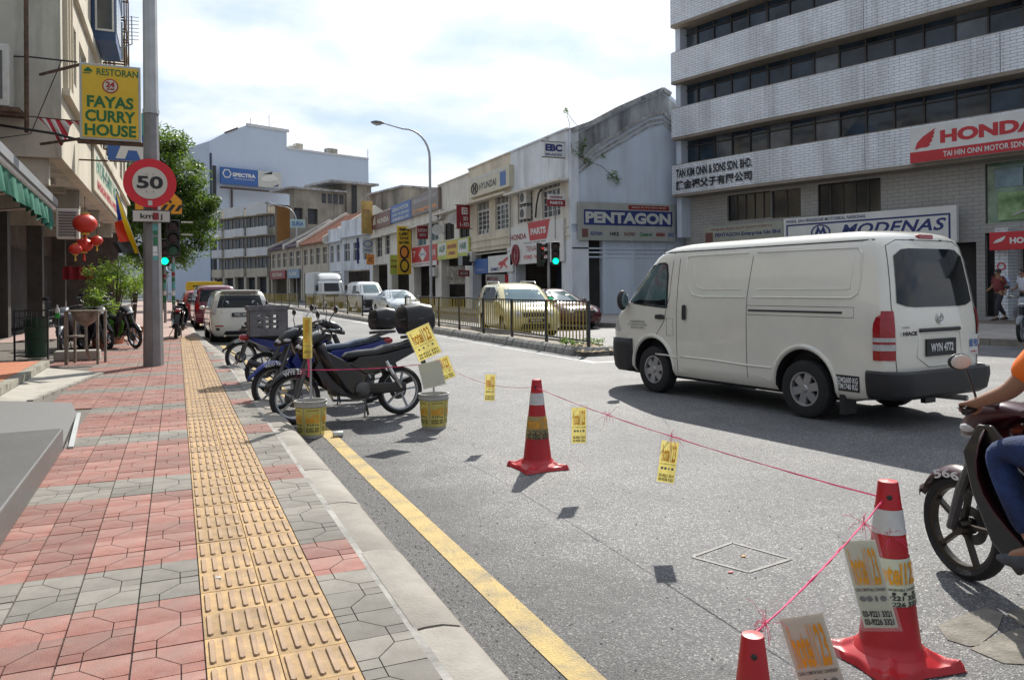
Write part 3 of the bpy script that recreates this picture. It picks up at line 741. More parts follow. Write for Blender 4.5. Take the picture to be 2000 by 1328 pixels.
poly = [(FX - .05, poly[0][1])] + poly[1:-1] + [(poly[-1][0], poly[-1][1])] + [(xr, poly[-1][1] - 1.8), (xr, .15)]
dx0, dx1 = onY(1140, 550, YA).x, onY(1171, 550, YA).x
poly_low = [(dx1, .15), (dx1, 4.15), (dx0, 4.15), (dx0, .15), (FX, .15)]
MY = Matrix(((1, 0, 0, 0), (0, 0, 1, 0), (0, 1, 0, 0), (0, 0, 0, 1)))
t = thing('gable_wall', 'blue-white stained gable wall with a pitched top and a dark doorway below the long board', 'wall', (FX, YA, 0), w=True)
MB().prism(poly + poly_low, YA - .25, YA - .005, MY).build('wall', m_wgable, t)
mb = MB()
for i in range(len(poly) - 4):
 a, b_ = poly[i], poly[i + 1]; mb.bar((a[0], YA - .15, a[1]), (b_[0], YA - .15, b_[1]), .5, .22)
mb.build('coping', m_mould, t)
mb = MB(); cl = [(1120, 322), (1160, 288), (1215, 255), (1262, 228), (1290, 222), (1312, 243), (1330, 258)]
q = [gpt(*p) for p in cl]
for i in range(len(q) - 1):
 for k, (w_, o_) in enumerate(((.10, 0), (.06, -.32), (.05, -.55))): mb.bar((q[i][0], YA - .27 + .01 * k, q[i][1] + o_), (q[i + 1][0], YA - .27 + .01 * k, q[i + 1][1] + o_), w_ * 1.2, w_ * 1.8)
mb.build('moulding', m_mould, t)
mb = MB(); ti = [gpt(u, v + 4) for u, v in ((1118, 262), (1150, 247), (1200, 220), (1245, 200), (1288, 182), (1303, 192), (1322, 208))]
n_ = len(ti)
m_mband = mat('mould_streaked_render', (.44, .46, .48), rough=.9, var=.15, scale=1.5, dirt=1.0, dcol=(.05, .05, .05), dscale=.9, streak=True)
mb.add([(x, YA - .256, z) for x, z in ti] + [(x, YA - .256, z) for x, z in q], [(i, i + 1, n_ + i + 1, n_ + i) for i in range(n_ - 1)]).build('mould_band', m_mband, t)
mb = MB(); z_ = gpt(1130, 480)[1]
for k, dz in enumerate((.0, -.2, -.42)): mb.box(FX - .05, xr, YA - .34 + .03 * k, YA - .25, z_ - .1 + dz - .07, z_ - .1 + dz)
mb.build('string_course', m_wgable, t)
MB().box(dx0 - .1, dx1 + .1, YA + .0, YA + .1, .15, 4.2).build('doorway', m_dark, t)
MB().box(dx1 + .02, dx1 + .2, YA - .32, YA - .25, .15, 4.3).box(onY(1228, 560, YA).x, onY(1233, 560, YA).x, YA - .29, YA - .25, .15, 4.3).build('pilaster', m_wgable, t)
MB().box(FX - .08, FX + .85, YA - .34, YA - .25, .15, 4.1).box(FX - .08, FX + .35, YA - .34, YA - .25, 4.5, 9.1).build('corner_pier', m_wwall, t)
mb = MB()
def gy(u, v, d=.4): p = onY(u, v, YA - d); return p
pts = [gy(1125, 300), gy(1150, 316), gy(1175, 325), gy(1200, 348)]
for u, v, r_, n_ in ((1133, 292, .42, 60), (1150, 316, .25, 30), (1198, 343, .34, 70), (1206, 352, .22, 30), (1180, 305, .14, 14), (1140, 280, .3, 30)):
 p = gy(u, v); leaves(mb, p, (r_, .15, r_), n_, .09)
t = thing('creeper', 'leafy creeper hanging down the mouldy gable wall', 'plant', gy(1125, 300), w=True)
mb.build('foliage', m_leaf, t); MB().tube(pts, .015, 5).tube([gy(1118, 300), gy(1112, 240, .2), gy(1107, 224, .2)], .012, 5).build('stem', m_rust, t)
t = thing('roof_weed', 'small leafy sapling growing from the parapet above the brakes sign', 'plant', gy(1135, 250), w=True)
mb = MB(); leaves(mb, gy(1106, 218, .1), (.16, .12, .17), 40, .08); mb.build('foliage', m_leaf, t)
MB().tube([gy(1135, 252, .1), gy(1122, 240, .1), gy(1107, 220, .1)], .012, 5).build('stem', m_rust, t)
t = thing('roof_hatch', 'weathered brown roof hump rising behind the gable coping', 'roof', onY(1150, 250, YA + .3), w=True)
a = onY(1118, 262, YA + .3); b_ = onY(1160, 234, YA + .3); c_ = onY(1168, 244, YA + .3)
MB().prism([(a.x, a.z - .6), (a.x, a.z), (b_.x, b_.z), (c_.x, c_.z), (c_.x, a.z - .6)], YA + .1, YA + 3, MY).build('roof', mat('brown_sheet', (.16, .11, .09), rough=.9, var=.4, scale=3), t)
t = fsign('hoarding_sign', 'long beige and grey parapet sign with a dark oval emblem and a blue figure', 'sign', (915, 352, 388), (994, 320, 365), s_cream, X=FX - .35, th=.3)
ftext(t, 'HYUNDAI', s_black, .50, .42, .42, .34, bold=.03, spacing=1.05)
X, ya, yb, z0, z1 = t['_g']
mb = MB(); cy_, cz_ = ya - (ya - yb) * .17, z0 + (z1 - z0) * .42
for k in range(20):
 a0, a1 = 2 * math.pi * k / 20, 2 * math.pi * (k + 1) / 20
 mb.bar((X - .01, cy_ + .55 * math.cos(a0), cz_ + .33 * math.sin(a0)), (X - .01, cy_ + .55 * math.cos(a1), cz_ + .33 * math.sin(a1)), .07)
mb.bar((X - .01, cy_ + .22, cz_ - .22), (X - .01, cy_ + .14, cz_ + .24), .08); mb.bar((X - .01, cy_ - .22, cz_ + .22), (X - .01, cy_ - .14, cz_ - .24), .08); mb.bar((X - .01, cy_ + .2, cz_ - .02), (X - .01, cy_ - .2, cz_ + .04), .08)
mb.build('emblem', s_black, t)
fpanel(t, 'figure', s_blue, .80, .93, .12, .78); fpanel(t, 'top_strip', s_lgrey, .02, .97, .84, .95)
t = fsign('shop_sign', 'white board with the red parts shield above the round t emblem', 'sign', (996, 440, 520), (1100, 432, 508), s_white)
fpanel(t, 'red_shield', s_red, .40, .76, .56, 1.02, poly=[(.37, 1.04), (.78, 1.04), (.72, .58), (.41, .58)])
ftext(t, 'HONDA', s_dred, .18, .72, .33, .15, bold=.04); ftext(t, 'PARTS', s_white, .57, .80, .28, .17, bold=.05, off=.014)
ftext(t, 'TENAN SDN BHD', s_dred, .64, .38, .62, .14, bold=.01); ftext(t, 'FORD  NISSAN', s_red, .50, .17, .42, .10, bold=.03); ftext(t, 'Pengedar alat-alat ganti', s_navy, .5, .53, .4, .05, bold=.01)
X, ya, yb, z0, z1 = t['_g']; cy_, cz_ = ya - (ya - yb) * .13, z0 + (z1 - z0) * .26
mb = MB()
for k in range(20):
 a0, a1 = 2 * math.pi * k / 20, 2 * math.pi * (k + 1) / 20
 mb.bar((X - .01, cy_ + .42 * math.cos(a0), cz_ + .5 * math.sin(a0)), (X - .01, cy_ + .42 * math.cos(a1), cz_ + .5 * math.sin(a1)), .16)
mb.bar((X - .01, cy_, cz_ - .35), (X - .01, cy_, cz_ + .35), .13).bar((X - .01, cy_ - .2, cz_ + .1), (X - .01, cy_ + .2, cz_ + .1), .1).build('emblem', s_dred, t)
t = fsign('shop_sign', 'white board with a red running horse beside the plain blue board', 'sign', (953, 503, 534), (1001, 494, 530), s_white)
ftext(t, 'DMC', s_navy, .3, .2, .35, .2, bold=.06)
fpanel(t, 'horse', s_red, 0, 1, 0, 1, poly=[(.42, .45), (.5, .62), (.62, .66), (.74, .82), (.84, .86), (.82, .72), (.72, .58), (.74, .42), (.84, .22), (.76, .26), (.66, .42), (.58, .24), (.5, .14), (.54, .38)])
t = fsign('shop_sign', 'plain deep blue board left of the red horse board', 'sign', (927, 509, 535), (952, 503, 534), s_blue)
ftext(t, 'TOYOTA CITY', s_lgrey, .45, .25, .6, .12, bold=.02)
t = fsign('shop_sign', 'white and yellow board with green corners beside the red digit sign', 'sign', (854, 475, 508), (916, 462, 502), s_lime)
fpanel(t, 'centre_panel', s_yel, .32, .66, .03, .97); fpanel(t, 'side_panel', s_white, .03, .30, .25, .93); fpanel(t, 'side_panel', s_white, .68, .97, .25, .93)
ftext(t, 'KEDAI GUNTING', s_dred, .49, .66, .28, .22, bold=.05, off=.014); ftext(t, 'UNISEX', s_dred, .49, .3, .22, .18, bold=.05, off=.014); ftext(t, 'ALIF', s_green, .165, .6, .2, .35, bold=.04, off=.014); ftext(t, 'HAIR', s_green, .83, .6, .2, .35, bold=.04, off=.014)
t = fsign('shop_sign', 'red board with a white diamond and a white strip along its foot', 'sign', (804, 486, 523), (853, 475, 517), s_red)
fpanel(t, 'white_strip', s_white, 0, 1, 0, .22); fpanel(t, 'diamond', s_white, 0, 1, 0, 1, poly=[(.3, .6), (.46, .95), (.62, .6), (.46, .25)]); ftext(t, '7', s_white, .12, .66, .1, .32, bold=.03); ftext(t, 'CASTROL', s_blue, .46, .6, .22, .1, bold=.02, off=.014); ftext(t, 'TAYAR', s_white, .84, .62, .24, .3, bold=.02)
ftext(t, 'SYARIKAT MAJU', s_dred, .5, .11, .7, .1, bold=.02, off=.012)
t = fsign('hoarding_sign', 'brown parapet board with a cream wing logo and five capital letters', 'sign', (726, 425, 450), (762, 406, 438), s_brown, X=FX - .3, th=.2)
ftext(t, 'HONDA', s_cream, .63, .45, .6, .36, bold=.04); fpanel(t, 'wing', s_cream, 0, 1, 0, 1, poly=[(.06, .3), (.12, .72), (.2, .92), (.22, .3)])
t = fsign('hoarding_sign', 'blue parapet board with two lines of white lettering between two brown boards', 'sign', (763, 406, 438), (802, 387, 424), s_blue, X=FX - .3, th=.2)
ftext(t, 'KEDAI MOTOR', s_lgrey, .5, .72, .8, .22, bold=.03); ftext(t, 'ANEKA YIN SDN BHD', s_lgrey, .5, .42, .85, .16, bold=.03); ftext(t, '安業電器公司', s_lgrey, .5, .15, .8, .2, bold=.02)
t = fsign('hoarding_sign', 'long taupe parapet board with faint lettering over a row of orange characters', 'sign', (803, 387, 424), (856, 364, 408), s_taupe, X=FX - .3, th=.2)
ftext(t, 'PERNIAGAAN SOON', s_grey, .5, .70, .85, .2, bold=.02); ftext(t, '順發汽車零件公司', s_orange, .5, .2, .85, .2, bold=.04)
t = psign('projecting_sign', 'white projecting sign with blue capitals high on the white corner shophouse', 1062, 1101, 278, 307, s_white, YA + 1.6)
ptext(t, 'EBC', s_navy, .5, .62, .84, .5, bold=.06); ptext(t, 'BRAKES', s_navy, .5, .16, .84, .18, bold=.02); parms(t)
t = psign('projecting_sign', 'small white over red projecting sign beside the louvred corner window', 1069, 1104, 380, 403, s_dred, YA + 1.4)
ppanel(t, 'top_panel', s_white, 0, 1, .55, 1); ptext(t, 'HONDA', s_dred, .5, .76, .7, .22, bold=.04, off=.016); ptext(t, 'PARTS', s_white, .5, .28, .7, .24, bold=.04)
t = psign('projecting_sign', 'tall red projecting sign with a white symbol over the digits 3D and 1-3D', 892, 918, 401, 446, s_dred, YC + .8)
ptext(t, '3D', s_white, .66, .42, .36, .17, bold=.02); ptext(t, '1-3D', s_white, .58, .17, .66, .17, bold=.02); ppanel(t, 'symbol', s_white, .38, .82, .6, .9); ppanel(t, 'symbol_hole', s_dred, .46, .56, .67, .73, off=.014); ppanel(t, 'symbol_hole', s_dred, .64, .74, .67, .73, off=.014); ppanel(t, 'symbol_hole', s_dred, .46, .74, .79, .83, off=.014); parms(t)
t = psign('projecting_sign', 'tall yellow projecting board with black letters and pictures of dark tyres', 776, 803, 442, 536, s_yel, D3[1] + 2.6)
for k, (tx, zz_) in enumerate((('SIN', .93), ('LEK', .84), ('TAYAR', .75), ('BATERI', .66))): ptext(t, tx, s_black, .5, zz_, .7, .06, bold=.06)
mb = MB(); a, b_, Y_, z0, z1 = t['_g']
for zf in (.46, .18):
 mb.lathe([(.30, 0), (.42, .0), (.42, .03), (.30, .03)], 20, Matrix.Translation(((a + b_) / 2, Y_ - .04, z0 + (z1 - z0) * zf)) @ Matrix.Rotation(R(90), 4, 'X') @ Matrix.Diagonal((.9, 1.3, -1, 1)), caps=False)
mb.build('tyre_picture', s_black, t); ppanel(t, 'picture_ground', s_orange, .15, .85, .34, .58, off=.01)
t = psign('projecting_sign', 'small yellow-green board low beside the tall yellow tyre board', 762, 776, 498, 536, s_lime, D3[1] + 4.6)
ptext(t, 'TAYAR', s_dred, .5, .7, .8, .12, bold=.05); ptext(t, 'BATERI', s_dred, .5, .4, .8, .12, bold=.05)
t = psign('projecting_sign', 'dark red square projecting sign above the white diamond board', 815, 836, 441, 467, s_dred, D3[0] + 4.4)
ptext(t, 'LION', s_lgrey, .5, .66, .8, .25, bold=.03); ptext(t, 'AUTO', s_lgrey, .5, .3, .6, .2, bold=.03)
t = psign('projecting_sign', 'small dark red sign hanging under the white and yellow board', 896, 917, 528, 540, s_dred, YC + 1.2); ptext(t, 'MOTOR', s_lgrey, .5, .5, .7, .5, bold=.03)
t = psign('projecting_sign', 'small black box sign under the right end of the white and yellow board', 895, 922, 500, 519, s_black, YC + .5); ppanel(t, 'side_strip', s_lgrey, 0, .3, 0, 1)
t = psign('projecting_sign', 'white sign with a blue wave emblem left of the brown wing-logo board', 708, 729, 465, 495, s_lgrey, YE + 1.0)
mb = MB(); a, b_, Y_, z0, z1 = t['_g']; mb.lathe([(.42, 0), (.55, 0), (.55, .02), (.42, .02)], 20, Matrix.Translation(((a + b_) / 2, Y_ - .005, z0 + (z1 - z0) * .62)) @ Matrix.Rotation(R(90), 4, 'X') @ Matrix.Diagonal((.8, .6, -1, 1)), caps=False); mb.build('emblem', s_blue, t); ptext(t, 'HONDA', s_blue, .5, .2, .7, .14, bold=.03)
t = psign('projecting_sign', 'narrow deep blue board beside the white wave sign', 697, 708, 465, 515, s_navy, YE + 1.4); ptext(t, 'YI', s_white, .5, .5, .5, .2)
t = psign('projecting_sign', 'faded yellow-brown board standing behind the brown wing-logo board', 706, 728, 393, 457, mat('faded_ochre', (.42, .27, .08), var=.25, scale=2, dirt=.5, dcol=(.2, .2, .08), dscale=2), YE + 1.0)
ptext(t, 'RESTORAN', s_brown, .5, .7, .7, .1)
t = psign('projecting_sign', 'ochre board with worn letters under the white wave sign', 716, 731, 497, 517, s_orange, YE + 2.2); ptext(t, 'AC', s_brown, .5, .5, .6, .5)
t = psign('banner', 'white wing-shaped banner strung under the blue and horse boards', 949, 993, 536, 553, s_lgrey, YB + .9, th=.02, cat='banner'); ptext(t, 'MINYAK', s_dred, .3, .5, .5, .5); ppanel(t, 'red_end', s_red, .84, 1, 0, 1)
t = psign('banner', 'crumpled white graffiti banner hanging in front of the shop beside the lamp post', 873, 909, 520, 555, mat('crumpled_banner', (.45, .42, .36), var=.5, scale=5, dirt=.9, dcol=(.1, .1, .09), dscale=4), YC + 2.0, th=.02, cat='banner')
def acR(label, u, v, w_=.85, off=0):
 p = onX(u, v, FX); return aircon('x', label, MR @ Matrix.Translation((-p.y, -.02 - off, p.z)), w_=w_)
acR('upper of the two condensers fixed by the louvred corner window', 1026, 400); acR('lower of the two condensers fixed by the louvred corner window', 1026, 430)
acR('small condenser over the plain blue board', 922, 512); acR('condenser above the first black window beside the red digit sign', 862, 430, .9)
acR('white condenser under the right end of the diamond board', 847, 540, 1.1)
mb = MB(); p = onX(1046, 395, FX - .1)
mb.tube([onX(1058, 370, FX - .06), onX(1052, 378, FX - .3), onX(1048, 400, FX - .2), onX(1046, 425, FX - .1)], .05, 6)
tag(mb.build('pipe_bundle', m_black), 'black pipe bundle looping down beside the two stacked condensers', 'pipe')
mb = MB(); mb.tube([(FX - .12, YB, 3.8), (FX - .12, YB, 6.6)], .05, 6).tube([(FX - .12, YA + 1.3, 3.9), (FX - .12, YA + 1.3, 5.6), (FX - .12, YA + .5, 5.6)], .04, 6)
tag(mb.build('drain_pipe', m_steel), 'grey pipes running down the corner shophouse wall beside the parts board', 'pipe')
for u, v, lab in ((888, 428, 'round satellite dish under the small condenser beside the red digit sign'), (855, 450, 'dim satellite dish behind the lamp post by the blue shutters')):
 p = onX(u, v, FX - .5); t = thing('satellite_dish', lab, 'satellite dish', p, w=True)
 MB().lathe([(.0, 0), (.25, .03), (.42, .1), (.40, .1), (.24, .04), (0, .012)], 18, Matrix.Translation(p) @ Matrix.Rotation(R(70), 4, 'X') @ Matrix.Rotation(R(-25), 4, 'Y'), caps=False).build('dish', m_acw, t, smooth=True)
 MB().tube([p, p + Vector((.5, 0, -.25))], .025, 6).tube([p, p + Vector((-.15, -.35, .05))], .015, 6).build('arm', m_steel, t)
# ============================================================ office block on the right
m_otile = mat('white_facade_tiles', (.78, .82, .88), rough=.5, var=.10, scale=.6, brick=(.42, .115, .007, (.10, .095, .09), .5), dirt=.55, dcol=(.10, .095, .09), dscale=.8, streak=True, bump=.05)
m_otile2 = mat('grey_facade_tiles', (.42, .41, .39), rough=.6, var=.08, scale=.6, brick=(.45, .15, .008, (.2, .19, .18), .5), dirt=.2, dcol=(.15, .14, .13), dscale=.8, bump=.05)
m_owin = mat('tinted_window', (.018, .03, .045), rough=.06, var=.5, scale=.7, spec=.5, tint=(.03, .05, .08))
m_owin2 = mat('curtained_window', (.10, .12, .15), rough=.15, var=.4, scale=1.2, spec=.6)
m_oframe = mat('bronze_frame', (.045, .04, .04), rough=.5, var=.1)
m_osof = mat('brown_soffit', (.26, .22, .18), rough=.9, var=.15, scale=2)
def at_depth(u, v, d): r_ = ray(u, v); return Vector((0, 0, H)) + r_ * d
O0 = at_depth(1313, 400, 39.0); O0.z = 0
def hd(a): return Vector((math.sin(R(a)), -math.cos(R(a)), 0))
d1, d2 = hd(13.3), hd(16.3)
n1_ = Vector((-d1.y, d1.x, 0))
O1 = onP(1481, 400, O0, n1_); O1.z = 0
n2_ = Vector((-d2.y, d2.x, 0))
O2 = O1 + d2 * 34
L1 = (O1 - O0).length; L2 = 34.0
OM1, OM2 = frame(O0, d1), frame(O1, d2)
def ou(u, v, k=2):      # facade coordinates (u, z) of a pixel
 p0, d_ = (O0, d1) if k == 1 else (O1, d2); n_ = Vector((-d_.y, d_.x, 0)); p = onP(u, v, p0, n_)
 return ((p - p0).dot(d_), p.z)
office = thing('office_block', 'white tiled office block with long dark window bands and a wide showroom below', 'building', O0, w=True)
zb = [6.03, 8.86, 11.65, 14.47]; SPH = 1.42
rnd = random.Random(3)
for fl, z in enumerate(zb):
 for (M, L, e0, e1, dd) in ((OM1, L1, -.0, 0, d1), (OM2, L2, 0, 0, d2)):
  n_ = max(1, round(L / 4.6)); pw = L / n_
  for k in range(n_):
   a, b_ = k * pw + (.012 if k else 0), (k + 1) * pw - .012
   if fl == 0 and M is OM1: pass
   MB().box(a, b_, -.0, .35, z, z + SPH, M).build('spandrel_panel', m_otile, office, uvax=(dd, (0, 0, 1)))
  MB().box(0, L, .002, 1.0, z - .14, z - .003, M).build('soffit', m_osof, office)
  MB().box(0, L, .1, 1.3, z + SPH + .003, z + SPH + .06, M).build('sill', m_osof, office)
  if fl < 3:
   za, zb_ = z + SPH + .06, z + 2.80 - .12
   n_ = round(L / 1.12); wd = L / n_
   fr = MB()
   for k in range(n_ + 1):
    u = k * wd; fr.box(u - .035, u + .035, .80, .90, za, zb_, M)
   fr.box(0, L, .80, .90, zb_ - .32, zb_ - .26, M)
   fr.box(0, L, .80, .90, za, za + .05, M)
   fr.build('window_frame', m_oframe, office)
   for k in range(n_):
    mm = m_owin if rnd.random() > .16 else m_owin2
    MB().add([M @ Vector(q) for q in ((k * wd + .036, .86, za + .05), ((k + 1) * wd - .036, .86, za + .05), ((k + 1) * wd - .036, .86 + rnd.uniform(-.01, .01), zb_), (k * wd + .036, .86 + rnd.uniform(-.01, .01), zb_))], [(0, 1, 2, 3)]).build('pane', mm, office)
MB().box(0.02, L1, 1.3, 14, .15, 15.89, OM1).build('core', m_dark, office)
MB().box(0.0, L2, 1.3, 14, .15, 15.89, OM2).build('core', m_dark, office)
MB().box(-.0, .3, .35, 1.25, 3.9, 15.88, OM1).build('end_pier', m_wgable, office)
MB().box(0, L1 + 1, .36, 14, 15.9, 16.0, OM1).build('roof', m_mould, office); MB().box(-.5, L2, .36, 14, 16.003, 16.1, OM2).build('roof', m_mould, office)
SB = 1.0
u0_, _ = ou(1381, 400, 1);
def w1(px): return ou(px, 420, 1)[0]
def w2(px): return ou(px, 420, 2)[0]
h1 = [(w1(1381) + .2, L1 - .05, 4.62, 5.75)]
MB().wall(.0, L1, .15, 5.9, [(w1(1381) + .4, L1, 4.55, 5.78), (w1(1400), L1, .15, 3.1)], .25, OM1 @ Matrix.Translation((0, SB, 0))).build('wall', m_otile2, office, uvax=(d1, (0, 0, 1)))
A = lambda px, v, k=2: ou(px, v, k)
def hole(px0, px1, vt, vb):
 a, zt_ = A(px0, vt); b_, zb2 = A(px1, vb); return (a + .3, b_ + .3, zb2, zt_)
hA = (w2(1482), w2(1528) + .3, 4.5, 5.75); hB = (w2(1552) + .5, w2(1683) + .3, 4.35, 5.80)
hC = (w2(1880) + .4, w2(2000) + 2.5, 3.65, 6.0 - .15)
gA = (w2(1500), w2(1885), .15, 3.0); gB = (w2(1902), w2(1932) + .1, .15, 3.3); gC = (w2(1960) + .2, L2 - 14, .15, 2.95)
MB().wall(0, L2, .15, 5.9, [hA, hB, hC, gA, gB, gC], .25, OM2 @ Matrix.Translation((0, SB, 0))).build('wall', m_otile2, office, uvax=(d2, (0, 0, 1)))
def oglass(h, M, n, m):
 a, b_, z0, z1 = h; fr = MB(); w_ = (b_ - a) / n
 for k in range(n + 1): fr.box(a + k * w_ - .03, a + k * w_ + .03, SB + .1, SB + .18, z0, z1, M)
 f = fr.build('window_frame', m_oframe, office)
 for k in range(n): MB().box(a + k * w_ + .031, a + (k + 1) * w_ - .031, SB + .13, SB + .15, z0, z1, M).build('pane', m, office)
m_void = mat('dark_glass', (.012, .012, .014), rough=.1, var=.4, scale=1.0, spec=.6)
oglass((w1(1381) + .4, L1, 4.55, 5.78), OM1, 5, m_void); oglass(hA, OM2, 2, m_void); oglass(hB, OM2, 5, m_void)
m_show = mat('showroom_glass', (.05, .10, .08), rough=.08, var=.8, scale=.7, spec=.8, tint=(.16, .24, .18))
oglass(hC, OM2, 3, m_show)
t = thing('poster', 'green promotional poster with a pale bow behind the upper showroom window', 'poster', OM2 @ Vector((hC[0], SB, 3.7)), w=True)
MB().box(hC[0] + .4, hC[1] - .3, SB + .08, SB + .09, 3.75, 4.75, OM2).build('sheet', mat('green_poster', (.10, .26, .07), var=.5, scale=1.2, tint=(.3, .42, .22)), t)
MB().tube([OM2 @ Vector(q) for q in ((hC[0] + .9, SB + .06, 3.9), (hC[0] + 1.6, SB + .06, 4.2), (hC[0] + 2.0, SB + .06, 4.6))], .04, 5).tube([OM2 @ Vector(q) for q in ((hC[0] + 1.6, SB + .06, 4.2), (hC[0] + 2.6, SB + .06, 4.5))], .03, 5).build('ribbon', s_lgrey, t)
t = thing('poster', 'pale blue poster with a dark red ring above the green poster', 'poster', OM2 @ Vector((hC[0], SB, 4.9)), w=True)
MB().box(hC[0] + .3, hC[0] + 1.2, SB + .08, SB + .09, 4.95, 5.6, OM2).box(hC[0] + 1.7, hC[1] - .9, SB + .08, SB + .09, 4.95, 5.7, OM2).build('sheet', mat('pale_blue_poster', (.25, .36, .42), var=.35, scale=2), t)
MB().lathe([(.13, 0), (.2, 0), (.2, .01), (.13, .01)], 16, OM2 @ Matrix.Translation((hC[0] + 2.2, SB + .06, 5.3)) @ Matrix.Rotation(R(90), 4, 'X') @ Matrix.Diagonal((.8, 1.2, 1, 1)), caps=False).build('ring', s_dred, t)
MB().box(-.0, L1, SB + 2.8, SB + 2.9, .15, 3.4, OM1).build('shopfront', m_dark, office); MB().box(0, L2, SB + 3.6, SB + 3.7, .15, 5.6, OM2).build('shopfront', m_dark, office)
t = thing('display_shelf', 'dim shelves packed with spare parts inside the small red-sign shop', 'shelf', OM2 @ Vector((gC[0] + 1, SB + 2, .15)), w=True)
for q in range(5): MB().box(gC[0] + .4, gC[0] + 5, SB + 2.4, SB + 2.9, .5 + q * .5, .54 + q * .5, OM2).build('shelf_board', m_steel, t)
cols = [s_dred, s_navy, s_teal, s_brown, s_grey, s_black]
for q in range(5):
 mb = [MB() for _ in cols]
 u = gC[0] + .45
 while u < gC[0] + 4.9:
  w_ = rnd.uniform(.12, .3); mb[rnd.randrange(6)].box(u, u + w_ * .9, SB + 2.42, SB + 2.7, .545 + q * .5, .545 + q * .5 + rnd.uniform(.15, .38), OM2); u += w_
 for k, m_ in enumerate(mb):
  if m_.v: m_.build('boxed_goods', cols[k], t, kind='stuff')
uP0, uP1 = w2(1933) + .15, w2(1958) + .15
t = thing('shop_pier', 'white tiled pier with a small round red sign left of the parts shop', 'pillar', OM2 @ Vector((uP0, 0, .15)), w=True)
MB().box(uP0, uP1, .0, SB - .004, .15, 3.4, OM2).build('shaft', m_otile, t, uvax=(d2, (0, 0, 1)))
MB().lathe([(.10, 0), (.14, 0), (.14, .01), (.10, .01)], 18, OM2 @ Matrix.Translation(((uP0 + uP1) / 2, -.012, 2.05)) @ Matrix.Rotation(R(90), 4, 'X'), caps=False).build('round_sign', s_red, t)
m_step = mat('forecourt_step', (.24, .19, .15), rough=.9, var=.2, scale=2)
fc = thing('forecourt_steps', 'two low brown steps along the office block frontage', 'steps', OM2 @ Vector((0, -1.8, .15)), w=True)
MB().box(-2, L2, -2.4, SB + .0, .15, .20, OM2).build('step', m_step, fc); MB().box(-2, L2, -2.0, SB, .203, .25, OM2).build('step', mat('forecourt_top', (.22, .21, .20), rough=.9, var=.2, scale=2), fc)
def osign(name, label, l, r, m, k=2, proud=.02, th=.12, setb=0.0, cat='sign'):
 p0, d_ = (O0, d1) if k == 1 else (O1, d2); n_ = Vector((-d_.y, d_.x, 0)); q0 = p0 + n_ * (setb - proud - th)
 M = frame((q0.x, q0.y, 0), d_)
 def uz(u, v): p = onP(u, v, q0, n_); return (p - q0).dot(d_), p.z
 (ua, za), (_, zc), (ub, zb_), (_, zd) = uz(l[0], l[1]), uz(l[0], l[2]), uz(r[0], r[1]), uz(r[0], r[2])
 z1, z0 = (za + zb_) / 2, (zc + zd) / 2
 t = thing(name, label, cat, M @ Vector((ua, 0, z0)), w=True)
 MB().box(ua, ub, 0, th, z0, z1, M).build('panel', m, t, bevel=.01)
 return t, M, ua, ub, z0, z1, d_
def ot(S_, body, m, fx, fz, fw, fh, **k):
 t, M, ua, ub, z0, z1, d_ = S_; W = ub - ua; Hh = z1 - z0
 return text(body, m, t, M @ Vector((ua + fx * W, 0, z0 + fz * Hh)), d_, (0, 0, 1), fw * W, fh * Hh, **k)
def op(S_, name, m, u0, u1, v0, v1, off=.008, poly=None):
 t, M, ua, ub, z0, z1, d_ = S_; W = ub - ua; Hh = z1 - z0; mb = MB()
 if poly: mb.prism([(a * W, b * Hh) for a, b in poly], 0, off, M @ Matrix.Translation((ua, 0, z0)) @ Matrix(((1, 0, 0, 0), (0, 0, -1, 0), (0, 1, 0, 0), (0, 0, 0, 1))))
 else: mb.box(ua + u0 * W, ua + u1 * W, -off, 0, z0 + v0 * Hh, z0 + v1 * Hh, M)
 return mb.build(name, m, t)
def oring(S_, name, m, fx, fz, rx, rz, w_=.16):
 t, M, ua, ub, z0, z1, d_ = S_; W = ub - ua; Hh = z1 - z0
 rx *= W; rz *= Hh
 return MB().lathe([(1 - w_, 0), (1, 0), (1, 1), (1 - w_, 1)], 28, M @ Matrix.Translation((ua + fx * W, 0, z0 + fz * Hh)) @ Matrix(((rx, 0, 0, 0), (0, 0, -.01, 0), (0, rz, 0, 0), (0, 0, 0, 1))), caps=False).build(name, m, t)
m_letter = mat('black_letter', (.015, .017, .025), rough=.5)
tk = thing('building_lettering', 'black raised company lettering with a line of Chinese characters on the lowest tiled band', 'lettering', OM1 @ Vector((0, 0, 6.1)), w=True)
text('TAN KIM ONN & SONS SDN. BHD.', m_letter, tk, OM1 @ Vector((L1 * .50, -.03, 7.02)), d1, (0, 0, 1), L1 * .88, .42, bold=.03)
text('陳金福父子有限公司', m_letter, tk, OM1 @ Vector((L1 * .50, -.03, 6.44)), d1, (0, 0, 1), L1 * .88, .44, bold=.035)
S1 = osign('shop_sign', 'long white board with a dark blue border and slanted dark blue capitals above the van', (1530, 430, 492), (1868, 398, 470), s_white, setb=SB - .5, th=.2)
t, M, ua, ub, z0, z1, d_ = S1; W = ub - ua; Hh = z1 - z0
MB().box(ua + .02 * W, ub - .03 * W, -.008, 0, z1 - .25 * Hh, z1 - .20 * Hh, M).box(ua + .02 * W, ub - .03 * W, -.008, 0, z0 + .02 * Hh, z0 + .06 * Hh, M).box(ua + .02 * W, ua + .03 * W, -.008, 0, z0 + .061 * Hh, z1 - .251 * Hh, M).box(ub - .04 * W, ub - .03 * W, -.008, 0, z0 + .061 * Hh, z1 - .251 * Hh, M).build('border', s_navy, t)
ot(S1, 'WAKIL SAH PENGEDAR MOTOSIKAL NASIONAL', s_navy, .27, .895, .5, .10, bold=.02, shear=.15)
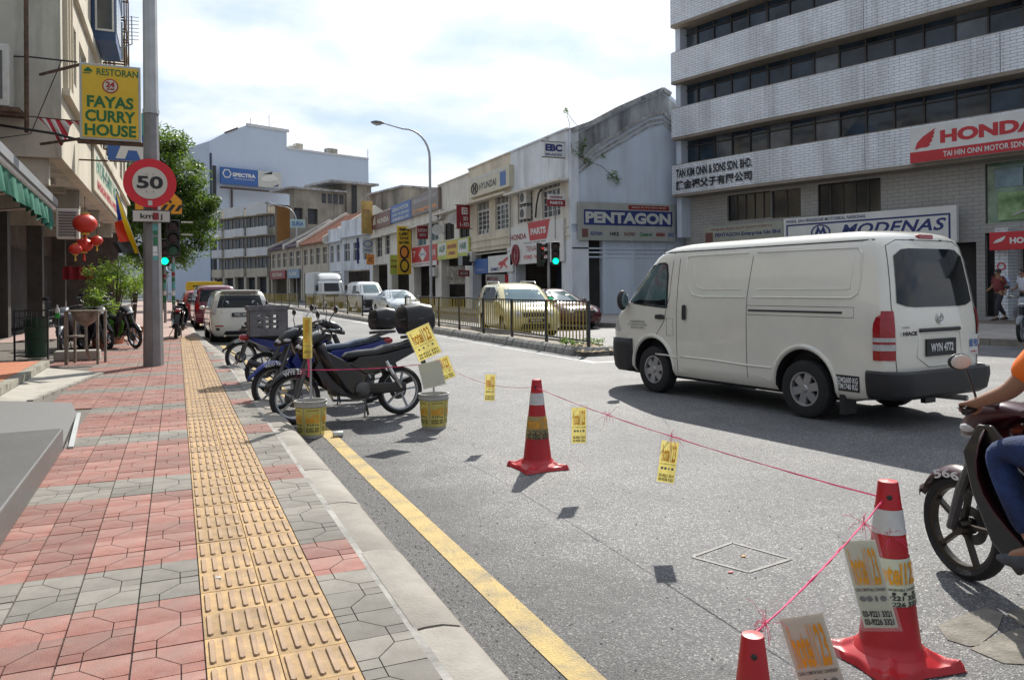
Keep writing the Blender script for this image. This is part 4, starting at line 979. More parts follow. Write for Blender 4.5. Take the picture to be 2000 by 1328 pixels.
ot(S1, 'MODENAS', s_navy, .66, .52, .58, .34, bold=.025, shear=.3, spacing=1.08)
oring(S1, 'ring', s_navy, .245, .50, .062, .24); op(S1, 'mountain_mark', s_navy, 0, 1, 0, 1, poly=[(.20, .36), (.228, .70), (.245, .53), (.262, .70), (.29, .36), (.27, .36), (.258, .54), (.245, .38), (.232, .54), (.22, .36)])
S2 = osign('shop_sign', 'grey-green board with dark lettering and a line of characters left of the bordered board', (1372, 447, 492), (1529, 428, 482), mat('sign_greygreen', (.34, .35, .29), var=.1), k=1, setb=SB - .35, th=.2)
ot(S2, 'PENJUAL ALAT-ALAT GANTI KERETA', s_dred, .5, .85, .76, .10, bold=.01); ot(S2, 'PENTAGON Enterprise Sdn Bhd', s_navy, .57, .60, .80, .20, bold=.03); ot(S2, '友 達 企 業 有 限 公 司', s_brown, .57, .25, .72, .2, bold=.03); op(S2, 'emblem', s_brown, .04, .14, .25, .75)
S3 = osign('shop_sign', 'white over red board with a red wing and large red capitals high on the showroom', (1777, 255, 318), (2092, 196, 283), s_white, th=.25)
op(S3, 'red_strip', s_red, 0, 1, 0, .30)
ot(S3, 'HONDA', s_red, .52, .63, .62, .36, bold=.055); ot(S3, 'TAI HIN ONN MOTOR SDN. BHD.', s_white, .54, .15, .62, .15, bold=.02, off=.016)
op(S3, 'wing', s_red, 0, 1, 0, 1, poly=[(.035, .36), (.05, .55), (.09, .70), (.18, .90), (.165, .80), (.175, .78), (.16, .70), (.17, .68), (.15, .60), (.16, .58), (.135, .48), (.145, .46), (.12, .40), (.07, .40)])
S4 = osign('shop_sign', 'small red board with a white wing and white capitals over the parts shop', (1932, 456, 488), (2060, 446, 486), s_red, th=.15, proud=.1)
ot(S4, 'HONDA', s_white, .60, .5, .55, .34, bold=.05); op(S4, 'wing', s_white, 0, 1, 0, 1, poly=[(.06, .38), (.10, .55), (.26, .78), (.24, .6), (.20, .48), (.14, .42)])
def gsign(label, l, r, m, Yp, th=.12):
 a0, a1, b0, b1 = onY(l[0], l[1], Yp), onY(l[0], l[2], Yp), onY(r[0], r[1], Yp), onY(r[0], r[2], Yp)
 z1, z0 = (a0.z + b0.z) / 2, (a1.z + b1.z) / 2
 t = thing('shop_sign', label, 'sign', (a0.x, Yp, z0), w=True); MB().box(a0.x, b0.x, Yp, Yp + th, z0, z1).build('panel', m, t, bevel=.01); t['_g'] = [a0.x, b0.x, Yp, z0, z1]; return t
t = gsign('grey gable wall board with big pale letters on navy over a row of logos', (1130, 392, 467), (1319, 402, 474), mat('sign_putty', (.36, .37, .34), var=.1), YA - .55)
ppanel(t, 'navy_ground', s_navy, .05, .965, .40, .80); ptext(t, 'PENTAGON', s_lgrey, .505, .60, .88, .30, bold=.05, off=.016)
ppanel(t, 'red_strip', s_dred, .50, .93, .83, .95); ptext(t, 'MAJU AUTO SDN BHD', s_cream, .715, .89, .36, .05, off=.016)
for fx, tx, mm, w_ in ((.17, 'ADVAN', s_navy, .12), (.355, 'HKS', s_black, .09), (.51, 'RACING', s_brown, .11), (.68, 'Castrol', s_green, .13), (.84, 'BREMBO', s_dred, .1), (.95, 'EBC', s_blue, .07)): ptext(t, tx, mm, fx, .18, w_, .10, bold=.04)
ppanel(t, 'emblem', s_brown, .03, .09, .08, .3)
# ============================================================ end of the street
m_bluewall = mat('pale_blue_party_wall', (.52, .60, .72), rough=.9, var=.04, scale=.15, bump=.05, dirt=.18, dcol=(.38, .44, .52), dscale=.25, streak=True)
m_white_f = mat('far_white_wall', (.62, .64, .66), rough=.9, var=.05, scale=.5, dirt=.3, dcol=(.3, .32, .34), dscale=.5, streak=True)
m_cream_f = mat('far_cream_wall', (.52, .47, .38), rough=.9, var=.08, scale=.6, dirt=.5, dcol=(.2, .18, .15), dscale=.8, streak=True)
m_orange_f = mat('orange_side_wall', (.72, .36, .14), rough=.9, var=.05, scale=.4)
m_old = mat('mould_blackened_wall', (.33, .30, .25), rough=.95, var=.25, scale=.5, dirt=1.0, dcol=(.045, .045, .045), dscale=.5, streak=True)
m_far_dark = mat('far_dark_opening', (.05, .055, .065), rough=.6, var=.4, scale=1.5)
m_far_glass = mat('far_window_glass', (.08, .10, .12), rough=.2, var=.5, scale=.8)
def atd(u, v, d): r_ = ray(u, v); return Vector((0, 0, H)) + r_ * d
def plane_between(ua, da, ub, db):
 a = atd(ua, 560, da); b = atd(ub, 560, db); a.z = b.z = 0
 xd = (b - a).normalized(); return a, b, frame(a, xd), (b - a).length, Vector((-xd.y, xd.x, 0))
def on(u, v, a, n_, xd): p = onP(u, v, a, n_); return ((p - a).dot(xd), p.z)
a, b, M, L, n_ = plane_between(412, 128, 722, 150)
xd = (b - a).normalized(); q = lambda u, v: on(u, v, a, n_, xd)
prof = [q(412, 276), q(440, 260), q(464, 251), q(482, 245), q(560, 257), q(560, 291), q(722, 312)]
prof = [(0, 0), (0, prof[0][1])] + prof[1:-1] + [(L, prof[-1][1]), (L, 0)]
tower = thing('tower_block', 'tall pale blue blank-sided block with a stepped roofline and a billboard on its side', 'building', a, w=True)
ML = M @ Matrix(((1, 0, 0, 0), (0, 0, 1, 0), (0, 1, 0, 0), (0, 0, 0, 1)))
MB().prism(prof, 0, 18, ML).build('wall', m_bluewall, tower)
for i_, j_, w_ in ((4, 5, .5), (6, 7, .3)): MB().bar(M @ Vector((prof[i_][0], .1, prof[i_][1] + .1)), M @ Vector((prof[j_][0] + (.4 if i_ == 4 else 0), .1, prof[j_][1] + .1)), .5, w_).build('roof_edge', m_white_f, tower)
MB().bar(M @ Vector((prof[2][0], .1, prof[2][1] + .05)), M @ Vector((prof[3][0], .1, prof[3][1] + .05)), .5, .25).build('dark_roof_edge', m_rust, tower)
MB().bar(M @ Vector((.1, -.15, 1)), M @ Vector((.1, -.15, q(412, 300)[1])), .35).build('downpipe', mat('navy_pipe', (.04, .06, .1)), tower)
for u, v, h_ in ((493, 248, 1.6), (529, 252, 2.4), (722, 312, 2.0)):
 z = q(u, v); MB().tube([M @ Vector((z[0], .6, z[1] - .2)), M @ Vector((z[0], .6, z[1] + h_))], .06, 5).build('antenna', m_steel, tower)
for u, v, w_, h_ in ((590, 296, 1.3, 1.5), (612, 300, .7, .7), (655, 304, 2.0, 1.4), (575, 293, 1.0, .8)):
 z = q(u, v); MB().box(z[0] - w_ / 2, z[0] + w_ / 2, .8, 2.2, z[1] - .5, z[1] + h_, M).build('roof_tank', m_old if w_ > 1.5 else m_cream_f, tower)
a2 = atd(378, 560, 150); a2.z = 0
xd2 = (a - a2); LL = xd2.length; xd2.normalize(); M2 = frame(a2, xd2)
MB().wall(0, LL - .02, 0, q(412, 290)[1] - 1.0, [(LL * .35, LL * .8, z, z + 1.9) for z in (4.5, 9.5, 14.5, 19.5)], .4, M2).build('street_wall', m_white_f, tower)
MB().box(0.1, LL - .1, .41, 1, 0, 22, M2).build('dark_room', m_far_dark, tower)
for k, z in enumerate((4.5, 9.5, 14.5, 19.5)): MB().box(LL * .35, LL * .8, .2, .25, z, z + 1.9, M2).build('pane', m_far_glass, tower)
bb = thing('billboard', 'blue and white billboard with white capitals and a white car picture on the blank wall', 'billboard', M @ Vector((q(424, 345)[0], -1.2, q(424, 362)[1])), w=True)
ba, bz1 = q(424, 324); _, bz0 = q(424, 361); bm, _ = q(497, 343); be, _ = q(542, 340)
bz1 -= .3; bz0 += .1
MB().box(ba, bm, -1.3, -1.0, bz0, bz1, M).build('blue_panel', s_blue, bb); MB().box(bm + .01, be, -1.3, -1.0, bz0, bz1, M).build('white_panel', s_lgrey, bb)
text('SPECTRA', s_white, bb, M @ Vector((ba + (bm - ba) * .62, -1.31, bz0 + (bz1 - bz0) * .60)), xd, (0, 0, 1), (bm - ba) * .62, (bz1 - bz0) * .24, bold=.05)
text('GRAPHIC SOLUTIONS', s_white, bb, M @ Vector((ba + (bm - ba) * .62, -1.31, bz0 + (bz1 - bz0) * .36)), xd, (0, 0, 1), (bm - ba) * .55, .18, bold=.02)
MB().lathe([(.75, 0), (1, 0), (1, .05), (.75, .05)], 6, M @ Matrix.Translation((ba + (bm - ba) * .16, -1.31, bz0 + (bz1 - bz0) * .62)) @ Matrix.Rotation(R(90), 4, 'X') @ Matrix.Diagonal((.8, .8, 1, 1)), caps=False).build('emblem', s_white, bb)
MB().prism([(0, .2), (1.4, .9), (2.4, 1.0), (3.2, .5), (3.3, .1), (1.2, -.3), (.2, -.2)], 0, .05, M @ Matrix.Translation((bm + .35, -1.31, bz0 + 1.3)) @ Matrix(((1, 0, 0, 0), (0, 0, -1, 0), (0, 1, 0, 0), (0, 0, 0, 1)))).build('car_picture', s_white, bb)
MB().prism([(0, 0), (1.1, .5), (.9, .1)], 0, .06, M @ Matrix.Translation((be - 1.6, -1.32, bz0 + .2)) @ Matrix(((1, 0, 0, 0), (0, 0, -1, 0), (0, 1, 0, 0), (0, 0, 0, 1)))).build('blue_wedge', s_navy, bb)
MB().prism([(0, 0), (1.6, .6), (1.5, .1)], 0, .06, M @ Matrix.Translation((bm + 1.0, -1.33, bz0 + 2.2)) @ Matrix(((1, 0, 0, 0), (0, 0, -1, 0), (0, 1, 0, 0), (0, 0, 0, 1)))).build('car_window', s_black, bb)
MB().box(ba, be + .8, -1.8, -.9, bz0 - .75, bz0 - .55, M).build('catwalk', m_rust, bb)
MB().bar(M @ Vector((ba + 2.4, -.2, bz0 - 6)), M @ Vector((ba + 2.4, -.2, bz0 - .7)), .25).build('post', m_rust, bb)
a, b, M, L, n_ = plane_between(414, 117, 524, 108)
xd = (b - a).normalized()
apt = thing('balcony_block', 'four storey grey block of staggered balconies with a bright orange side wall', 'building', a, w=True)
MB().box(0, L, 1.2, 1.5, 0, 13.2, M).build('rear_wall', m_cream_f, apt)
MB().box(L * .0, L, 1.0, 9, 13.2, 13.4, M).build('roof', m_old, apt); MB().box(0, L - .3, 1.6, 9, 0, 13.1, M).build('core', m_cream_f, apt)
for z in (3.4, 6.3, 9.2):
 for k in range(5):
  a0 = L * k / 5 + .1; a1 = L * (k + 1) / 5 - .1; st = .35 * (k % 2)
  MB().box(a0, a1, st - .1, st + .1, z, z + 1.15, M).build('balcony', m_white_f if z > 4 else m_cream_f, apt)
  MB().box(a0, a1, 1.05, 1.15, z + 1.2, z + 2.7, M).build('window', m_far_glass, apt)
  for h_ in (.33, .66): MB().box(a0 + (a1 - a0) * h_ - .05, a0 + (a1 - a0) * h_ + .05, .95, 1.2, z + 1.2, z + 2.7, M).build('mullion', m_cream_f, apt)
 MB().box(0, L, .1, 1.2, z - .12, z, M).build('slab', m_cream_f, apt)
for k in range(5):
 a0 = L * k / 5 + .1; a1 = L * (k + 1) / 5 - .1; st = .35 * (k % 2)
 MB().box(a0, a1, st - .1, st + .1, 12.1, 13.5 + .3 * (k > 2), M).build('balcony', m_white_f, apt)
MB().box(0, L, .1, 1.2, 11.98, 12.1, M).build('slab', m_cream_f, apt)
a3 = b.copy(); b3 = atd(579, 560, 118); b3.z = 0; xd3 = (b3 - a3).normalized(); M3 = frame(a3, xd3); L3 = (b3 - a3).length
MB().box(L - .28, L + .02, 1.55, 13.0, 3, 13.19, M).build('side_wall', m_orange_f, apt)
MB().box(0, L, .8, .9, .1, 3.2, M).build('shopfront', m_far_dark, apt)
for k in range(6): MB().box(L * k / 5.2, L * k / 5.2 + .5, .1, .6, .1, 3.3, M).build('column', m_cream_f, apt)
a, b, M, L, n_ = plane_between(570, 104, 722, 112)
xd = (b - a).normalized(); q = lambda u, v: on(u, v, a, n_, xd)
old = thing('old_block', 'old mould-blackened concrete block with flat overhanging roofs behind the tiled roofs', 'building', a, w=True)
x1_, zt_ = q(622, 373); x2_, zt2 = q(674, 360); x3_, _ = q(722, 360)
MB().wall(0, x1_, 0, zt_, [(x1_ * .1, x1_ * .42, zt_ - 4.6, zt_ - 2.5), (x1_ * .6, x1_ * .97, zt_ - 4.6, zt_ - 2.5)], .4, M).build('wall', m_old, old)
MB().box(0.2, x1_, .42, .5, 0, zt_ - 1, M).build('dark_room', m_far_dark, old)
MB().box(x1_ + .01, x2_, .0, 6, 0, zt_, M).build('wall', m_old, old); MB().box(x2_ + .01, x3_, -.4, 6, 0, zt2, M).build('stair_tower', m_old, old)
MB().box(-.3, x2_, -.5, 6, zt_, zt_ + .25, M).build('roof', m_mould, old); MB().box(x1_ + 1.2, x3_ + .8, -1.2, 6.5, zt2, zt2 + .3, M).build('roof', m_mould, old)
MB().box(x2_ + .8, x2_ + 1.6, -.45, -.39, 6, zt2 - .1, M).build('stain_pipe', m_black, old)
for k in range(4): MB().box(x1_ + .5 + k * .9, x1_ + 1.1 + k * .9, -.06, 0, zt_ - 1.6, zt_ - .3, M).build('vent', m_far_dark, old)
a, b, M, L, n_ = plane_between(722, 96, 790, 88)
MB2 = thing('low_old_block', 'long low grey block just visible over the brown and blue parapet boards', 'building', a, w=True)
MB().box(0, L, 0, 5, 0, 12.9, M).build('wall', m_old, MB2); MB().box(-.2, L + .2, -.3, 5, 12.9, 13.1, M).build('roof', m_mould, MB2)
P = [Vector((FX, YE, 0)), atd(668, 560, 82.5), atd(612, 560, 91), atd(530, 560, 106)]
for p in P: p.z = 0
def row_house(label, a, b, wallm, eave, roofm, ridge, par=None, sign=None, upm=None):
 xd = (a - b).normalized(); M = frame(b, xd); L = (a - b).length      # u grows towards the viewer's right
 t = thing('shophouse', label, 'building', b, w=True)
 n = max(2, round(L / 2.4)); wd = L / n
 holes = [(k * wd + .45, (k + 1) * wd - .45, 4.4, 6.2) for k in range(n)]
 MB().wall(0, L, 3.4, eave, holes, .3, M).build('wall', wallm, t)
 for k in range(n):
  MB().box(k * wd + .45, (k + 1) * wd - .45, .2, .24, 4.4, 6.2, M).build('pane', m_far_glass, t)
  fr = MB().box((k + .5) * wd - .05, (k + .5) * wd + .05, .1, .2, 4.4, 6.2, M); fr.box(k * wd + .45, (k + 1) * wd - .45, .12, .19, 5.5, 5.6, M); fr.build('window_frame', m_cream2, t)
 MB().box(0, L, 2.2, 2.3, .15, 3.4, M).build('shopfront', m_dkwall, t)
 MB().box(0, .5, 0, .5, .15, 3.4, M).build('column', wallm, t); MB().box(L - .5, L - .01, 0, .5, .15, 3.4, M).build('column', wallm, t)
 if roofm:
  PM = M @ Matrix(((0, 0, 1, 0), (1, 0, 0, 0), (0, 1, 0, 0), (0, 0, 0, 1)))
  MB().prism([(-.5, eave), (5.5, ridge), (11.5, eave), (11.5, eave - .2), (-.5, eave - .2)], .15, L - .15, PM).build('roof', roofm, t)
  mb = MB()
  for k in range(int(L / .9)):
   mb.bar(M @ Vector((.4 + k * .9, -.5, eave + .03)), M @ Vector((.4 + k * .9, 5.5, ridge + .03)), .10, .07)
  mb.build('roof_rib', roofm, t, kind='stuff')
  for u in (-.12, L - .13):
   mb = MB(); mb.prism([(-.6, eave - .3), (-.6, eave + .35), (5.5, ridge + .4), (11.6, eave + .35), (11.6, eave - .3)], u, u + .26, PM).build('party_gable', m_wwall if wallm is not m_cream_f else m_cream2, t)
 else: MB().box(0, L, -.1, .3, eave, eave + par, M).box(0, L, -.5, -.1, eave - .1, eave, M).build('parapet', upm or wallm, t); MB().box(0, L, .3, 10, eave + par - 1, eave + par - .9, M).build('roof', m_mould, t)
 if sign:
  mm, tx, mt = sign; MB().box(.3, L - .3, -.25, -.1, 2.9, 4.0, M).build('fascia_sign', mm, t); text(tx, mt, t, M @ Vector((L / 2, -.26, 3.45)), xd, (0, 0, 1), L * .6, .5, bold=.03)
 return t
row_house('white shophouse with a plain white parapet hiding its roof, next to the ochre board', P[0], P[0].lerp(P[1], .98), m_wwall, 6.9, None, 0, par=1.7)
row_house('white shophouse with a sloped parapet just before the clay-tiled roofs', P[1], P[1].lerp(P[2], .42), m_wwall, 6.6, None, 0, par=1.4)
row_house('cream shophouse under the large orange clay-tiled roof', P[1].lerp(P[2], .44), P[2].lerp(P[3], .22), m_cream_f, 6.9, m_tile_r, 10.6)
row_house('cream shophouse under the purple-grey tiled roof with a pale blue fascia', P[2].lerp(P[3], .24), P[2].lerp(P[3], .55), m_cream_f, 6.9, m_tile_d, 10.2, sign=(mat('sign_paleblue', (.22, .32, .42)), 'KLINIK', s_white))
row_house('cream end shophouse with green window bars and a red fascia, beside the balcony block', P[2].lerp(P[3], .57), P[3], m_cream_f, 6.9, m_tile_d, 9.4, sign=(s_dred, 'RESTORAN', s_cream))
t = thing('projecting_sign', 'pale green roof sign on a frame above the purple-grey roof', 'sign', atd(567, 437, 90), w=True)
pa, pb_ = atd(567, 445, 90), atd(598, 428, 90)
MB().box(pa.x, pb_.x, pa.y, pa.y + .2, pa.z, pb_.z).build('panel', mat('sign_palegreen', (.35, .50, .52)), t, bevel=.02); text('SURIA', s_blue, t, ((pa.x + pb_.x) / 2, pa.y, (pa.z + pb_.z) / 2), (1, 0, 0), (0, 0, 1), 1.3, .5, bold=.03)
a, b, M, L, n_ = plane_between(325, 150, 420, 138)
t = thing('end_building', 'low dim shop block closing the far end of the street under the tree', 'building', a, w=True)
MB().box(0, L, 0, 6, 0, 5.4, M).build('wall', mat('end_wall', (.22, .25, .28), var=.3, scale=.4), t)
for k in range(5): MB().box(L * k / 5 + .4, L * (k + 1) / 5 - .4, -.05, -.01, .2, 2.8, M).build('shopfront', m_far_dark, t); MB().box(L * k / 5 + .2, L * (k + 1) / 5 - .2, -.12, -.06, 3.0, 3.8, M).build('fascia', [s_grey, s_teal, s_blue, s_dred, s_grey][k], t)
t = thing('distant_block', 'plain pale block far behind the roadside tree', 'building', atd(300, 560, 165), w=True)
a = atd(230, 560, 165); MB().box(a.x - 14, a.x + 9, a.y, a.y + 10, 0, 21).build('wall', m_white_f, t)
m_bark = mat('bark', (.12, .095, .07), rough=.95, var=.3, scale=6, bump=.6, bscale=14)
m_tleaf = leafmat('tree_leaf', (.035, .08, .02), (.085, .145, .035), .5)
def tree(label, base, h, crown, seed, leaf=.22, per=150, n=60, mleaf=None, cat='tree'):
 rnd = random.Random(seed); base = Vector(base)
 t = thing('tree', label, cat, base, w=True); tr = MB()
 top = base + Vector((crown[0] * .2, 0, h * .78))
 tr.tube([base, base + Vector((.1, 0, h * .2)), base + Vector((.0, .1, h * .42)), top], [.30, .24, .19, .07], 10)
 cl = []; cz = base.z + h - crown[2]
 for i in range(n):
  d = Vector((rnd.gauss(0, 1), rnd.gauss(0, 1), rnd.gauss(0, 1))).normalized() * (rnd.random() ** .4)
  cl.append(Vector((base.x + d.x * crown[0], base.y + d.y * crown[1], cz + d.z * crown[2])))
 for c in cl[::5]:
  s0 = base + Vector((0, .05, h * rnd.uniform(.3, .6))); mid = s0.lerp(c, .5) + Vector((0, 0, rnd.uniform(-.3, .8)))
  tr.tube([s0, mid, c], [.10, .06, .02], 6)
 tr.build('trunk', m_bark, t, smooth=True)
 cr_ = MB()
 for c in cl:
  r_ = rnd.uniform(.55, 1.25) * min(crown) * .30; leaves(cr_, c, (r_, r_, r_ * .7), int(per * rnd.uniform(.5, 1.3)), leaf, rnd)
 cr_.build('crown', mleaf or m_tleaf, t)
 return t
tree('large leafy street tree with a drooping crown beyond the speed sign', (-1.0, 60, .15), 12.7, (3.5, 3.6, 5.3), 5, leaf=.16, per=300, n=190)
tree('darker tree further down the left side beyond the large street tree', (-2.5, 82, .15), 12, (4, 4, 4.2), 9, leaf=.3, per=110, n=50)
# ============================================================ left-hand buildings and their frontage
m_beige = mat('sunlit_beige_wall', (.54, .49, .39), rough=.9, var=.06, scale=.6, bump=.1, bscale=10, dirt=.45, dcol=(.25, .21, .15), dscale=.9, streak=True)
m_greyend = mat('grimy_end_wall', (.46, .44, .38), rough=.9, var=.12, scale=.7, bump=.15, bscale=10, dirt=.8, dcol=(.10, .09, .07), dscale=.9, streak=True)
m_bluef = mat('navy_window_frame', (.03, .07, .17), rough=.5, var=.1)
m_wire = mat('cable', (.03, .03, .03), rough=.7)
LX = -2.4
ML_ = frame((LX, 0, 0), (0, 1, 0))       # u = +Y, depth = -X
LYA = 20.8
ends = [LYA, 27.0, 33.5, 40.0, 46.5]
zsof = onY(128, 312, LYA).z              # underside of the overhang
left_labels = ['nearest beige upper storeys overhanging the walkway, with the grimy grey end wall', 'beige shophouse with the navy framed projecting window', 'beige shophouse with mirrored caged windows above the walkway', 'last beige shophouse of the left row before the street tree']
lrnd = random.Random(11)
for i in range(4):
 y0, y1 = ends[i], ends[i + 1]
 t = thing('shophouse', left_labels[i], 'building', (LX, y0, 0), w=True)
 holes = []
 for z in (6.9, 10.1): holes += [(y0 + 1.0, y0 + 2.9, z, z + 1.5), (y0 + 3.6, y0 + 5.5, z, z + 1.5)]
 MB().wall(y0 + (.01 if i else 0), y1, zsof, 13.6, holes, .28, ML_).build('front_wall', m_beige, t)
 MB().box(y0, y1, -.12, -.0, 9.1, 9.4, ML_).build('ledge', m_beige, t); MB().box(y0, y1, -.16, 0, zsof + 1.5, zsof + 1.66, ML_).build('ledge', m_beige, t); MB().box(y0, y1, -.2, .3, 13.6, 13.8, ML_).build('parapet', m_beige, t)
 for h in holes: window(t, ML_, h[0], h[1], h[2], h[3], cols=3, rows=2, louvre=0)
 MB().box(y0, y1, .285, 3.4, zsof, zsof + .25, ML_).build('soffit', m_greyend, t)
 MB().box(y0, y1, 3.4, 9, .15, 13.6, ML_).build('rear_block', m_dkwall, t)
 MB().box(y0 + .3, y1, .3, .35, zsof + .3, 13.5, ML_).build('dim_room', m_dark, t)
 for yy in (y0 + .2,): MB().box(yy, yy + .45, 2.2 if i else 1.9, 2.7 if i else 2.25, .15, zsof - .003, ML_).build('column', mat('shade_toned_column', (.05, .047, .042), var=.3) if i else mat('green_column', (.06, .085, .03), var=.15, dirt=.5, dcol=(.08, .08, .05), dscale=2), t)  # columns past the green one: deep walkway shade put into their colour
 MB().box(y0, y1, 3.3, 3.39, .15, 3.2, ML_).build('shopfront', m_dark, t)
 for k in (1.6, 3.6, 5.6): MB().bar((LX - .6, y0 + k, zsof - .02), (LX - 2.6, y0 + k, zsof - .02), .22, .3).build('beam', m_greyend, t)
 MB().box(y0, y0 + .25, .29, 3.4, .0 + zsof - .6, zsof - .01, ML_).build('cross_beam', m_greyend, t)
 if i == 0:
  MB().box(LX - 1.9, LX, LYA - .2, LYA - .005, zsof, 13.6).build('end_wall', m_greyend, t)
  MB().box(LX - 8, LX - 1.9, LYA - .12, LYA - .005, zsof - .8, 13.6).build('end_wall', m_greyend, t)
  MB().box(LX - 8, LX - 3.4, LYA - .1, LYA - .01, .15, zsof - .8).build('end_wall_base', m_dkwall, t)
  for k in range(3): MB().box(LYA + .25 + k * .5, LYA + .33 + k * .5, -.10, 0, zsof + 1.7, 9.1, ML_).build('fin', m_beige, t)
 if i == 1:
  f = MB().box(y0 + .8, y0 + 3.2, -.7, -.02, 9.45, 13.0, ML_).build('window_box', m_bluef, t)
  for (a_, b_) in ((.95, 2.0), (2.1, 3.05)):
   for z in (9.8, 11.4): MB().box(y0 + a_, y0 + b_, -.72, -.705, z, z + 1.3, ML_).build('pane', m_pane, t)
  for (xa, xb) in ((.2, .62),):
   for z in (9.8, 11.4):
    MB().box(LX + .18, LX + .6, y0 + .78, y0 + .795, z, z + 1.35).build('pane', m_pane, t)
    fr = MB();
    for (q0, q1, r0, r1) in ((.12, .18, z - .06, z + 1.4), (.60, .66, z - .06, z + 1.4), (.18, .6, z - .06, z), (.18, .6, z + 1.34, z + 1.4)): fr.box(LX + q0, LX + q1, y0 + .76, y0 + .80, r0, r1)
    fr.build('pane_frame', m_wframe, t)
 if i == 2:
  for z in (6.6, 8.2, 9.8, 11.4):
   fr = MB()
   for yy in (y0 - 2.0, y0 - .6, y0 + .8):
    for xx in (LX + .05, LX + .75):
     fr.bar((xx, yy, z), (xx, yy, z + 1.5), .05)
    fr.bar((LX + .05, yy, z), (LX + .75, yy, z), .05).bar((LX + .05, yy, z + 1.5), (LX + .75, yy, z + 1.5), .05)
   fr.bar((LX + .75, y0 - 2, z), (LX + .75, y0 + .8, z), .05).bar((LX + .75, y0 - 2, z + 1.5), (LX + .75, y0 + .8, z + 1.5), .05)
   c = fr.build('window_cage', m_rust, t)
   MB().box(LX + .10, LX + .70, y0 - 1.98, y0 - 1.96, z + .06, z + 1.44).build('cage_pane', mat('mirrored_pane', (.45, .52, .58), rough=.15, var=.15, scale=2), t)
t = thing('shophouse', 'low shop at the left edge whose green awning hangs over the walkway', 'building', (-4.6, 4, 0), w=True)
MB().box(-9, -4.6, 2, 20.5, .15, 6.5).build('wall', m_greyend, t); MB().box(-4.6, -4.52, 3, 20.4, .3, 3.6).build('shopfront', m_dark, t)
t = thing('fascia_sign', 'pale fascia sign with green and red letters along the sunlit overhang', 'sign', (LX + .02, 27.5, 4.9), w=True)
MB().box(LX + .02, LX + .08, 27.5, 39.5, zsof + .1, zsof + 1.45).build('panel', s_cream, t)
text('FAYAS CURRY HOUSE', S('fascia_green', (.03, .22, .14)), t, (LX + .08, 33.5, zsof + 1.0), (0, 1, 0), (0, 0, 1), 10.5, .55, bold=.03); text('MASAKAN INDIA & WESTERN', s_red, t, (LX + .08, 33.5, zsof + .4), (0, 1, 0), (0, 0, 1), 10, .3, bold=.03)
MB().box(LX - 3.5, LX - .4, 46.2, 46.4, .15, zsof).build('dark_end_closure', m_dkwall, thing('side_wall', 'added dark cross wall closing the far end of the left walkway', 'wall', (LX - 2, 46.2, .15), w=True))  # dark wall added so the open walkway end does not show bright
t = thing('awning', 'green canvas awning with a white front rail over the left walkway', 'awning', (-2.2, 11, 3.2), w=True)
a0 = onX(0, 312, -2.2); a1 = onX(104, 407, -2.2); a0 = a0 + (a0 - a1).normalized() * 1.2
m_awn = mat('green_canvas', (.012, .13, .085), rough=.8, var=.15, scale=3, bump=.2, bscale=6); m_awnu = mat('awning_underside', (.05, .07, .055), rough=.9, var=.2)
MB().add([a0, a1, Vector((-4.5, a1.y, a1.z + 1.3)), Vector((-4.5, a0.y, a0.z + 1.3))], [(0, 1, 2, 3)]).build('canopy', m_awnu, t, solid=.01)
n = 48
def val(u, v):
 p = a0.lerp(a1, u); dz = (.40 + .035 * math.cos(u * 2 * math.pi * 11)) * v
 return (p.x + .05 * math.sin(u * 75) * v + .02 * math.sin(u * 173) * v, p.y, p.z - dz)
MB().grid(120, 5, val).build('valance', m_awn, t, smooth=True)
MB().tube([a0, a1], .05, 8).build('front_rail', mat('white_rail', (.62, .62, .62), rough=.4), t)
MB().bar(a0 + Vector((0, 0, .1)), a1 + Vector((0, 0, .1)), .16, .14).build('roller_cover', mat('grey_rail', (.22, .23, .24), rough=.5), t)
for f_ in (.3, .62, .95): p = a0.lerp(a1, f_); MB().tube([p, (-3.4, p.y, 3.0), (-4.5, p.y, 2.6)], .025, 6).build('arm', m_steel, t)
Ys = 18.8
p0, p1 = onY(155, 196, Ys), onY(275, 204, Ys); zt_, zb_ = (onY(155, 123, Ys).z + onY(273, 131, Ys).z) / 2, (onY(158, 270, Ys).z + onY(277, 280, Ys).z) / 2
t = thing('restaurant_sign', 'yellow restaurant lightbox sign with green capitals hanging beside the lamp pole', 'sign', (p0.x, Ys, zb_), w=True)
MB().box(p0.x, p1.x, Ys, Ys + .22, zb_, zt_).build('frame', mat('sign_frame', (.42, .42, .40), rough=.4, metal=.3), t, bevel=.01)
MB().box(p0.x + .05, p1.x - .05, Ys - .012, Ys, zb_ + .05, zt_ - .05).build('face', S('mustard', (.68, .44, .025), dirt=.25, dcol=(.5, .3, .03)), t)
cx, W_, Hs = (p0.x + p1.x) / 2, p1.x - p0.x, zt_ - zb_
sg = S('letter_green', (.01, .13, .035)); rr = S('letter_maroon', (.36, .015, .02))
for tx, fz, fw, fh, b_ in (('FAYAS', .50, .76, .155, .035), ('CURRY', .315, .82, .155, .035), ('HOUSE', .13, .84, .155, .035)): text(tx, sg, t, (cx, Ys - .012, zb_ + fz * Hs), (1, 0, 0), (0, 0, 1), fw * W_, fh * Hs, bold=b_)
text('RESTORAN', sg, t, (cx + .12 * W_, Ys - .012, zb_ + .895 * Hs), (1, 0, 0), (0, 0, 1), .68 * W_, .09 * Hs, bold=.015)
RM = lambda x, z, y=Ys - .014: Matrix.Translation((x, y, z)) @ Matrix.Rotation(R(90), 4, 'X')
MB().lathe([(0, 0), (.155 * 1.0, 0), (.155, .004), (0, .004)], 28, RM(cx, zb_ + .715 * Hs)).build('disc', rr, t)
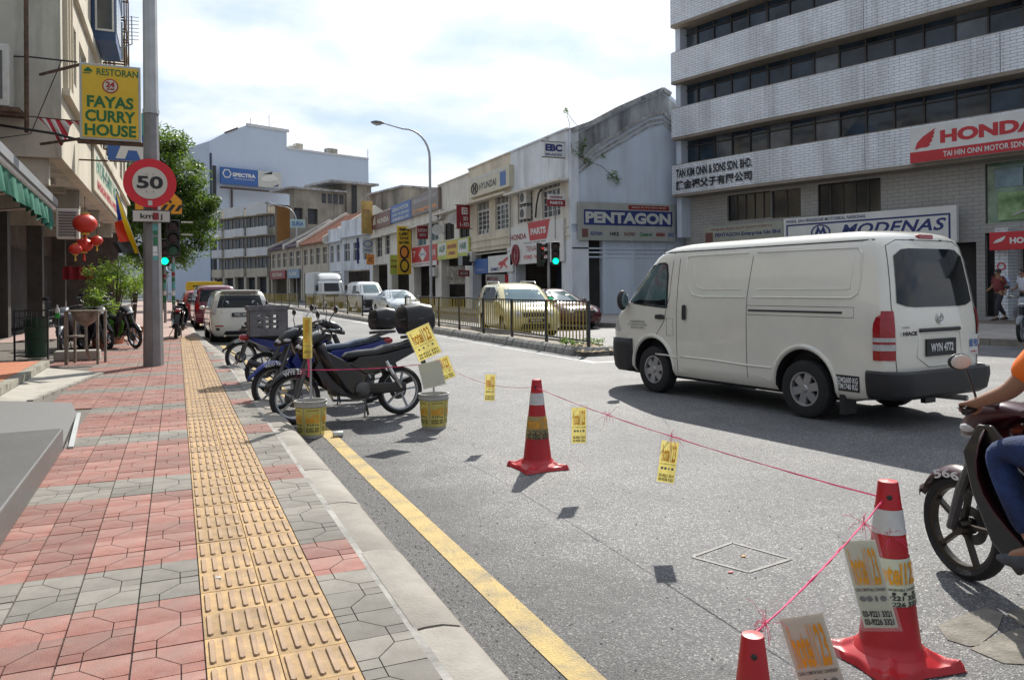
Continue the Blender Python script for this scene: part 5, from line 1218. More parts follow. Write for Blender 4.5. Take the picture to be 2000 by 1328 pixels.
MB().lathe([(0, 0), (.13, 0), (.13, .004), (0, .004)], 28, RM(cx, zb_ + .715 * Hs, Ys - .02)).build('inner_disc', s_cream, t)
text('24', rr, t, (cx, Ys - .026, zb_ + .735 * Hs), (1, 0, 0), (0, 0, 1), .17, .12, bold=.04); text('JAM', rr, t, (cx, Ys - .026, zb_ + .67 * Hs), (1, 0, 0), (0, 0, 1), .15, .055, bold=.03)
mb = MB()
for k in range(5): a_ = R(30 + 30 * k); mb.lathe([(0, 0), (1, 0), (1, .004), (0, .004)], 12, Matrix.Translation((p0.x + .17 * W_ * .85 + .04 * math.cos(a_), Ys - .014 - .001 * k, zb_ + .895 * Hs + .03 * math.sin(a_))) @ Matrix.Rotation(a_, 4, 'Y') @ Matrix.Rotation(R(90), 4, 'X') @ Matrix.Diagonal((.05, .028, 1, 1)))
mb.box(p0.x + .07, p0.x + .22, Ys - .018, Ys - .012, zb_ + .86 * Hs, zb_ + .87 * Hs); mb.build('leaf_emblem', sg, t)
for z in (zt_ - .03, zb_ + .02): MB().bar((p0.x, Ys + .1, z), (LX - .4, LYA - .3, z + .1), .05).build('bracket', m_rust, t)
MB().box(p0.x - .05, p1.x + .05, Ys + .03, Ys + .19, zb_ - .07, zb_ - .005).build('bottom_rail', m_rust, t)
p0, p1 = onY(210, 300, 24.0), onY(292, 300, 24.0)
t = thing('projecting_sign', 'blue sign with a big white letter half hidden behind the yellow restaurant sign', 'sign', (p0.x, 24, onY(250, 312, 24).z), w=True)
zb_, zt_ = onY(250, 314, 24).z, onY(250, 262, 24).z + .6
MB().box(p0.x, p1.x + .1, 24, 24.12, zb_, zt_).build('panel', s_blue, t, bevel=.01); MB().box(p1.x - .25, p1.x + .1, 23.98, 23.999, zt_ - .62, zt_).build('teal_panel', s_teal, t)
text('A', s_white, t, ((p0.x + p1.x) / 2 + .1, 24, zb_ + .52), (1, 0, 0), (0, 0, 1), .85, .95, bold=.06); MB().bar((p0.x, 24.06, zb_ - .03), (LX, 24.06, zb_ - .03), .04).build('bracket', m_rust, t)
mb = MB(); mb.tube([onY(0, 270, LYA - .3), onY(60, 262, LYA - .4), onY(120, 120, LYA - .3)], .012, 5); mb.tube([onY(0, 110, LYA - .3), onY(60, 112, LYA - .35), onY(150, 122, 19.5)], .02, 5); mb.tube([onY(0, 245, LYA - .3), onY(110, 262, 19.6), onY(160, 276, 19)], .03, 5)
tag(mb.build('cable', m_wire), 'dark cables and stay rods strung from the grimy end wall to the sign', 'cable')
m_fred = mat('flag_red', (.42, .03, .05), rough=.8); m_fwhite = mat('flag_white', (.58, .56, .54), rough=.8, var=.1)
Yf = LYA - 1.0; f0, f1 = onY(70, 228, Yf), onY(160, 238, Yf)
t = thing('striped_flag', 'drooping red and white striped flag on a rod below the yellow sign', 'flag', f0, w=True)
lows = [(95, 272), (118, 262), (128, 250), (140, 244), (150, 249)]
ux = [70, 92, 112, 128, 142, 160]
for k in range(10):
 def fn(u, v, k=k):
  s_ = (k + u) / 10; p = f0.lerp(f1, s_); drop = (.62 * max(0, math.sin(math.pi * min(1, s_ * 1.35 + .12))) * (1 - .55 * s_) + .06); sl = .34 * (1 - s_)
  return (p.x + sl * v, p.y + .06 * math.sin(s_ * 30) * v, p.z - drop * v)
 MB().grid(3, 6, fn).build('stripe', m_fred if k % 2 == 0 else m_fwhite, t, smooth=True)
MB().tube([f0 - Vector((.9, 0, -.02)), f1 + Vector((.1, 0, 0))], .015, 6).build('rod', m_rust, t)
t = thing('tv_aerial', 'rooftop television aerial left of the lamp pole', 'aerial', onY(258, 85, 30), w=True)
mb = MB(); b0 = onY(258, 87, 30); b1 = onY(257, 32, 30); mb.tube([b0, b1], .02, 5)
for k in range(7): z = b0.z + .15 + (b1.z - b0.z) * k / 7.5; mb.tube([(b0.x - .22, b0.y, z), (b0.x + .22, b0.y, z + .02)], .012, 4)
mb.build('elements', m_steel, t); MB().bar(b0 + Vector((0, 0, 0)), (LX, 30, b0.z - .5), .03).build('arm', m_steel, t)
pq = onY(110, 466, 21.5); t = thing('aircon_unit', 'slatted condenser hanging under the overhang beside the red lanterns', 'air conditioner', pq, w=True)
MB().box(pq.x, pq.x + .48, 21.5, 21.8, pq.z, pq.z + .72).build('casing', m_acw, t, bevel=.01)
for k in range(9): MB().box(pq.x + .05, pq.x + .43, 21.47, 21.497, pq.z + .07 + k * .068, pq.z + .10 + k * .068).build('slat', m_acg, t)
p = onY(0, 212, LYA - .6); t = thing('aircon_unit', 'large pale condenser on a rack at the top left corner', 'air conditioner', p, w=True)
MB().box(p.x - .8, p.x + .22, p.y - .3, p.y + .35, p.z, p.z + 1.35).build('casing', m_acw, t, bevel=.02); MB().box(p.x - .9, p.x + .42, p.y - .35, p.y + .4, p.z - .12, p.z - .02).build('rack', m_rust, t); MB().box(p.x - .7, p.x + .1, p.y - .315, p.y - .302, p.z + .15, p.z + 1.2).build('fan_grille', m_acg, t)
MB().tube([(p.x + .5, p.y, p.z - .5), (p.x + .52, p.y, p.z + 3.8)], .05, 6).build('drain', m_rust, t)
Yg = 19.6
g0 = onY(229, 378, Yg); g1 = onY(273, 495, Yg)
t = thing('state_flag', 'slanted flag with yellow, blue, red and black panels hanging on a leaning pole', 'flag', g1, w=True)
def flagpt(s_, w_):      # s along the pole from top to foot, w away from it
 p = g0.lerp(g1, s_); return Vector((p.x - w_ * .55 - .10 * w_ * math.sin(s_ * 5), p.y - .08 * math.sin(w_ * 7 + s_ * 3), p.z - w_ * .35 * (1 - s_) - .0))
for name, m_, w0, w1_, s0, s1 in (('yellow_panel', S('flag_yellow', (.80, .56, .01)), 0, .22, 0, 1), ('blue_panel', S('flag_blue', (.02, .05, .35)), .22, .44, 0, .42), ('red_panel', S('flag_red2', (.62, .04, .01)), .22, .62, .421, .78), ('black_panel', s_black, .22, .95, .781, 1)):
 MB().grid(8, 4, lambda u, v: flagpt(s0 + (s1 - s0) * u, (w0 + (w1_ - w0) * v) * min(1, (.15 + (s0 + (s1 - s0) * u) * 1.15)))).build(name, m_, t, smooth=True)
MB().tube([g0 + Vector((-.02, 0, .1)), g1 + Vector((.03, 0, -.15))], .015, 6).build('pole', m_steel, t)
m_lan = mat('red_lantern', (.55, .035, .02), rough=.45, var=.2, scale=5, bump=.3, bscale=8); m_gold = mat('gold_trim', (.62, .40, .06), rough=.4, var=.2, scale=8)
def lantern(label, u, v, rpx, Yl=20.0, group=None):
 c = onY(u, v, Yl); r_ = rpx / F * (c - Vector((0, 0, H))).dot(Vector((_s, _c, 0)))
 t = thing('lantern', label, 'lantern', c, w=True)
 if group: t['group'] = group
 mb = MB(); prof = []
 for k in range(9): a_ = math.pi * (k + .8) / 9.6 - .0; prof.append((r_ * math.sin(a_), c.z * 0 + r_ * .85 * math.cos(a_)))
 prof = prof[::-1]; nr = 16
 vs = []
 for (rr_, z) in prof:
  for k in range(nr * 2): q = rr_ * (1.0 if k % 2 else .95); vs.append((c.x + q * math.cos(math.pi * k / nr), c.y + q * math.sin(math.pi * k / nr), c.z + z))
 m_ = nr * 2; mb.add(vs, [(i * m_ + k, i * m_ + (k + 1) % m_, (i + 1) * m_ + (k + 1) % m_, (i + 1) * m_ + k) for i in range(len(prof) - 1) for k in range(m_)])
 mb.build('shade', m_lan, t, smooth=True)
 MB().lathe([(r_ * .3, c.z + r_ * .8), (r_ * .36, c.z + r_ * .82), (r_ * .36, c.z + r_ * .95), (r_ * .2, c.z + r_ * .96)], 14, Matrix.Translation((c.x, c.y, 0))).build('cap', m_gold, t)
 MB().lathe([(r_ * .2, c.z - r_ * 1.0), (r_ * .36, c.z - r_ * .98), (r_ * .36, c.z - r_ * .82), (r_ * .3, c.z - r_ * .8)], 14, Matrix.Translation((c.x, c.y, 0))).build('base_cap', m_gold, t)
 MB().lathe([(r_ * .16, c.z - r_ * 1.9), (r_ * .10, c.z - r_ * 1.0)], 8, Matrix.Translation((c.x, c.y, 0))).build('tassel', m_lan if rpx > 15 else m_gold, t)
 MB().tube([(c.x, c.y, c.z + r_), (c.x, c.y, c.z + r_ + .35)], .006, 4).build('cord', m_wire, t)
lantern('largest round red lantern of the cluster, uppermost, next to the condenser', 166, 437, 22)
lantern('small red lantern to the right of the gold one', 189, 470, 11, 20.2); lantern('orange-red lantern with gold ribs below the largest one', 164, 479, 16, 20.3)
lantern('lowest left red lantern of the cluster, with a yellow tassel', 147, 487, 12, 19.8)
t = thing('lantern_banner', 'dim red cloth banner hanging behind the lanterns under the overhang', 'banner', onY(120, 540, 23), w=True)
a = onY(122, 520, 23); b_ = onY(182, 546, 23); MB().grid(16, 4, lambda u, v: (a.x + (b_.x - a.x) * u, 23 + .05 * math.sin(u * 20), a.z + (b_.z - a.z) * v)).build('cloth', s_dred, t)
MB().bar((a.x, 23, a.z), (b_.x, 23, a.z), .03).build('rod', m_rust, t)
m_rtile = mat('red_porch_tile', (.50, .19, .10), rough=.6, var=.1, scale=2, dirt=.3, dcol=(.2, .12, .08), dscale=2); m_gran = mat('grey_granite', (.105, .104, .102), rough=.45, var=.12, scale=30, spec=.5, dirt=.15, dcol=(.3, .29, .28), dscale=1.5)
m_cem = mat('cement_ramp', (.36, .34, .30), rough=.9, var=.12, scale=2.5, dirt=.4, dcol=(.2, .18, .15), dscale=3)
porch = thing('porch_platform', 'raised red-tiled shop porch with a mossy concrete edge', 'platform', (-2.03, 12, .15), w=True)
MB().box(-4.6, -2.16, 11.3, 15.5, .15, .31).build('fill', m_cem, porch); MB().box(-2.16, -2.02, 11.3, 15.5, .15, .318).build('edge', mat('mossy_edge', (.28, .27, .22), rough=.95, var=.25, scale=5, dirt=.9, dcol=(.05, .05, .035), dscale=7), porch)
tl = MB().box(0, .292, 0, .292, 0, .010).mesh('porch_tile'); tl.materials.append(m_rtile)
for i in range(8):
 for j in range(14):
  o = bpy.data.objects.new('porch_tile', tl); COL.objects.link(o); o.parent = porch; o.matrix_parent_inverse = Matrix.Translation(-porch.location); o.location = (-4.56 + i * .3, 11.32 + j * .3, .31 + random.uniform(0, .0015))
gtop = .34
t = thing('granite_steps', 'smooth grey granite entrance slab with a lighter ramp slab behind it', 'steps', (-1.1, 8, .15), w=True)
c0 = onG(118, 836, gtop); cN = onG(-300, 836 + 110, gtop)
c0x = -.90
mb = MB(); mb.prism([(c0x, c0.y - .0), (c0x + .06, 2.0), (-3.6, 2.0), (-3.6, c0.y - .25)], .15, gtop); mb.build('slab', m_gran, t, bevel=.012)
r0 = onG(150, 808, .155); r1 = onG(50, 785, .20)
mb = MB(); mb.add([(c0x - .02, c0.y + .0, .16), (r0.x, r0.y, .16), (r0.x - .15, r0.y + .9, .17), (-2.6, r0.y + .95, .30), (-2.6, c0.y - .2, .30)], [(0, 1, 2, 3, 4)]); mb.add([(c0x, c0.y, .16), (r0.x, r0.y, .16), (c0x, c0.y, .14), (r0.x, r0.y, .14)], [(0, 2, 3, 1)]); mb.build('ramp_slab', mat('pale_granite', (.165, .163, .16), rough=.5, var=.08, scale=20), t)
MB().bar((c0x + .05, c0.y + .05, .158), (r0.x + .02, r0.y, .158), .04, .02).build('edge_strip', s_grey, t)
t = thing('cement_ramp', 'sloping grey cement ramp between the porch edge and the pavers', 'ramp', (-1.5, 11, .15), w=True)
MB().add([(-2.01, 11.0, .165), (-1.66, 11.1, .165), (-1.12, 14.5, .165), (-2.01, 15.2, .22), (-2.01, 11.3, .22)], [(0, 1, 2, 3, 4)]).build('slope', m_cem, t)
mb = MB()
for k in range(9): p = Vector((-1.66, 11.1, .16)).lerp(Vector((-1.12, 14.5, .16)), k / 9); q_ = Vector((-1.66, 11.1, .16)).lerp(Vector((-1.12, 14.5, .16)), (k + .93) / 9); mb.bar(p, q_, .07, .05)
mb.build('broken_edge', m_conc, t, kind='stuff')
pb = onG(300, 714, SW)
t = thing('lamp_pole', 'tall octagonal grey steel pole with pasted stickers, carrying the round speed sign', 'pole', pb, w=True)
def octo(r0_, r1_, z0, z1): return MB().lathe([(r0_, z0), (r1_, z1)], 8, Matrix.Translation((pb.x, pb.y, 0)) @ Matrix.Rotation(R(22.5 - 23), 4, 'Z'))
octo(.172, .125, SW, 4.75).build('lower_shaft', mat('grey_pole_base', (.24, .24, .25), rough=.6, metal=.3, var=.15, scale=3, dirt=.5, dcol=(.14, .12, .10), dscale=5, streak=True), t)
octo(.128, .095, 4.75, 11.5).build('upper_shaft', m_galv, t)
octo(.14, .14, 4.70, 4.78).build('collar', m_galv, t)
dr = Vector((_s, _c, 0))
stick = [s_white, s_teal, s_green, s_dred, s_lgrey]
rnd = random.Random(4)
z = 2.05
while z < 3.6:     # little stickers pasted on the right-hand face of the shaft
 h_ = rnd.uniform(.05, .16); r_ = .172 - .047 * (z / 4.75)
 a_ = R(-23 + 0 - 45)
 c_ = Vector((pb.x + math.cos(a_) * r_ * .935, pb.y + math.sin(a_) * r_ * .935, 0)); tg = Vector((-math.sin(a_), math.cos(a_), 0))
 w_ = rnd.uniform(.035, .05); o_ = tg * rnd.uniform(-.01, .01); nrm = Vector((math.cos(a_), math.sin(a_), 0)) * .003
 MB().add([c_ + o_ + nrm - tg * w_ + Vector((0, 0, z)), c_ + o_ + nrm + tg * w_ + Vector((0, 0, z)), c_ + o_ + nrm + tg * w_ + Vector((0, 0, z + h_)), c_ + o_ + nrm - tg * w_ + Vector((0, 0, z + h_))], [(0, 1, 2, 3)]).build('sticker', rnd.choice(stick), t)
 z += h_ + rnd.uniform(.0, .05)
Yp = pb.y - .22
def disc(r_, y, m_, name, par, c, n=48): return MB().lathe([(0, 0), (r_, 0), (r_, .012), (0, .012)], n, Matrix.Translation((c.x, y, c.z)) @ Matrix.Rotation(R(90), 4, 'X')).build(name, m_, par)
c = onY(293, 358, Yp); rs = 47.5 / F * (c - Vector((0, 0, H))).dot(dr)
t = thing('speed_limit_sign', 'round red-rimmed speed sign with black numerals and a small plate below', 'sign', c, w=True)
disc(rs, Yp, S('sign_rim_red', (.62, .015, .03), rough=.4), 'rim', t, c); disc(rs * .655, Yp - .012, S('sign_dirty_white', (.56, .53, .47)), 'face', t, c)
text('50', s_black, t, (c.x, Yp - .024, c.z + .01), (1, 0, 0), (0, 0, 1), rs * .98, rs * .52, bold=.03)
for dx in (-.12, .12):
 for dz in (.36, -.36): disc(.008, Yp - .03, s_black, 'bolt', t, Vector((c.x + dx * rs, 0, c.z + dz * rs)), 8)
MB().box(c.x - .035, c.x + .035, Yp - .016, Yp - .012, c.z - rs * .92, c.z - rs * .72).build('sticker', s_lgrey, t)
k0, k1 = onY(257, 409, Yp), onY(334, 436, Yp)
MB().box(k0.x, k1.x, Yp, Yp + .01, k1.z, k0.z).build('plate_border', s_black, t, bevel=.01); MB().box(k0.x + .02, k1.x - .02, Yp - .006, Yp, k1.z + .02, k0.z - .02).build('plate', S('plate_white', (.55, .52, .47)), t)
text('km  j', s_black, t, ((k0.x + k1.x) / 2, Yp - .006, (k0.z + k1.z) / 2 - .01), (1, 0, 0), (0, 0, 1), .36, .12, bold=.02); MB().box((k0.x + k1.x) / 2 + .02, (k0.x + k1.x) / 2 + .12, Yp - .010, Yp - .006, k1.z + .05, k0.z - .05).build('sticker', s_dred, t)
for z in (c.z + .1, c.z - .25): MB().box(c.x - .16, c.x + .16, Yp + .012, Yp + .22, z, z + .04).build('clamp', m_steel, t)
Yo = 24.0; w0, w1_ = onY(318, 420, Yo), onY(357, 420, Yo); zt_, zm, zb_ = onY(340, 370, Yo).z, onY(357, 392, Yo).z, onY(350, 420, Yo).z
t = thing('crossing_sign', 'orange pentagonal crossing sign half hidden behind the speed sign', 'sign', ((w0.x + w1_.x) / 2, Yo, zb_), w=True)
xc = w1_.x - .62
MY_ = Matrix(((1, 0, 0, 0), (0, 0, 1, 0), (0, 1, 0, 0), (0, 0, 0, 1)))
pent = lambda g_: [(w1_.x - g_, zb_ + g_), (w1_.x - g_, zm - g_ * .4), (xc, zt_ + .32 - g_ * 1.4), (2 * xc - w1_.x + g_, zm - g_ * .4), (2 * xc - w1_.x + g_, zb_ + g_)]
MB().prism(pent(0), Yo, Yo + .02, MY_).build('border', s_black, t); MB().prism(pent(.025), Yo - .008, Yo, MY_).build('face', S('sign_amber', (.80, .33, .01)), t)
for k in range(5):
 x = xc - .35 + k * .19; MB().prism([(x, zb_ + .1), (x + .1, zb_ + .1), (x + .22, zb_ + .28), (x + .12, zb_ + .28)], Yo - .014, Yo - .008, MY_).build('stripe', s_black, t)
MB().tube([(xc + .05, Yo - .012, zb_ + .32), (xc + .16, Yo - .012, zb_ + .55), (xc + .18, Yo - .012, zb_ + .75)], .04, 6).tube([(xc + .16, Yo - .012, zb_ + .55), (xc + .32, Yo - .012, zb_ + .34)], .035, 6).build('walking_figure', s_black, t)
MB().tube([(xc, Yo + .06, SW), (xc, Yo + .06, zm)], .035, 8).build('post', m_steel, t)
# ============================================================ motor vehicles
m_tyre = mat('tyre_rubber', (.022, .022, .023), rough=.85, var=.2, scale=12, bump=.2, bscale=60)
m_rim = mat('silver_wheel', (.42, .42, .43), rough=.35, metal=.7, var=.08)
m_trim = mat('black_trim', (.025, .025, .027), rough=.55, var=.1, scale=6)
m_seam = mat('seam_dark', (.03, .03, .03), rough=.8)
m_cglass = mat('car_glass', (.008, .010, .012), rough=.04, var=.3, scale=2, spec=.45)
m_cglass2 = mat('sky_tinted_glass', (.10, .16, .17), rough=.04, var=.3, scale=1.5, spec=1.0, coat=.4)
m_lred = mat('red_lamp', (.35, .012, .02), rough=.15, coat=.6, var=.15, scale=20); m_lwhite = mat('clear_lamp', (.50, .50, .50), rough=.12, coat=.6, var=.2, scale=25); m_lorange = mat('amber_lamp', (.7, .25, .03), rough=.2, coat=.5)
m_chrome = mat('chrome', (.62, .62, .62), rough=.12, metal=1, var=.02)
m_plate = mat('plate_black', (.012, .012, .014), rough=.4); m_plw = mat('plate_letters', (.70, .70, .70), rough=.5)
def paint(n, c, **k): return mat('paint_' + n, c, rough=.25, coat=1.0, var=.03, scale=1, dirt=.16, dcol=tuple(x * .55 for x in c), dscale=1.6, **k)
_wheels = {}
def wheel(parent, x, y, r, w_, side, rim=.62, spokes=6, m_r=None, style='car'):
 """side +1: outer face towards +y"""
 key = (r, w_, rim, spokes, m_r.name if m_r else '', style)
 if key not in _wheels:
  rr = r * rim; T_ = MB()
  prof = [(rr, -w_ / 2 + .01), (r * .86, -w_ / 2), (r * .97, -w_ / 2 + .02), (r, -w_ / 2 + .05), (r, w_ / 2 - .05), (r * .97, w_ / 2 - .02), (r * .86, w_ / 2), (rr, w_ / 2 - .01), (rr * .97, w_ / 2 - .04), (rr * .97, -w_ / 2 + .04), (rr, -w_ / 2 + .01)]
  T_.lathe(prof, 36, caps=False)
  tm_ = T_.mesh('tyre'); tm_.materials.append(m_tyre); tm_.shade_smooth(); tm_.set_sharp_from_angle(angle=R(40))
  Q = MB(); f = w_ / 2 - .02
  Q.lathe([(rr * .99, f - .01), (rr * .99, f + .008), (rr * .90, f + .004), (rr * .86, f - .03), (rr * .86, f - .06)], 32, caps=False)
  for k in range(spokes):
   a = 2 * math.pi * k / spokes + .26
   w0, w1 = rr * .20, rr * (.24 if style == 'car' else .14)
   c_, s_ = math.cos(a), math.sin(a)
   pt = lambda ra, o, z: (c_ * ra - s_ * o, s_ * ra + c_ * o, z)
   Q.add([pt(rr * .1, -w0, f - .002), pt(rr * .1, w0, f - .002), pt(rr * .9, w1, f - .01), pt(rr * .9, -w1, f - .01), pt(rr * .1, -w0 * 1.1, f - .04), pt(rr * .1, w0 * 1.1, f - .04), pt(rr * .9, w1 * 1.15, f - .045), pt(rr * .9, -w1 * 1.15, f - .045)], [(0, 1, 2, 3)[::-1], (0, 3, 7, 4), (1, 5, 6, 2), (3, 2, 6, 7)])
  Q.lathe([(0, f + .014), (rr * .17, f + .010), (rr * .24, f - .004), (rr * .24, f - .04)][::-1], 20, caps=False)
  rm = Q.mesh('rim'); rm.materials.append(m_r or m_rim)
  B = MB(); B.lathe([(rr * .97, f - .075), (0.001, f - .075)], 24, caps=False); bm = B.mesh('hub'); bm.materials.append(m_trim)
  _wheels[key] = (tm_, rm, bm)
 tm_, rm, bm = _wheels[key]
 M = Matrix.Translation((x, y, r)) @ Matrix.Rotation(R(-90 if side > 0 else 90), 4, 'X')
 o = bpy.data.objects.new('wheel', tm_); COL.objects.link(o); o.parent = parent; o.matrix_local = M
 for nm, me in (('rim', rm), ('hub', bm)):
  q = bpy.data.objects.new(nm, me); COL.objects.link(q); q.parent = o
 return o
class Body:
 """stack of rounded-rectangle plan slices: rows (z, x_rear, x_front, half_width, rx_rear, rx_front, ry)"""
 def __init__(s, rows): s.rows = rows
 def at(s, z):
  rs = s.rows; z = min(max(z, rs[0][0]), rs[-1][0])
  for i in range(len(rs) - 1):
   if z <= rs[i + 1][0]:
    t = (z - rs[i][0]) / (rs[i + 1][0] - rs[i][0])
    return [a + (b - a) * t for a, b in zip(rs[i], rs[i + 1])]
 def y(s, x, z):
  _, xr, xf, w_, rr, rf, ry = s.at(z); ry = min(ry, w_)
  if x > xf - rf: t = min(1, (x - xf + rf) / rf); return w_ - ry + ry * math.sqrt(1 - t * t)
  if x < xr + rr: t = min(1, (xr + rr - x) / rr); return w_ - ry + ry * math.sqrt(1 - t * t)
  return w_
 def xf(s, y, z, rear=False):
  _, xr, xf, w_, rr, rf, ry = s.at(z); ry = min(ry, w_); t = max(0, (abs(y) - (w_ - ry)) / ry); t = min(t, 1)
  k = math.sqrt(1 - t * t)
  return (xr + rr - rr * k) if rear else (xf - rf + rf * k)
 def slice(s, z, nc=7, ns=8):
  _, xr, xf, w_, rr, rf, ry = s.at(z); ry = min(ry, w_ * .999); pts = []
  for k in range(nc + 1): a = math.pi / 2 * k / nc; pts.append((xf - rf + rf * math.cos(a), w_ - ry + ry * math.sin(a)))
  for k in range(1, ns): pts.append((xf - rf + (xr + rr - xf + rf) * k / ns, w_))
  for k in range(nc + 1): a = math.pi / 2 * k / nc; pts.append((xr + rr - rr * math.sin(a), w_ - ry + ry * math.cos(a)))
  return pts + [(x, -y) for x, y in pts[::-1]]
 def build(s, m, parent, arches=(), ar=.36, name='body', label=None, aw=.3):
  mb = MB(); zs = []
  for i in range(len(s.rows) - 1):
   z0, z1 = s.rows[i][0], s.rows[i + 1][0]; n = max(1, int((z1 - z0) / .09))
   zs += [z0 + (z1 - z0) * k / n for k in range(n)]
  zs.append(s.rows[-1][0]); n = None
  for z in zs:
   p = s.slice(z); n = len(p); mb.v += [Vector((x, y, z)) for x, y in p]
  for i in range(len(zs) - 1):
   for k in range(n): k2 = (k + 1) % n; mb.f.append([i * n + k, i * n + k2, (i + 1) * n + k2, (i + 1) * n + k]); mb.m.append(0)
  mb.f.append(list(range(n))[::-1]); mb.m.append(0); mb.f.append([(len(zs) - 1) * n + k for k in range(n)]); mb.m.append(0)
  o = mb.build(name, m, parent)
  if arches:
   for (x, z, yo) in arches:
    for sd in (1, -1):
     c = MB(); c.lathe([(ar, 0), (ar, aw)], 36, Matrix.Translation((x, sd * yo + (.06 if sd > 0 else .06 + 0) - (0 if sd > 0 else -.0), z)) @ Matrix.Rotation(R(90), 4, 'X'))
     me = c.mesh('cut'); me.materials.append(m_trim)
     for v in me.vertices: v.co.y = (sd * (yo + .1)) if abs(v.co.y) > 1e9 else v.co.y
     co = bpy.data.objects.new('cut', me); COL.objects.link(co)
     ys_ = [v.co.y for v in me.vertices]; mid = (min(ys_) + max(ys_)) / 2
     for v in me.vertices: v.co.y += sd * (yo - aw / 2 + .08) - mid
     bo = o.modifiers.new('b', 'BOOLEAN'); bo.operation = 'DIFFERENCE'; bo.object = co; bo.solver = 'EXACT'
     try: bo.material_mode = 'TRANSFER'
     except Exception: pass
     P_ = o.parent; o.parent = None; bpy.context.view_layer.update(); bake(o); o.parent = P_
     bpy.data.objects.remove(co);
  o.data.shade_smooth(); o.data.set_sharp_from_angle(angle=R(38))
  if label: o['label'] = label
  return o
 def side(s, bot, top, sd, name, m, parent, eps=.006, rows=5, label=None, th=0):
  """ruled patch between polylines bot/top [(x,z)] laid on the flank"""
  n = len(bot)
  def fn(i, j):
   b, t = bot[i], top[i]; x = b[0] + (t[0] - b[0]) * j / rows; z = b[1] + (t[1] - b[1]) * j / rows
   return (x, sd * (s.y(x, z) + eps), z)
  mb = MB(); vs = [fn(i, j) for j in range(rows + 1) for i in range(n)]
  fs = [(j * n + i, j * n + i + 1, (j + 1) * n + i + 1, (j + 1) * n + i) for j in range(rows) for i in range(n - 1)]
  if sd > 0: fs = [f[::-1] for f in fs]
  return mb.add(vs, fs).build(name, m, parent, smooth=True, label=label)
 def end(s, bot, top, rear, name, m, parent, eps=.006, rows=6):
  n = len(bot)
  def fn(i, j):
   b, t = bot[i], top[i]; y = b[0] + (t[0] - b[0]) * j / rows; z = b[1] + (t[1] - b[1]) * j / rows
   return (s.xf(y, z, rear) + (-eps if rear else eps), y, z)
  mb = MB(); vs = [fn(i, j) for j in range(rows + 1) for i in range(n)]
  fs = [(j * n + i, j * n + i + 1, (j + 1) * n + i + 1, (j + 1) * n + i) for j in range(rows) for i in range(n - 1)]
  if not rear: pass
  else: fs = [f[::-1] for f in fs]
  return mb.add(vs, fs).build(name, m, parent, smooth=True)
 def line(s, pts, sd, name, m, parent, r=.004, into=None, dens=.12):
  pp = []
  for i in range(len(pts) - 1):
   a, b = pts[i], pts[i + 1]; n = max(1, int(math.hypot(b[0] - a[0], b[1] - a[1]) / dens))
   for k in range(n): x = a[0] + (b[0] - a[0]) * k / n; z = a[1] + (b[1] - a[1]) * k / n; pp.append((x, sd * (s.y(x, z) + .0005), z))
  x, z = pts[-1]; pp.append((x, sd * (s.y(x, z) + .0005), z))
  mb = into or MB(); mb.tube(pp, r, 5)
  return None if into else mb.build(name, m, parent)
def lin(a, b, n): return [a + (b - a) * i / (n - 1) for i in range(n)]
def rpoly(y0, y1, z, n=9): return [(y, z) for y in lin(y0, y1, n)]
m_van = paint('van_white', (.79, .765, .68));
VB = Body([(.26, -2.02, 2.20, .78, .15, .25, .2), (.32, -2.28, 2.28, .828, .12, .25, .22), (.50, -2.33, 2.335, .842, .10, .26, .30), (.80, -2.335, 2.345, .848, .10, .28, .38), (.98, -2.335, 2.315, .848, .10, .30, .45),
  (1.08, -2.33, 2.24, .846, .10, .34, .5), (1.16, -2.32, 2.12, .842, .11, .34, .5), (1.40, -2.29, 1.88, .815, .12, .32, .5), (1.65, -2.25, 1.64, .778, .12, .30, .5), (1.80, -2.22, 1.48, .752, .13, .30, .5),
  (1.875, -2.19, 1.37, .725, .15, .32, .5), (1.925, -2.14, 1.24, .675, .2, .35, .5), (1.955, -2.05, 1.08, .60, .25, .4, .45), (1.975, -1.9, .85, .46, .3, .4, .4), (1.982, -1.7, .6, .30, .3, .3, .29)])
ang = R(96.8)
ex, ey = Vector((math.cos(ang), math.sin(ang), 0)), Vector((-math.sin(ang), math.cos(ang), 0))
vc = Vector((6.53, 6.77, 0)) + ex * 1.27 - ey * .76
van = thing('delivery_van', 'large white panel van with black rear bumper seen from its rear left corner', 'van', vc, ang)
VB.build(m_van, van, arches=((-1.27, .33, .85), (1.30, .33, .85)), ar=.405, aw=.30)
for x in (-1.27, 1.30):
 for sd in (1, -1): wheel(van, x, sd * .745, .325, .20, sd, rim=.60, spokes=6)
 for sd in (1, -1):
  mb = MB(); pts = [(x + .435 * math.cos(R(a)), .33 + .435 * math.sin(R(a))) for a in range(-6, 187, 8)]
  mb.tube([(px, sd * (VB.y(px, pz_) - .002), pz_) for px, pz_ in pts], [.012] + [.028] * (len(pts) - 2) + [.012], 8); mb.build('arch_flare', m_van, van, smooth=True)
L_ = lambda sd: 'left' if sd > 0 else 'right'
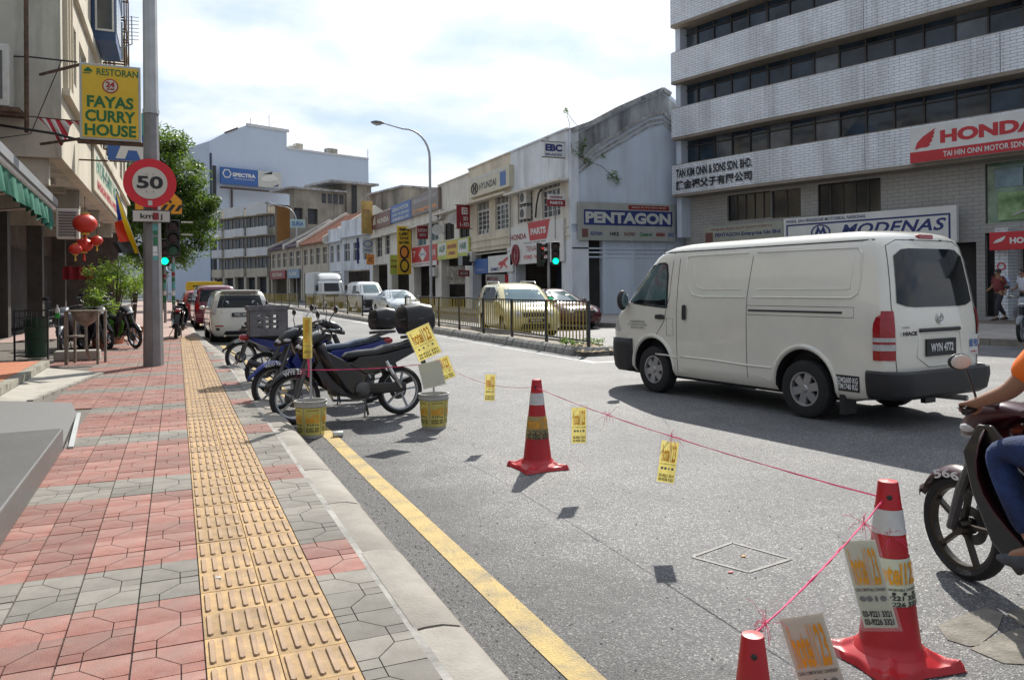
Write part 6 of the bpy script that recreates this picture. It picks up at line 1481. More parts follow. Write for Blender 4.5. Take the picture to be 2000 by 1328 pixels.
for sd in (1, -1):
 bx = [(.98, 1.14), (1.03, 1.13), (1.25, 1.145), (1.48, 1.16), (1.70, 1.18), (1.80, 1.21), (1.86, 1.26)]
 tx = [(1.00, 1.56), (1.04, 1.71), (1.10, 1.735), (1.22, 1.73), (1.36, 1.70), (1.46, 1.60), (1.68, 1.38)]
 VB.side(bx, tx, sd, 'window_surround', m_trim, van, eps=.004)
 sh = lambda P_, cx, cz, f: [(cx + (x - cx) * f, cz + (z - cz) * f) for x, z in P_]
 VB.side(sh(bx, 1.32, 1.4, .92), sh(tx, 1.32, 1.4, .92), sd, 'window', m_cglass2, van, eps=.009)
 VB.side([(1.02, 1.165), (1.2, 1.17), (1.5, 1.185), (1.72, 1.20)], [(1.03, 1.25), (1.2, 1.23), (1.4, 1.235), (1.6, 1.24)], sd, 'door_sill_reflection', m_cglass, van, eps=.0105)
 mb = MB()
 VB.line([(1.24, .47 + .28), (1.06, .95), (.95, 1.30), (.93, 1.86)], sd, '', m_seam, van, .004, mb)
 VB.line([(.80, .33), (.80, 1.88)], sd, '', m_seam, van, .004, mb)
 VB.line([(-.44, .36), (-.44, 1.30), (-.50, 1.88)], sd, '', m_seam, van, .004, mb)
 VB.line([(-2.2, 1.862), (1.0, 1.862), (1.35, 1.84)], sd, '', m_seam, van, .009, mb)
 VB.line([(-.44, 1.085), (-1.92, 1.085), (-1.92, 1.19), (-.44, 1.19)], sd, '', m_seam, van, .0025, mb)
 VB.line([(1.00, .78), (.87, .78), (.87, 1.00), (1.0, 1.0), (1.00, .78)], sd, '', m_seam, van, .0025, mb)
 mb.build('panel_seam', m_seam, van, kind='stuff')
 VB.line([(-.47, 1.135), (-1.78, 1.135)], sd, 'slide_rail', m_trim, van, .012)
 for P_ in ([(.66, 1.78), (.66, 1.62), (.60, 1.40), (.50, 1.31), (.34, 1.285), (-.40, 1.285)], [(-.53, 1.285), (-1.88, 1.285), (-1.96, 1.33), (-1.98, 1.44), (-1.98, 1.72), (-1.93, 1.79)], [(.66, 1.78), (.60, 1.80), (-.40, 1.80)], [(-.55, 1.80), (-1.93, 1.79)]): VB.line(P_, sd, 'pressed_bead', m_van, van, .011).data.shade_smooth()
 for P_ in ([(.52, 1.72), (.50, 1.50), (.42, 1.40), (.30, 1.375), (-.34, 1.375)], [(-.60, 1.375), (-1.86, 1.375), (-1.88, 1.72)]): VB.line(P_, sd, 'pressed_bead', m_van, van, .006).data.shade_smooth()
 VB.line([(.74, .52), (.2, .52), (-.42, .50), (-.82, .50)], sd, 'lower_crease', m_van, van, .012).data.shade_smooth()
 VB.line([(1.24, .52), (1.0, .52), (.82, .50)], sd, 'lower_crease', m_van, van, .012).data.shade_smooth()
 VB.side([(1.02, .99), (1.12, .985), (1.22, .99)], [(1.03, 1.045), (1.12, 1.05), (1.22, 1.04)], sd, 'door_handle', m_trim, van, eps=.02)
 VB.side([(.60, 1.00), (.64, .985), (.68, 1.00)], [(.60, 1.17), (.64, 1.185), (.68, 1.17)], sd, 'door_handle', m_trim, van, eps=.018)
 zt = [.70, .86, 1.02, 1.18, 1.30, 1.40, 1.46]; wd = [.20, .20, .20, .20, .19, .16, .10]
 def tl(z0, z1, m_, nm, ep):
  mb = MB(); k_ = [z0 + (z1 - z0) * i / 8 for i in range(9)]; vs = []; nn_ = 9
  for z in k_:
   wv = .165 * math.sqrt(max(.12, 1 - max(0, (z - .98) / .19) ** 2)); yw = VB.at(z)[3]
   for i in range(nn_):
    t_ = i / (nn_ - 1)
    if t_ < .5: y = yw - .02 - .10 * (1 - t_ * 2); x = VB.xf(y, z, True) - ep
    else: x = -2.335 + .10 + (t_ - .5) * 2 * (wv - .08); y = VB.y(x, z) + ep
    if t_ >= .5 and x < VB.at(z)[1] + .001: y = VB.y(VB.at(z)[1] + .01, z) + ep
    vs.append((x, sd * y, z))
  fs = [(j * nn_ + i, j * nn_ + i + 1, (j + 1) * nn_ + i + 1, (j + 1) * nn_ + i) for j in range(8) for i in range(nn_ - 1)]
  mb.add(vs, fs if sd < 0 else [f[::-1] for f in fs]).build(nm, m_, van, smooth=True)
 tl(.68, 1.16, m_lred, 'tail_lamp', .012); tl(.775, .835, m_lwhite, 'reverse_lens', .016); tl(.86, .90, m_lwhite, 'indicator_lens', .016)
 VB.side([(2.0, .80), (2.1, .80), (2.2, .81), (2.30, .83)], [(2.12, 1.0), (2.18, 1.04), (2.22, 1.06), (2.27, 1.06)], sd, 'headlight', m_lwhite, van, eps=.01)
 mb = MB(); mb.ball((1.86, sd * (.93), 1.23), (.07, .085, .14), 14, 10); mb.build('wing_mirror', m_trim, van, smooth=True); MB().tube([(1.90, sd * .80, 1.18), (1.92, sd * .95, 1.20)], .03, 6).build('mirror_arm', m_trim, van)
 mb = MB(); mb.ball((1.80, sd * .93, 1.23), (.014, .06, .105), 12, 8); mb.build('mirror_glass', m_cglass2, van, smooth=True)
 MB().box(-1.78, -1.72, sd * .62, sd * .82, .10, .30).build('mud_flap', m_trim, van)
VB.end([(y, z) for y, z in zip(lin(-.66, .66, 11), [1.235, 1.20] + [1.19] * 7 + [1.20, 1.235])], [(y, z) for y, z in zip(lin(-.60, .60, 11), [1.70, 1.765] + [1.775] * 7 + [1.765, 1.70])], True, 'rear_window', m_cglass, van, eps=.008)
mb = MB()
def rl(P_, r=.004):
 pp = []
 for i in range(len(P_) - 1):
  a, b = P_[i], P_[i + 1]; n = max(1, int(math.hypot(b[0] - a[0], b[1] - a[1]) / .1))
  for k in range(n): y = a[0] + (b[0] - a[0]) * k / n; z = a[1] + (b[1] - a[1]) * k / n; pp.append((VB.xf(y, z, True) - .001, y, z))
 y, z = P_[-1]; pp.append((VB.xf(y, z, True) - .001, y, z)); mb.tube(pp, r, 5)
rl([(.70, .50), (.72, .70), (.73, 1.2), (.66, 1.80), (.5, 1.86), (-.5, 1.86), (-.66, 1.80), (-.73, 1.2), (-.72, .70), (-.70, .50), (.70, .50)])
mb.build('hatch_seam', m_seam, van)
mb = MB(); rl([(.36, .96), (-.36, .96)], .02); mb.build('hatch_garnish', m_trim, van)
rl2 = [(.36, .93), (-.36, .93), (-.40, .70), (-.2, .60), (.2, .60), (.40, .70), (.36, .93)]
mb = MB(); rl(rl2, .007); mb.build('plate_recess', m_van, van).data.shade_smooth()
xr_ = VB.xf(0, .78, True)
MB().box(xr_ - .022, xr_ - .004, -.26, .26, .70, .87).build('number_plate', m_plate, van)
text('WYN 4772', m_plw, van, (xr_ - .022, 0, .785), (0, -1, 0), (0, 0, 1), .40, .085, bold=.03, name='plate_number')
text('HIACE', m_trim, van, (VB.xf(.52, .98, True) - .004, .52, .935), (0, -1, 0), (0, 0, 1), .24, .04, bold=.05, name='model_badge'); text('TOYOTA', m_trim, van, (VB.xf(.57, 1.02, True) - .004, .58, .995), (0, -1, 0), (0, 0, 1), .12, .018, bold=.02, name='maker_badge')
mb = MB(); xe = VB.xf(0, 1.07, True) - .008
for (cy_, cz_, ry_, rz_) in ((0, 1.07, .062, .05), (0, 1.082, .034, .026), (0, 1.065, .02, .045)):
 mb.tube([(xe, cy_ + ry_ * math.cos(2 * math.pi * k / 20), cz_ + rz_ * math.sin(2 * math.pi * k / 20)) for k in range(21)], .006, 5)
mb.build('emblem', m_chrome, van)
MB().box(VB.xf(0, 1.90, True) - .03, VB.xf(0, 1.9, True) + .05, -.13, .13, 1.875, 1.92).build('high_brake_light', m_lred, van, bevel=.01)
xs_ = VB.xf(-.62, .78, True); MB().add([(xs_ - .006, -.53, .68), (xs_ - .006, -.71, .68), (xs_ - .004, -.71, .89), (xs_ - .006, -.53, .89)], [(0, 3, 2, 1)]).build('speed_sticker', s_white, van)
mb = MB()
for (a_, b_) in ((-.53, .68),): pass
text('80 90', s_blue, van, (xs_ - .007, -.62, .80), (0, -1, 0), (0, 0, 1), .155, .085, bold=.03, name='sticker_digits'); text('KM/J', s_red, van, (xs_ - .007, -.62, .71), (0, -1, 0), (0, 0, 1), .10, .022, bold=.03, name='sticker_digits')
BB = Body([(.31, -2.38, 0, .82, .2, .1, .25), (.35, -2.44, 0, .845, .2, .1, .25), (.48, -2.46, 0, .865, .2, .1, .25), (.55, -2.455, 0, .866, .2, .1, .25), (.565, -2.42, 0, .85, .2, .1, .25)])
mb = MB(); zs = [.31, .33, .35, .40, .48, .55, .565]; nn_ = 25
for z in zs:
 _, xr0, _, w_, rr_, _, ry_ = BB.at(z); path = [(-2.07, w_ - .01), (-2.10, w_), (-2.15, w_)]
 for k in range(1, 8): a_ = math.pi / 2 * k / 7; path.append((xr0 + rr_ - rr_ * math.sin(a_), w_ - ry_ + ry_ * math.cos(a_)))
 path += [(xr0, w_ - ry_ - .2)]
 full = path + [(x, -y) for x, y in path[::-1]]; nn_ = len(full); mb.v += [Vector((x, y, z)) for x, y in full]
for j in range(len(zs) - 1):
 for i in range(nn_ - 1): mb.f.append([j * nn_ + i, j * nn_ + i + 1, (j + 1) * nn_ + i + 1, (j + 1) * nn_ + i][::-1]); mb.m.append(0)
mb.build('rear_bumper', m_trim, van, smooth=True, solid=.03)
mb = MB(); zs = [.25, .30, .45, .60, .70]
FB = Body([(.24, 1.6, 2.32, .80, .1, .28, .4), (.32, 1.6, 2.38, .85, .1, .3, .4), (.55, 1.6, 2.39, .858, .1, .3, .4), (.70, 1.6, 2.375, .856, .1, .3, .4)])
for z in zs:
 _, _, xf0, w_, _, rf_, ry_ = FB.at(z); path = [(1.74, w_), (1.9, w_), (2.0, w_)]
 for k in range(0, 8): a_ = math.pi / 2 * k / 7; path.append((xf0 - rf_ + rf_ * math.sin(a_), w_ - ry_ + ry_ * math.cos(a_)))
 full = path + [(x, -y) for x, y in path[::-1]]; nn_ = len(full); mb.v += [Vector((x, y, z)) for x, y in full]
for j in range(len(zs) - 1):
 for i in range(nn_ - 1): mb.f.append([j * nn_ + i, j * nn_ + i + 1, (j + 1) * nn_ + i + 1, (j + 1) * nn_ + i]); mb.m.append(0)
mb.build('front_bumper', m_trim, van, smooth=True, solid=.03)
VB.end([(y, 1.20 + .0 * y) for y in lin(-.66, .66, 9)], [(y, 1.80) for y in lin(-.60, .60, 9)], False, 'windscreen', m_cglass2, van)
MB().box(-1.98, -1.68, VB.y(-1.8, .45) + .001, VB.y(-1.8, .45) + .006, .345, .505).build('weight_panel', m_plate, van)
yv = VB.y(-1.8, .45) + .006
text('BDM2600 KG\nBTM1740 KG', m_plw, van, (-1.83, yv, .425), (-1, 0, 0), (0, 0, 1), .27, .125, bold=.03, line=.85, name='weight_lettering', off=.003)
text('STORE INDAH SDN BHD\nLOT 1587 BATU 4½ PUCHONG\n58200 KUALA LUMPUR', m_trim, van, (1.62, VB.y(1.6, .93) + .004, .90), (-1, 0, 0), (0, 0, 1), .42, .11, bold=.0, name='owner_lettering', off=.004)
MB().box(-1.7, 2.0, -.6, .6, .2, .27).build('underbody', m_trim, van)
MB().tube([(-1.9, -.35, .24), (-2.38, -.42, .24)], .03, 8).build('exhaust_pipe', m_steel, van)
MB().tube([(1.35, .55, 1.87), (1.05, .62, 2.40)], [.006, .003], 5).build('aerial', m_black, van)
bpy.context.view_layer.update()
for ch in list(van.children):
 if not ch.name.startswith('wheel'): ch.scale.z = 1.05
def car(name, label, cat, loc, rotz, rows, col, wb, wr, glassz, side_w, front_w, rear_w, extras=None, group=None, gl=None, nose_lamp=True, plate=None, seams=()):
 t = thing(name, label, cat, loc, rotz, group); B = Body(rows); y0 = B.at(.45)[3]
 B.build(col, t, arches=((wb[0], wr, y0), (wb[1], wr, y0)), ar=wr + .055, aw=.26)
 for x in wb:
  for sd in (1, -1): wheel(t, x, sd * (y0 - .10), wr, .20, sd, spokes=5 if wr < .31 else 7)
 g_ = gl or m_cglass
 for (bot, top) in side_w:
  for sd in (1, -1): B.side(bot, top, sd, 'side_window', g_, t)
 if front_w: B.end(front_w[0], front_w[1], False, 'windscreen', m_cglass2, t)
 if rear_w: B.end(rear_w[0], rear_w[1], True, 'rear_window', g_, t)
 for sd in (1, -1):
  mb = MB()
  for P_ in seams: B.line(P_, sd, '', m_seam, t, .004, mb)
  if seams: mb.build('door_seam', m_seam, t, kind='stuff')
 return t, B
def lamps(t, B, zf, zr, wf=(.50, .80), wr=(.62, .84), mf=None):
 for sd in (1, -1):
  w0 = B.at(sum(zf) / 2)[3]
  B.end(sorted([(sd * w0 * wf[0], zf[0]), (sd * w0 * (wf[0] + wf[1]) / 2, zf[0]), (sd * w0 * .97, zf[0] + .04)]), sorted([(sd * w0 * wf[0], zf[1] - .03), (sd * w0 * (wf[0] + wf[1]) / 2, zf[1] - .01), (sd * w0 * .97, zf[1])]), False, 'headlight', m_lwhite, t, eps=.012)
  w0 = B.at(sum(zr) / 2)[3]
  B.end(sorted([(sd * w0 * wr[0], zr[0]), (sd * w0 * .85, zr[0]), (sd * w0 * .98, zr[0])]), sorted([(sd * w0 * wr[0], zr[1]), (sd * w0 * .85, zr[1]), (sd * w0 * .98, zr[1])]), True, 'tail_lamp', m_lred, t, eps=.012)
def mirrors(t, B, x, z, m):
 for sd in (1, -1):
  y = B.y(x, z); MB().ball((x, sd * (y + .10), z + .02), (.06, .10, .07), 10, 7).build('door_mirror', m, t, smooth=True)
MPV = [(.20, -1.98, 1.95, .74, .15, .25, .25), (.30, -2.05, 2.05, .82, .15, .3, .35), (.50, -2.09, 2.10, .845, .16, .35, .5), (.72, -2.09, 2.06, .848, .15, .38, .6), (.84, -2.085, 1.93, .845, .15, .45, .7), (.93, -2.08, 1.60, .842, .15, .45, .72), (1.00, -2.07, 1.28, .838, .15, .35, .6), (1.10, -2.05, 1.08, .82, .15, .3, .5),
 (1.30, -2.00, .76, .775, .16, .28, .45), (1.48, -1.93, .45, .72, .18, .28, .45), (1.56, -1.86, .25, .67, .22, .3, .45), (1.61, -1.70, .0, .58, .3, .35, .45), (1.64, -1.4, -.2, .42, .3, .3, .4)]
SEDAN = [(.18, -2.15, 2.1, .76, .2, .25, .25), (.28, -2.25, 2.24, .84, .2, .35, .4), (.50, -2.28, 2.28, .88, .2, .4, .55), (.66, -2.27, 2.22, .885, .2, .45, .65), (.78, -2.25, 2.02, .88, .2, .5, .75), (.86, -2.22, 1.55, .87, .2, .5, .75), (.92, -2.18, 1.15, .86, .2, .35, .6), (1.00, -2.05, .98, .84, .25, .3, .5), (1.05, -1.70, .88, .82, .25, .3, .5), (1.20, -1.32, .58, .73, .25, .3, .5), (1.34, -.98, .25, .64, .3, .3, .45), (1.41, -.70, .0, .56, .3, .3, .4), (1.435, -.4, -.15, .40, .25, .25, .35)]
HATCH = [(.18, -1.70, 1.75, .70, .15, .25, .25), (.30, -1.78, 1.85, .79, .15, .3, .4), (.50, -1.80, 1.88, .815, .15, .4, .55), (.68, -1.80, 1.80, .82, .15, .4, .6), (.82, -1.79, 1.60, .815, .15, .45, .7), (.92, -1.77, 1.25, .81, .15, .4, .6), (1.02, -1.74, 1.0, .79, .15, .3, .5), (1.25, -1.62, .62, .72, .18, .28, .45), (1.42, -1.48, .25, .65, .22, .3, .45), (1.50, -1.3, .0, .55, .3, .3, .4), (1.53, -1.0, -.2, .38, .3, .3, .35)]
pw = paint('pearl_white', (.74, .73, .67))
def mpv_windows(z0=1.02): return [([(-1.95, z0 + .05), (-1.2, z0), (-.48, z0)], [(-1.86, 1.44), (-1.2, 1.50), (-.48, 1.50)]), ([(-.42, z0), (.1, z0), (.36, z0)], [(-.42, 1.50), (.0, 1.50), (.26, 1.47)]), ([(.42, z0), (.7, z0), (1.0, z0 + .03)], [(.34, 1.46), (.50, 1.34), (.74, 1.20)])]
FW = ([(y, 1.03) for y in lin(-.66, .66, 9)], [(y, 1.50) for y in lin(-.54, .54, 9)]); RW = ([(y, 1.08) for y in lin(-.68, .68, 9)], [(y, 1.52) for y in lin(-.56, .56, 9)])
SEAMS = ([(-.45, .30), (-.45, 1.0), (-.42, 1.5)], [(.40, .32), (.40, 1.0)], [(-1.3, .6), (-1.25, 1.0)])
wc = onG(452, 663, 0)
t, B = car('parked_car', 'white people carrier with a roof spoiler parked on the left, seen from behind', 'car', (1.64, 25.7, 0), R(91.5), MPV, pw, (-1.30, 1.28), .31, 1, mpv_windows(), FW, RW, seams=SEAMS)
for sd in (1, -1):
 B.side([(-2.06, .88), (-1.98, .88)], [(-2.02, 1.30), (-1.95, 1.30)], sd, 'tail_lamp', m_lwhite, t, eps=.014)
 B.end(sorted([(sd * .72, .86), (sd * .82, .86)]), sorted([(sd * .66, 1.30), (sd * .74, 1.30)]), True, 'tail_lamp', m_lwhite, t, eps=.014)
 B.end(sorted([(sd * .50, .50), (sd * .74, .50)]), sorted([(sd * .50, .54), (sd * .74, .54)]), True, 'reflector', m_lred, t, eps=.014)
 B.end(sorted([(sd * .62, .38), (sd * .70, .38)]), sorted([(sd * .60, .46), (sd * .72, .46)]), True, 'bumper_vent', m_trim, t, eps=.014)
MB().box(-2.02, -1.70, -.58, .58, 1.585, 1.63).build('roof_spoiler', pw, t, bevel=.015)
B.end([(y, .24) for y in lin(-.5, .5, 7)], [(y, .36) for y in lin(-.44, .44, 7)], True, 'bumper_insert', m_trim, t, eps=.02)
x_ = B.xf(0, .86, True); MB().box(x_ - .03, x_ - .01, -.26, .26, .80, .92).build('number_plate', m_plate, t); text('WSU 307', m_plw, t, (x_ - .03, 0, .86), (0, -1, 0), (0, 0, 1), .38, .07, bold=.03, name='plate_number')
MB().tube([(-1.9, .45, .22), (-2.16, .47, .22)], .035, 8).build('exhaust_pipe', m_chrome, t); mirrors(t, B, .95, 1.02, pw); lamps(t, B, (.66, .84), (.90, .95), wr=(.95, .97))
t.scale = (.94, .94, .92)
pr = paint('dark_red', (.16, .012, .035))
VANT = [(.24, -2.0, 2.0, .74, .12, .25, .25), (.35, -2.05, 2.10, .81, .12, .25, .35), (.60, -2.08, 2.14, .83, .1, .3, .4), (.92, -2.08, 2.05, .83, .1, .35, .5), (1.02, -2.07, 1.85, .825, .1, .35, .5), (1.12, -2.05, 1.6, .815, .1, .3, .5), (1.40, -2.0, 1.2, .765, .12, .28, .45), (1.65, -1.93, .85, .71, .14, .28, .45), (1.76, -1.86, .6, .65, .2, .3, .45), (1.81, -1.7, .4, .52, .3, .3, .4), (1.83, -1.4, .2, .35, .3, .3, .3)]
t, B = car('parked_car', 'dark red tall people carrier parked ahead of the white one', 'car', (1.35, 34.2, 0), R(92), VANT, pr, (-1.25, 1.3), .31, 1, [([(-1.95, 1.12), (-1.0, 1.12)], [(-1.88, 1.62), (-1.0, 1.64)]), ([(-.92, 1.12), (.2, 1.12)], [(-.92, 1.64), (.1, 1.64)]), ([(.28, 1.12), (1.1, 1.14)], [(.2, 1.62), (.82, 1.4)])], ([(y, 1.16) for y in lin(-.66, .66, 7)], [(y, 1.64) for y in lin(-.54, .54, 7)]), ([(y, 1.14) for y in lin(-.66, .66, 7)], [(y, 1.64) for y in lin(-.58, .58, 7)]), seams=([(-.96, .3), (-.96, 1.6)], [(.24, .3), (.24, 1.1)]))
lamps(t, B, (.7, .88), (.80, 1.10), wr=(.80, .97)); x_ = B.xf(0, .9, True); MB().box(x_ - .03, x_ - .01, -.26, .26, .78, .90).build('number_plate', m_plate, t)
MB().box(x_ - .03, x_ + .01, -.30, .30, .76, .93).build('plate_surround', m_trim, t); mirrors(t, B, 1.05, 1.14, m_trim)
t.scale = (.94, .94, .93)
t, B = car('parked_car', 'small red hatchback mostly hidden left of the dark red people carrier', 'car', (.98, 40.6, 0), R(92), HATCH, paint('bright_red', (.30, .015, .02)), (-1.15, 1.15), .28, 1, [([(-1.5, 1.0), (-.1, .98)], [(-1.35, 1.38), (-.1, 1.42)]), ([(0, .98), (.85, 1.0)], [(0, 1.42), (.40, 1.32)])], ([(y, 1.02) for y in lin(-.6, .6, 7)], [(y, 1.40) for y in lin(-.5, .5, 7)]), ([(y, 1.02) for y in lin(-.6, .6, 7)], [(y, 1.40) for y in lin(-.5, .5, 7)]))
lamps(t, B, (.62, .76), (.75, .95), wr=(.78, .97)); mirrors(t, B, .8, .98, m_trim)
pys = paint('champagne', (.64, .57, .30))
mc = Vector((10.0, 22.9, 0))
t, B = car('moving_car', 'pale yellow-silver people carrier with roof rails, behind the median railing', 'car', mc, R(-98), MPV, pys, (-1.30, 1.28), .31, 1, mpv_windows(), FW, RW, seams=SEAMS, gl=m_cglass)
lamps(t, B, (.64, .82), (.90, 1.25), wr=(.86, .97)); mirrors(t, B, .98, 1.02, pys)
for sd in (1, -1): MB().tube([(.1, sd * .60, 1.60), (.0, sd * .60, 1.67), (-1.5, sd * .58, 1.69), (-1.65, sd * .58, 1.62)], .02, 6).build('roof_rail', m_rim, t)
B.end([(y, .62) for y in lin(-.36, .36, 7)], [(y, .76) for y in lin(-.42, .42, 7)], False, 'grille', m_trim, t, eps=.014); B.end([(y, .26) for y in lin(-.45, .45, 7)], [(y, .42) for y in lin(-.42, .42, 7)], False, 'lower_intake', m_trim, t, eps=.014)
x_ = B.xf(0, .5); MB().box(x_ + .01, x_ + .03, -.26, .26, .46, .57).build('number_plate', m_plate, t); text('BHJ 2218', m_plw, t, (x_ + .03, 0, .515), (0, 1, 0), (0, 0, 1), .36, .06, bold=.03, name='plate_number')
pm_ = paint('maroon', (.075, .008, .014))
t, B = car('moving_car', 'dark maroon saloon close to the far kerb, right of the yellow-silver car', 'car', (12.95, 26.3, 0), R(-86), SEDAN, pm_, (-1.32, 1.36), .31, 1, [([(-1.45, .98), (-.5, .96)], [(-1.1, 1.22), (-.5, 1.36)]), ([(-.42, .96), (.5, .96), (.85, .98)], [(-.42, 1.36), (.15, 1.33), (.5, 1.18)])], ([(y, .98) for y in lin(-.66, .66, 7)], [(y, 1.34) for y in lin(-.50, .50, 7)]), ([(y, 1.08) for y in lin(-.62, .62, 7)], [(y, 1.34) for y in lin(-.50, .50, 7)]))
lamps(t, B, (.60, .76), (.66, .84)); mirrors(t, B, .7, .98, pm_); x_ = B.xf(0, .42); MB().box(x_ + .01, x_ + .03, -.26, .26, .36, .47).build('number_plate', m_plate, t); B.end([(y, .56) for y in lin(-.4, .4, 7)], [(y, .68) for y in lin(-.42, .42, 7)], False, 'grille', m_trim, t, eps=.014)
ps = paint('silver', (.42, .46, .48), metal=.3)
t, B = car('moving_car', 'silver saloon driving towards us between the white minivan and the railing', 'car', (10.9, 41.0, 0), R(-90), SEDAN, ps, (-1.32, 1.36), .31, 1, [([(-1.45, .98), (-.5, .96)], [(-1.1, 1.22), (-.5, 1.36)]), ([(-.42, .96), (.5, .96), (.85, .98)], [(-.42, 1.36), (.15, 1.33), (.5, 1.18)])], ([(y, .98) for y in lin(-.66, .66, 7)], [(y, 1.34) for y in lin(-.50, .50, 7)]), ([(y, 1.08) for y in lin(-.62, .62, 7)], [(y, 1.34) for y in lin(-.50, .50, 7)]))
lamps(t, B, (.60, .76), (.66, .84)); mirrors(t, B, .7, .98, ps); B.end([(y, .56) for y in lin(-.4, .4, 7)], [(y, .68) for y in lin(-.42, .42, 7)], False, 'grille', m_trim, t, eps=.014)
MV = [(.24, -2.2, 2.2, .78, .12, .25, .25), (.35, -2.25, 2.30, .84, .12, .25, .35), (.60, -2.28, 2.34, .85, .1, .3, .4), (.95, -2.28, 2.30, .85, .1, .35, .5), (1.08, -2.27, 2.2, .845, .1, .35, .5), (1.20, -2.25, 2.0, .835, .1, .3, .5), (1.50, -2.2, 1.65, .79, .12, .28, .45), (1.78, -2.13, 1.3, .735, .14, .28, .45), (1.90, -2.06, 1.1, .65, .2, .3, .45), (1.96, -1.9, .8, .52, .3, .3, .4), (1.98, -1.6, .5, .35, .3, .3, .3)]
t, B = car('moving_van', 'small white minivan with a black nose between the lorry and the silver saloon', 'van', (11.6, 52.0, 0), R(-90), MV, paint('plain_white', (.62, .64, .65)), (-1.3, 1.35), .32, 1, [([(-.1, 1.2), (.9, 1.2)], [(-.1, 1.72), (.85, 1.72)]), ([(1.0, 1.2), (1.75, 1.22)], [(.98, 1.70), (1.35, 1.6)])], ([(y, 1.22) for y in lin(-.70, .70, 7)], [(y, 1.76) for y in lin(-.58, .58, 7)]), None)
lamps(t, B, (.80, .98), (.8, 1.2), wr=(.85, .97)); B.end([(y, .30) for y in lin(-.72, .72, 7)], [(y, .80) for y in lin(-.60, .60, 7)], False, 'black_grille', m_trim, t, eps=.014); mirrors(t, B, 1.8, 1.25, m_trim)
t = thing('box_lorry', 'white box lorry with a curved wind deflector, furthest of the vehicles beyond the railing', 'lorry', (10.9, 63.0, 0), R(-90))
m_box = mat('lorry_box', (.56, .60, .64), rough=.5, var=.05, dirt=.2, dcol=(.35, .36, .36), dscale=1); plw = paint('cab_white', (.62, .64, .65))
MB().box(-3.2, 1.2, -1.1, 1.1, .9, 2.8).build('cargo_box', m_box, t, bevel=.03)
CB = Body([(.45, 1.3, 2.75, .92, .05, .15, .2), (.55, 1.3, 2.85, .95, .05, .18, .3), (1.2, 1.3, 2.86, .96, .05, .2, .35), (1.3, 1.3, 2.82, .955, .05, .2, .35), (2.0, 1.3, 2.5, .90, .05, .2, .35), (2.12, 1.32, 2.38, .86, .05, .2, .35), (2.16, 1.4, 2.2, .8, .05, .2, .3)])
CB.build(plw, t, name='cab'); CB.end([(y, 1.32) for y in lin(-.82, .82, 7)], [(y, 1.96) for y in lin(-.78, .78, 7)], False, 'windscreen', m_cglass, t)
for sd in (1, -1): CB.side([(1.5, 1.3), (2.5, 1.3)], [(1.5, 1.92), (2.3, 1.92)], sd, 'side_window', m_cglass, t); MB().box(2.55, 2.7, sd * 1.02, sd * 1.2, 1.4, 1.8).build('wing_mirror', m_trim, t, bevel=.02)
CB.end([(y, .50) for y in lin(-.9, .9, 7)], [(y, .78) for y in lin(-.9, .9, 7)], False, 'bumper', m_lwhite, t, eps=.02); CB.end([(y, .9) for y in lin(-.5, .5, 7)], [(y, 1.12) for y in lin(-.5, .5, 7)], False, 'grille', m_trim, t, eps=.012)
MB().loft([(1.35, 2.42, .86, .32), (1.7, 2.40, .84, .29), (2.1, 2.30, .80, .18), (2.3, 2.2, .74, .08)], 18, 4).build('wind_deflector', plw, t, smooth=True)
MB().box(-3.2, 1.4, -.45, .45, .6, .94).build('chassis', m_trim, t)
for x in (-2.0, 2.1):
 for sd in (1, -1): wheel(t, x, sd * .82, .40, .24, sd, spokes=6)
t = thing('yellow_lorry', 'yellow lorry with slatted tailboard far ahead on the left lane', 'lorry', (1.6, 55, 0), R(90))
m_yl = mat('lorry_yellow', (.62, .42, .02), rough=.5, var=.1, scale=2)
for k in range(4): MB().box(-2.9, -2.84, -1.05, 1.05, .85 + k * .32, 1.08 + k * .32).build('tail_slat', m_yl, t)
MB().box(-2.8, 1.2, -1.05, 1.05, .8, .95).build('deck', m_trim, t)
for sd in (1, -1): MB().box(-2.8, 1.2, sd * 1.0, sd * 1.06, .96, 1.9).build('side_board', m_yl, t)
MB().box(1.35, 2.9, -.95, .95, .5, 2.1).build('cab', m_yl, t, bevel=.1); MB().box(1.32, 1.345, -.6, .6, 1.3, 1.9).build('rear_window', m_cglass, t)
for x in (-1.8, 2.1):
 for sd in (1, -1): wheel(t, x, sd * .85, .40, .24, sd, spokes=6)
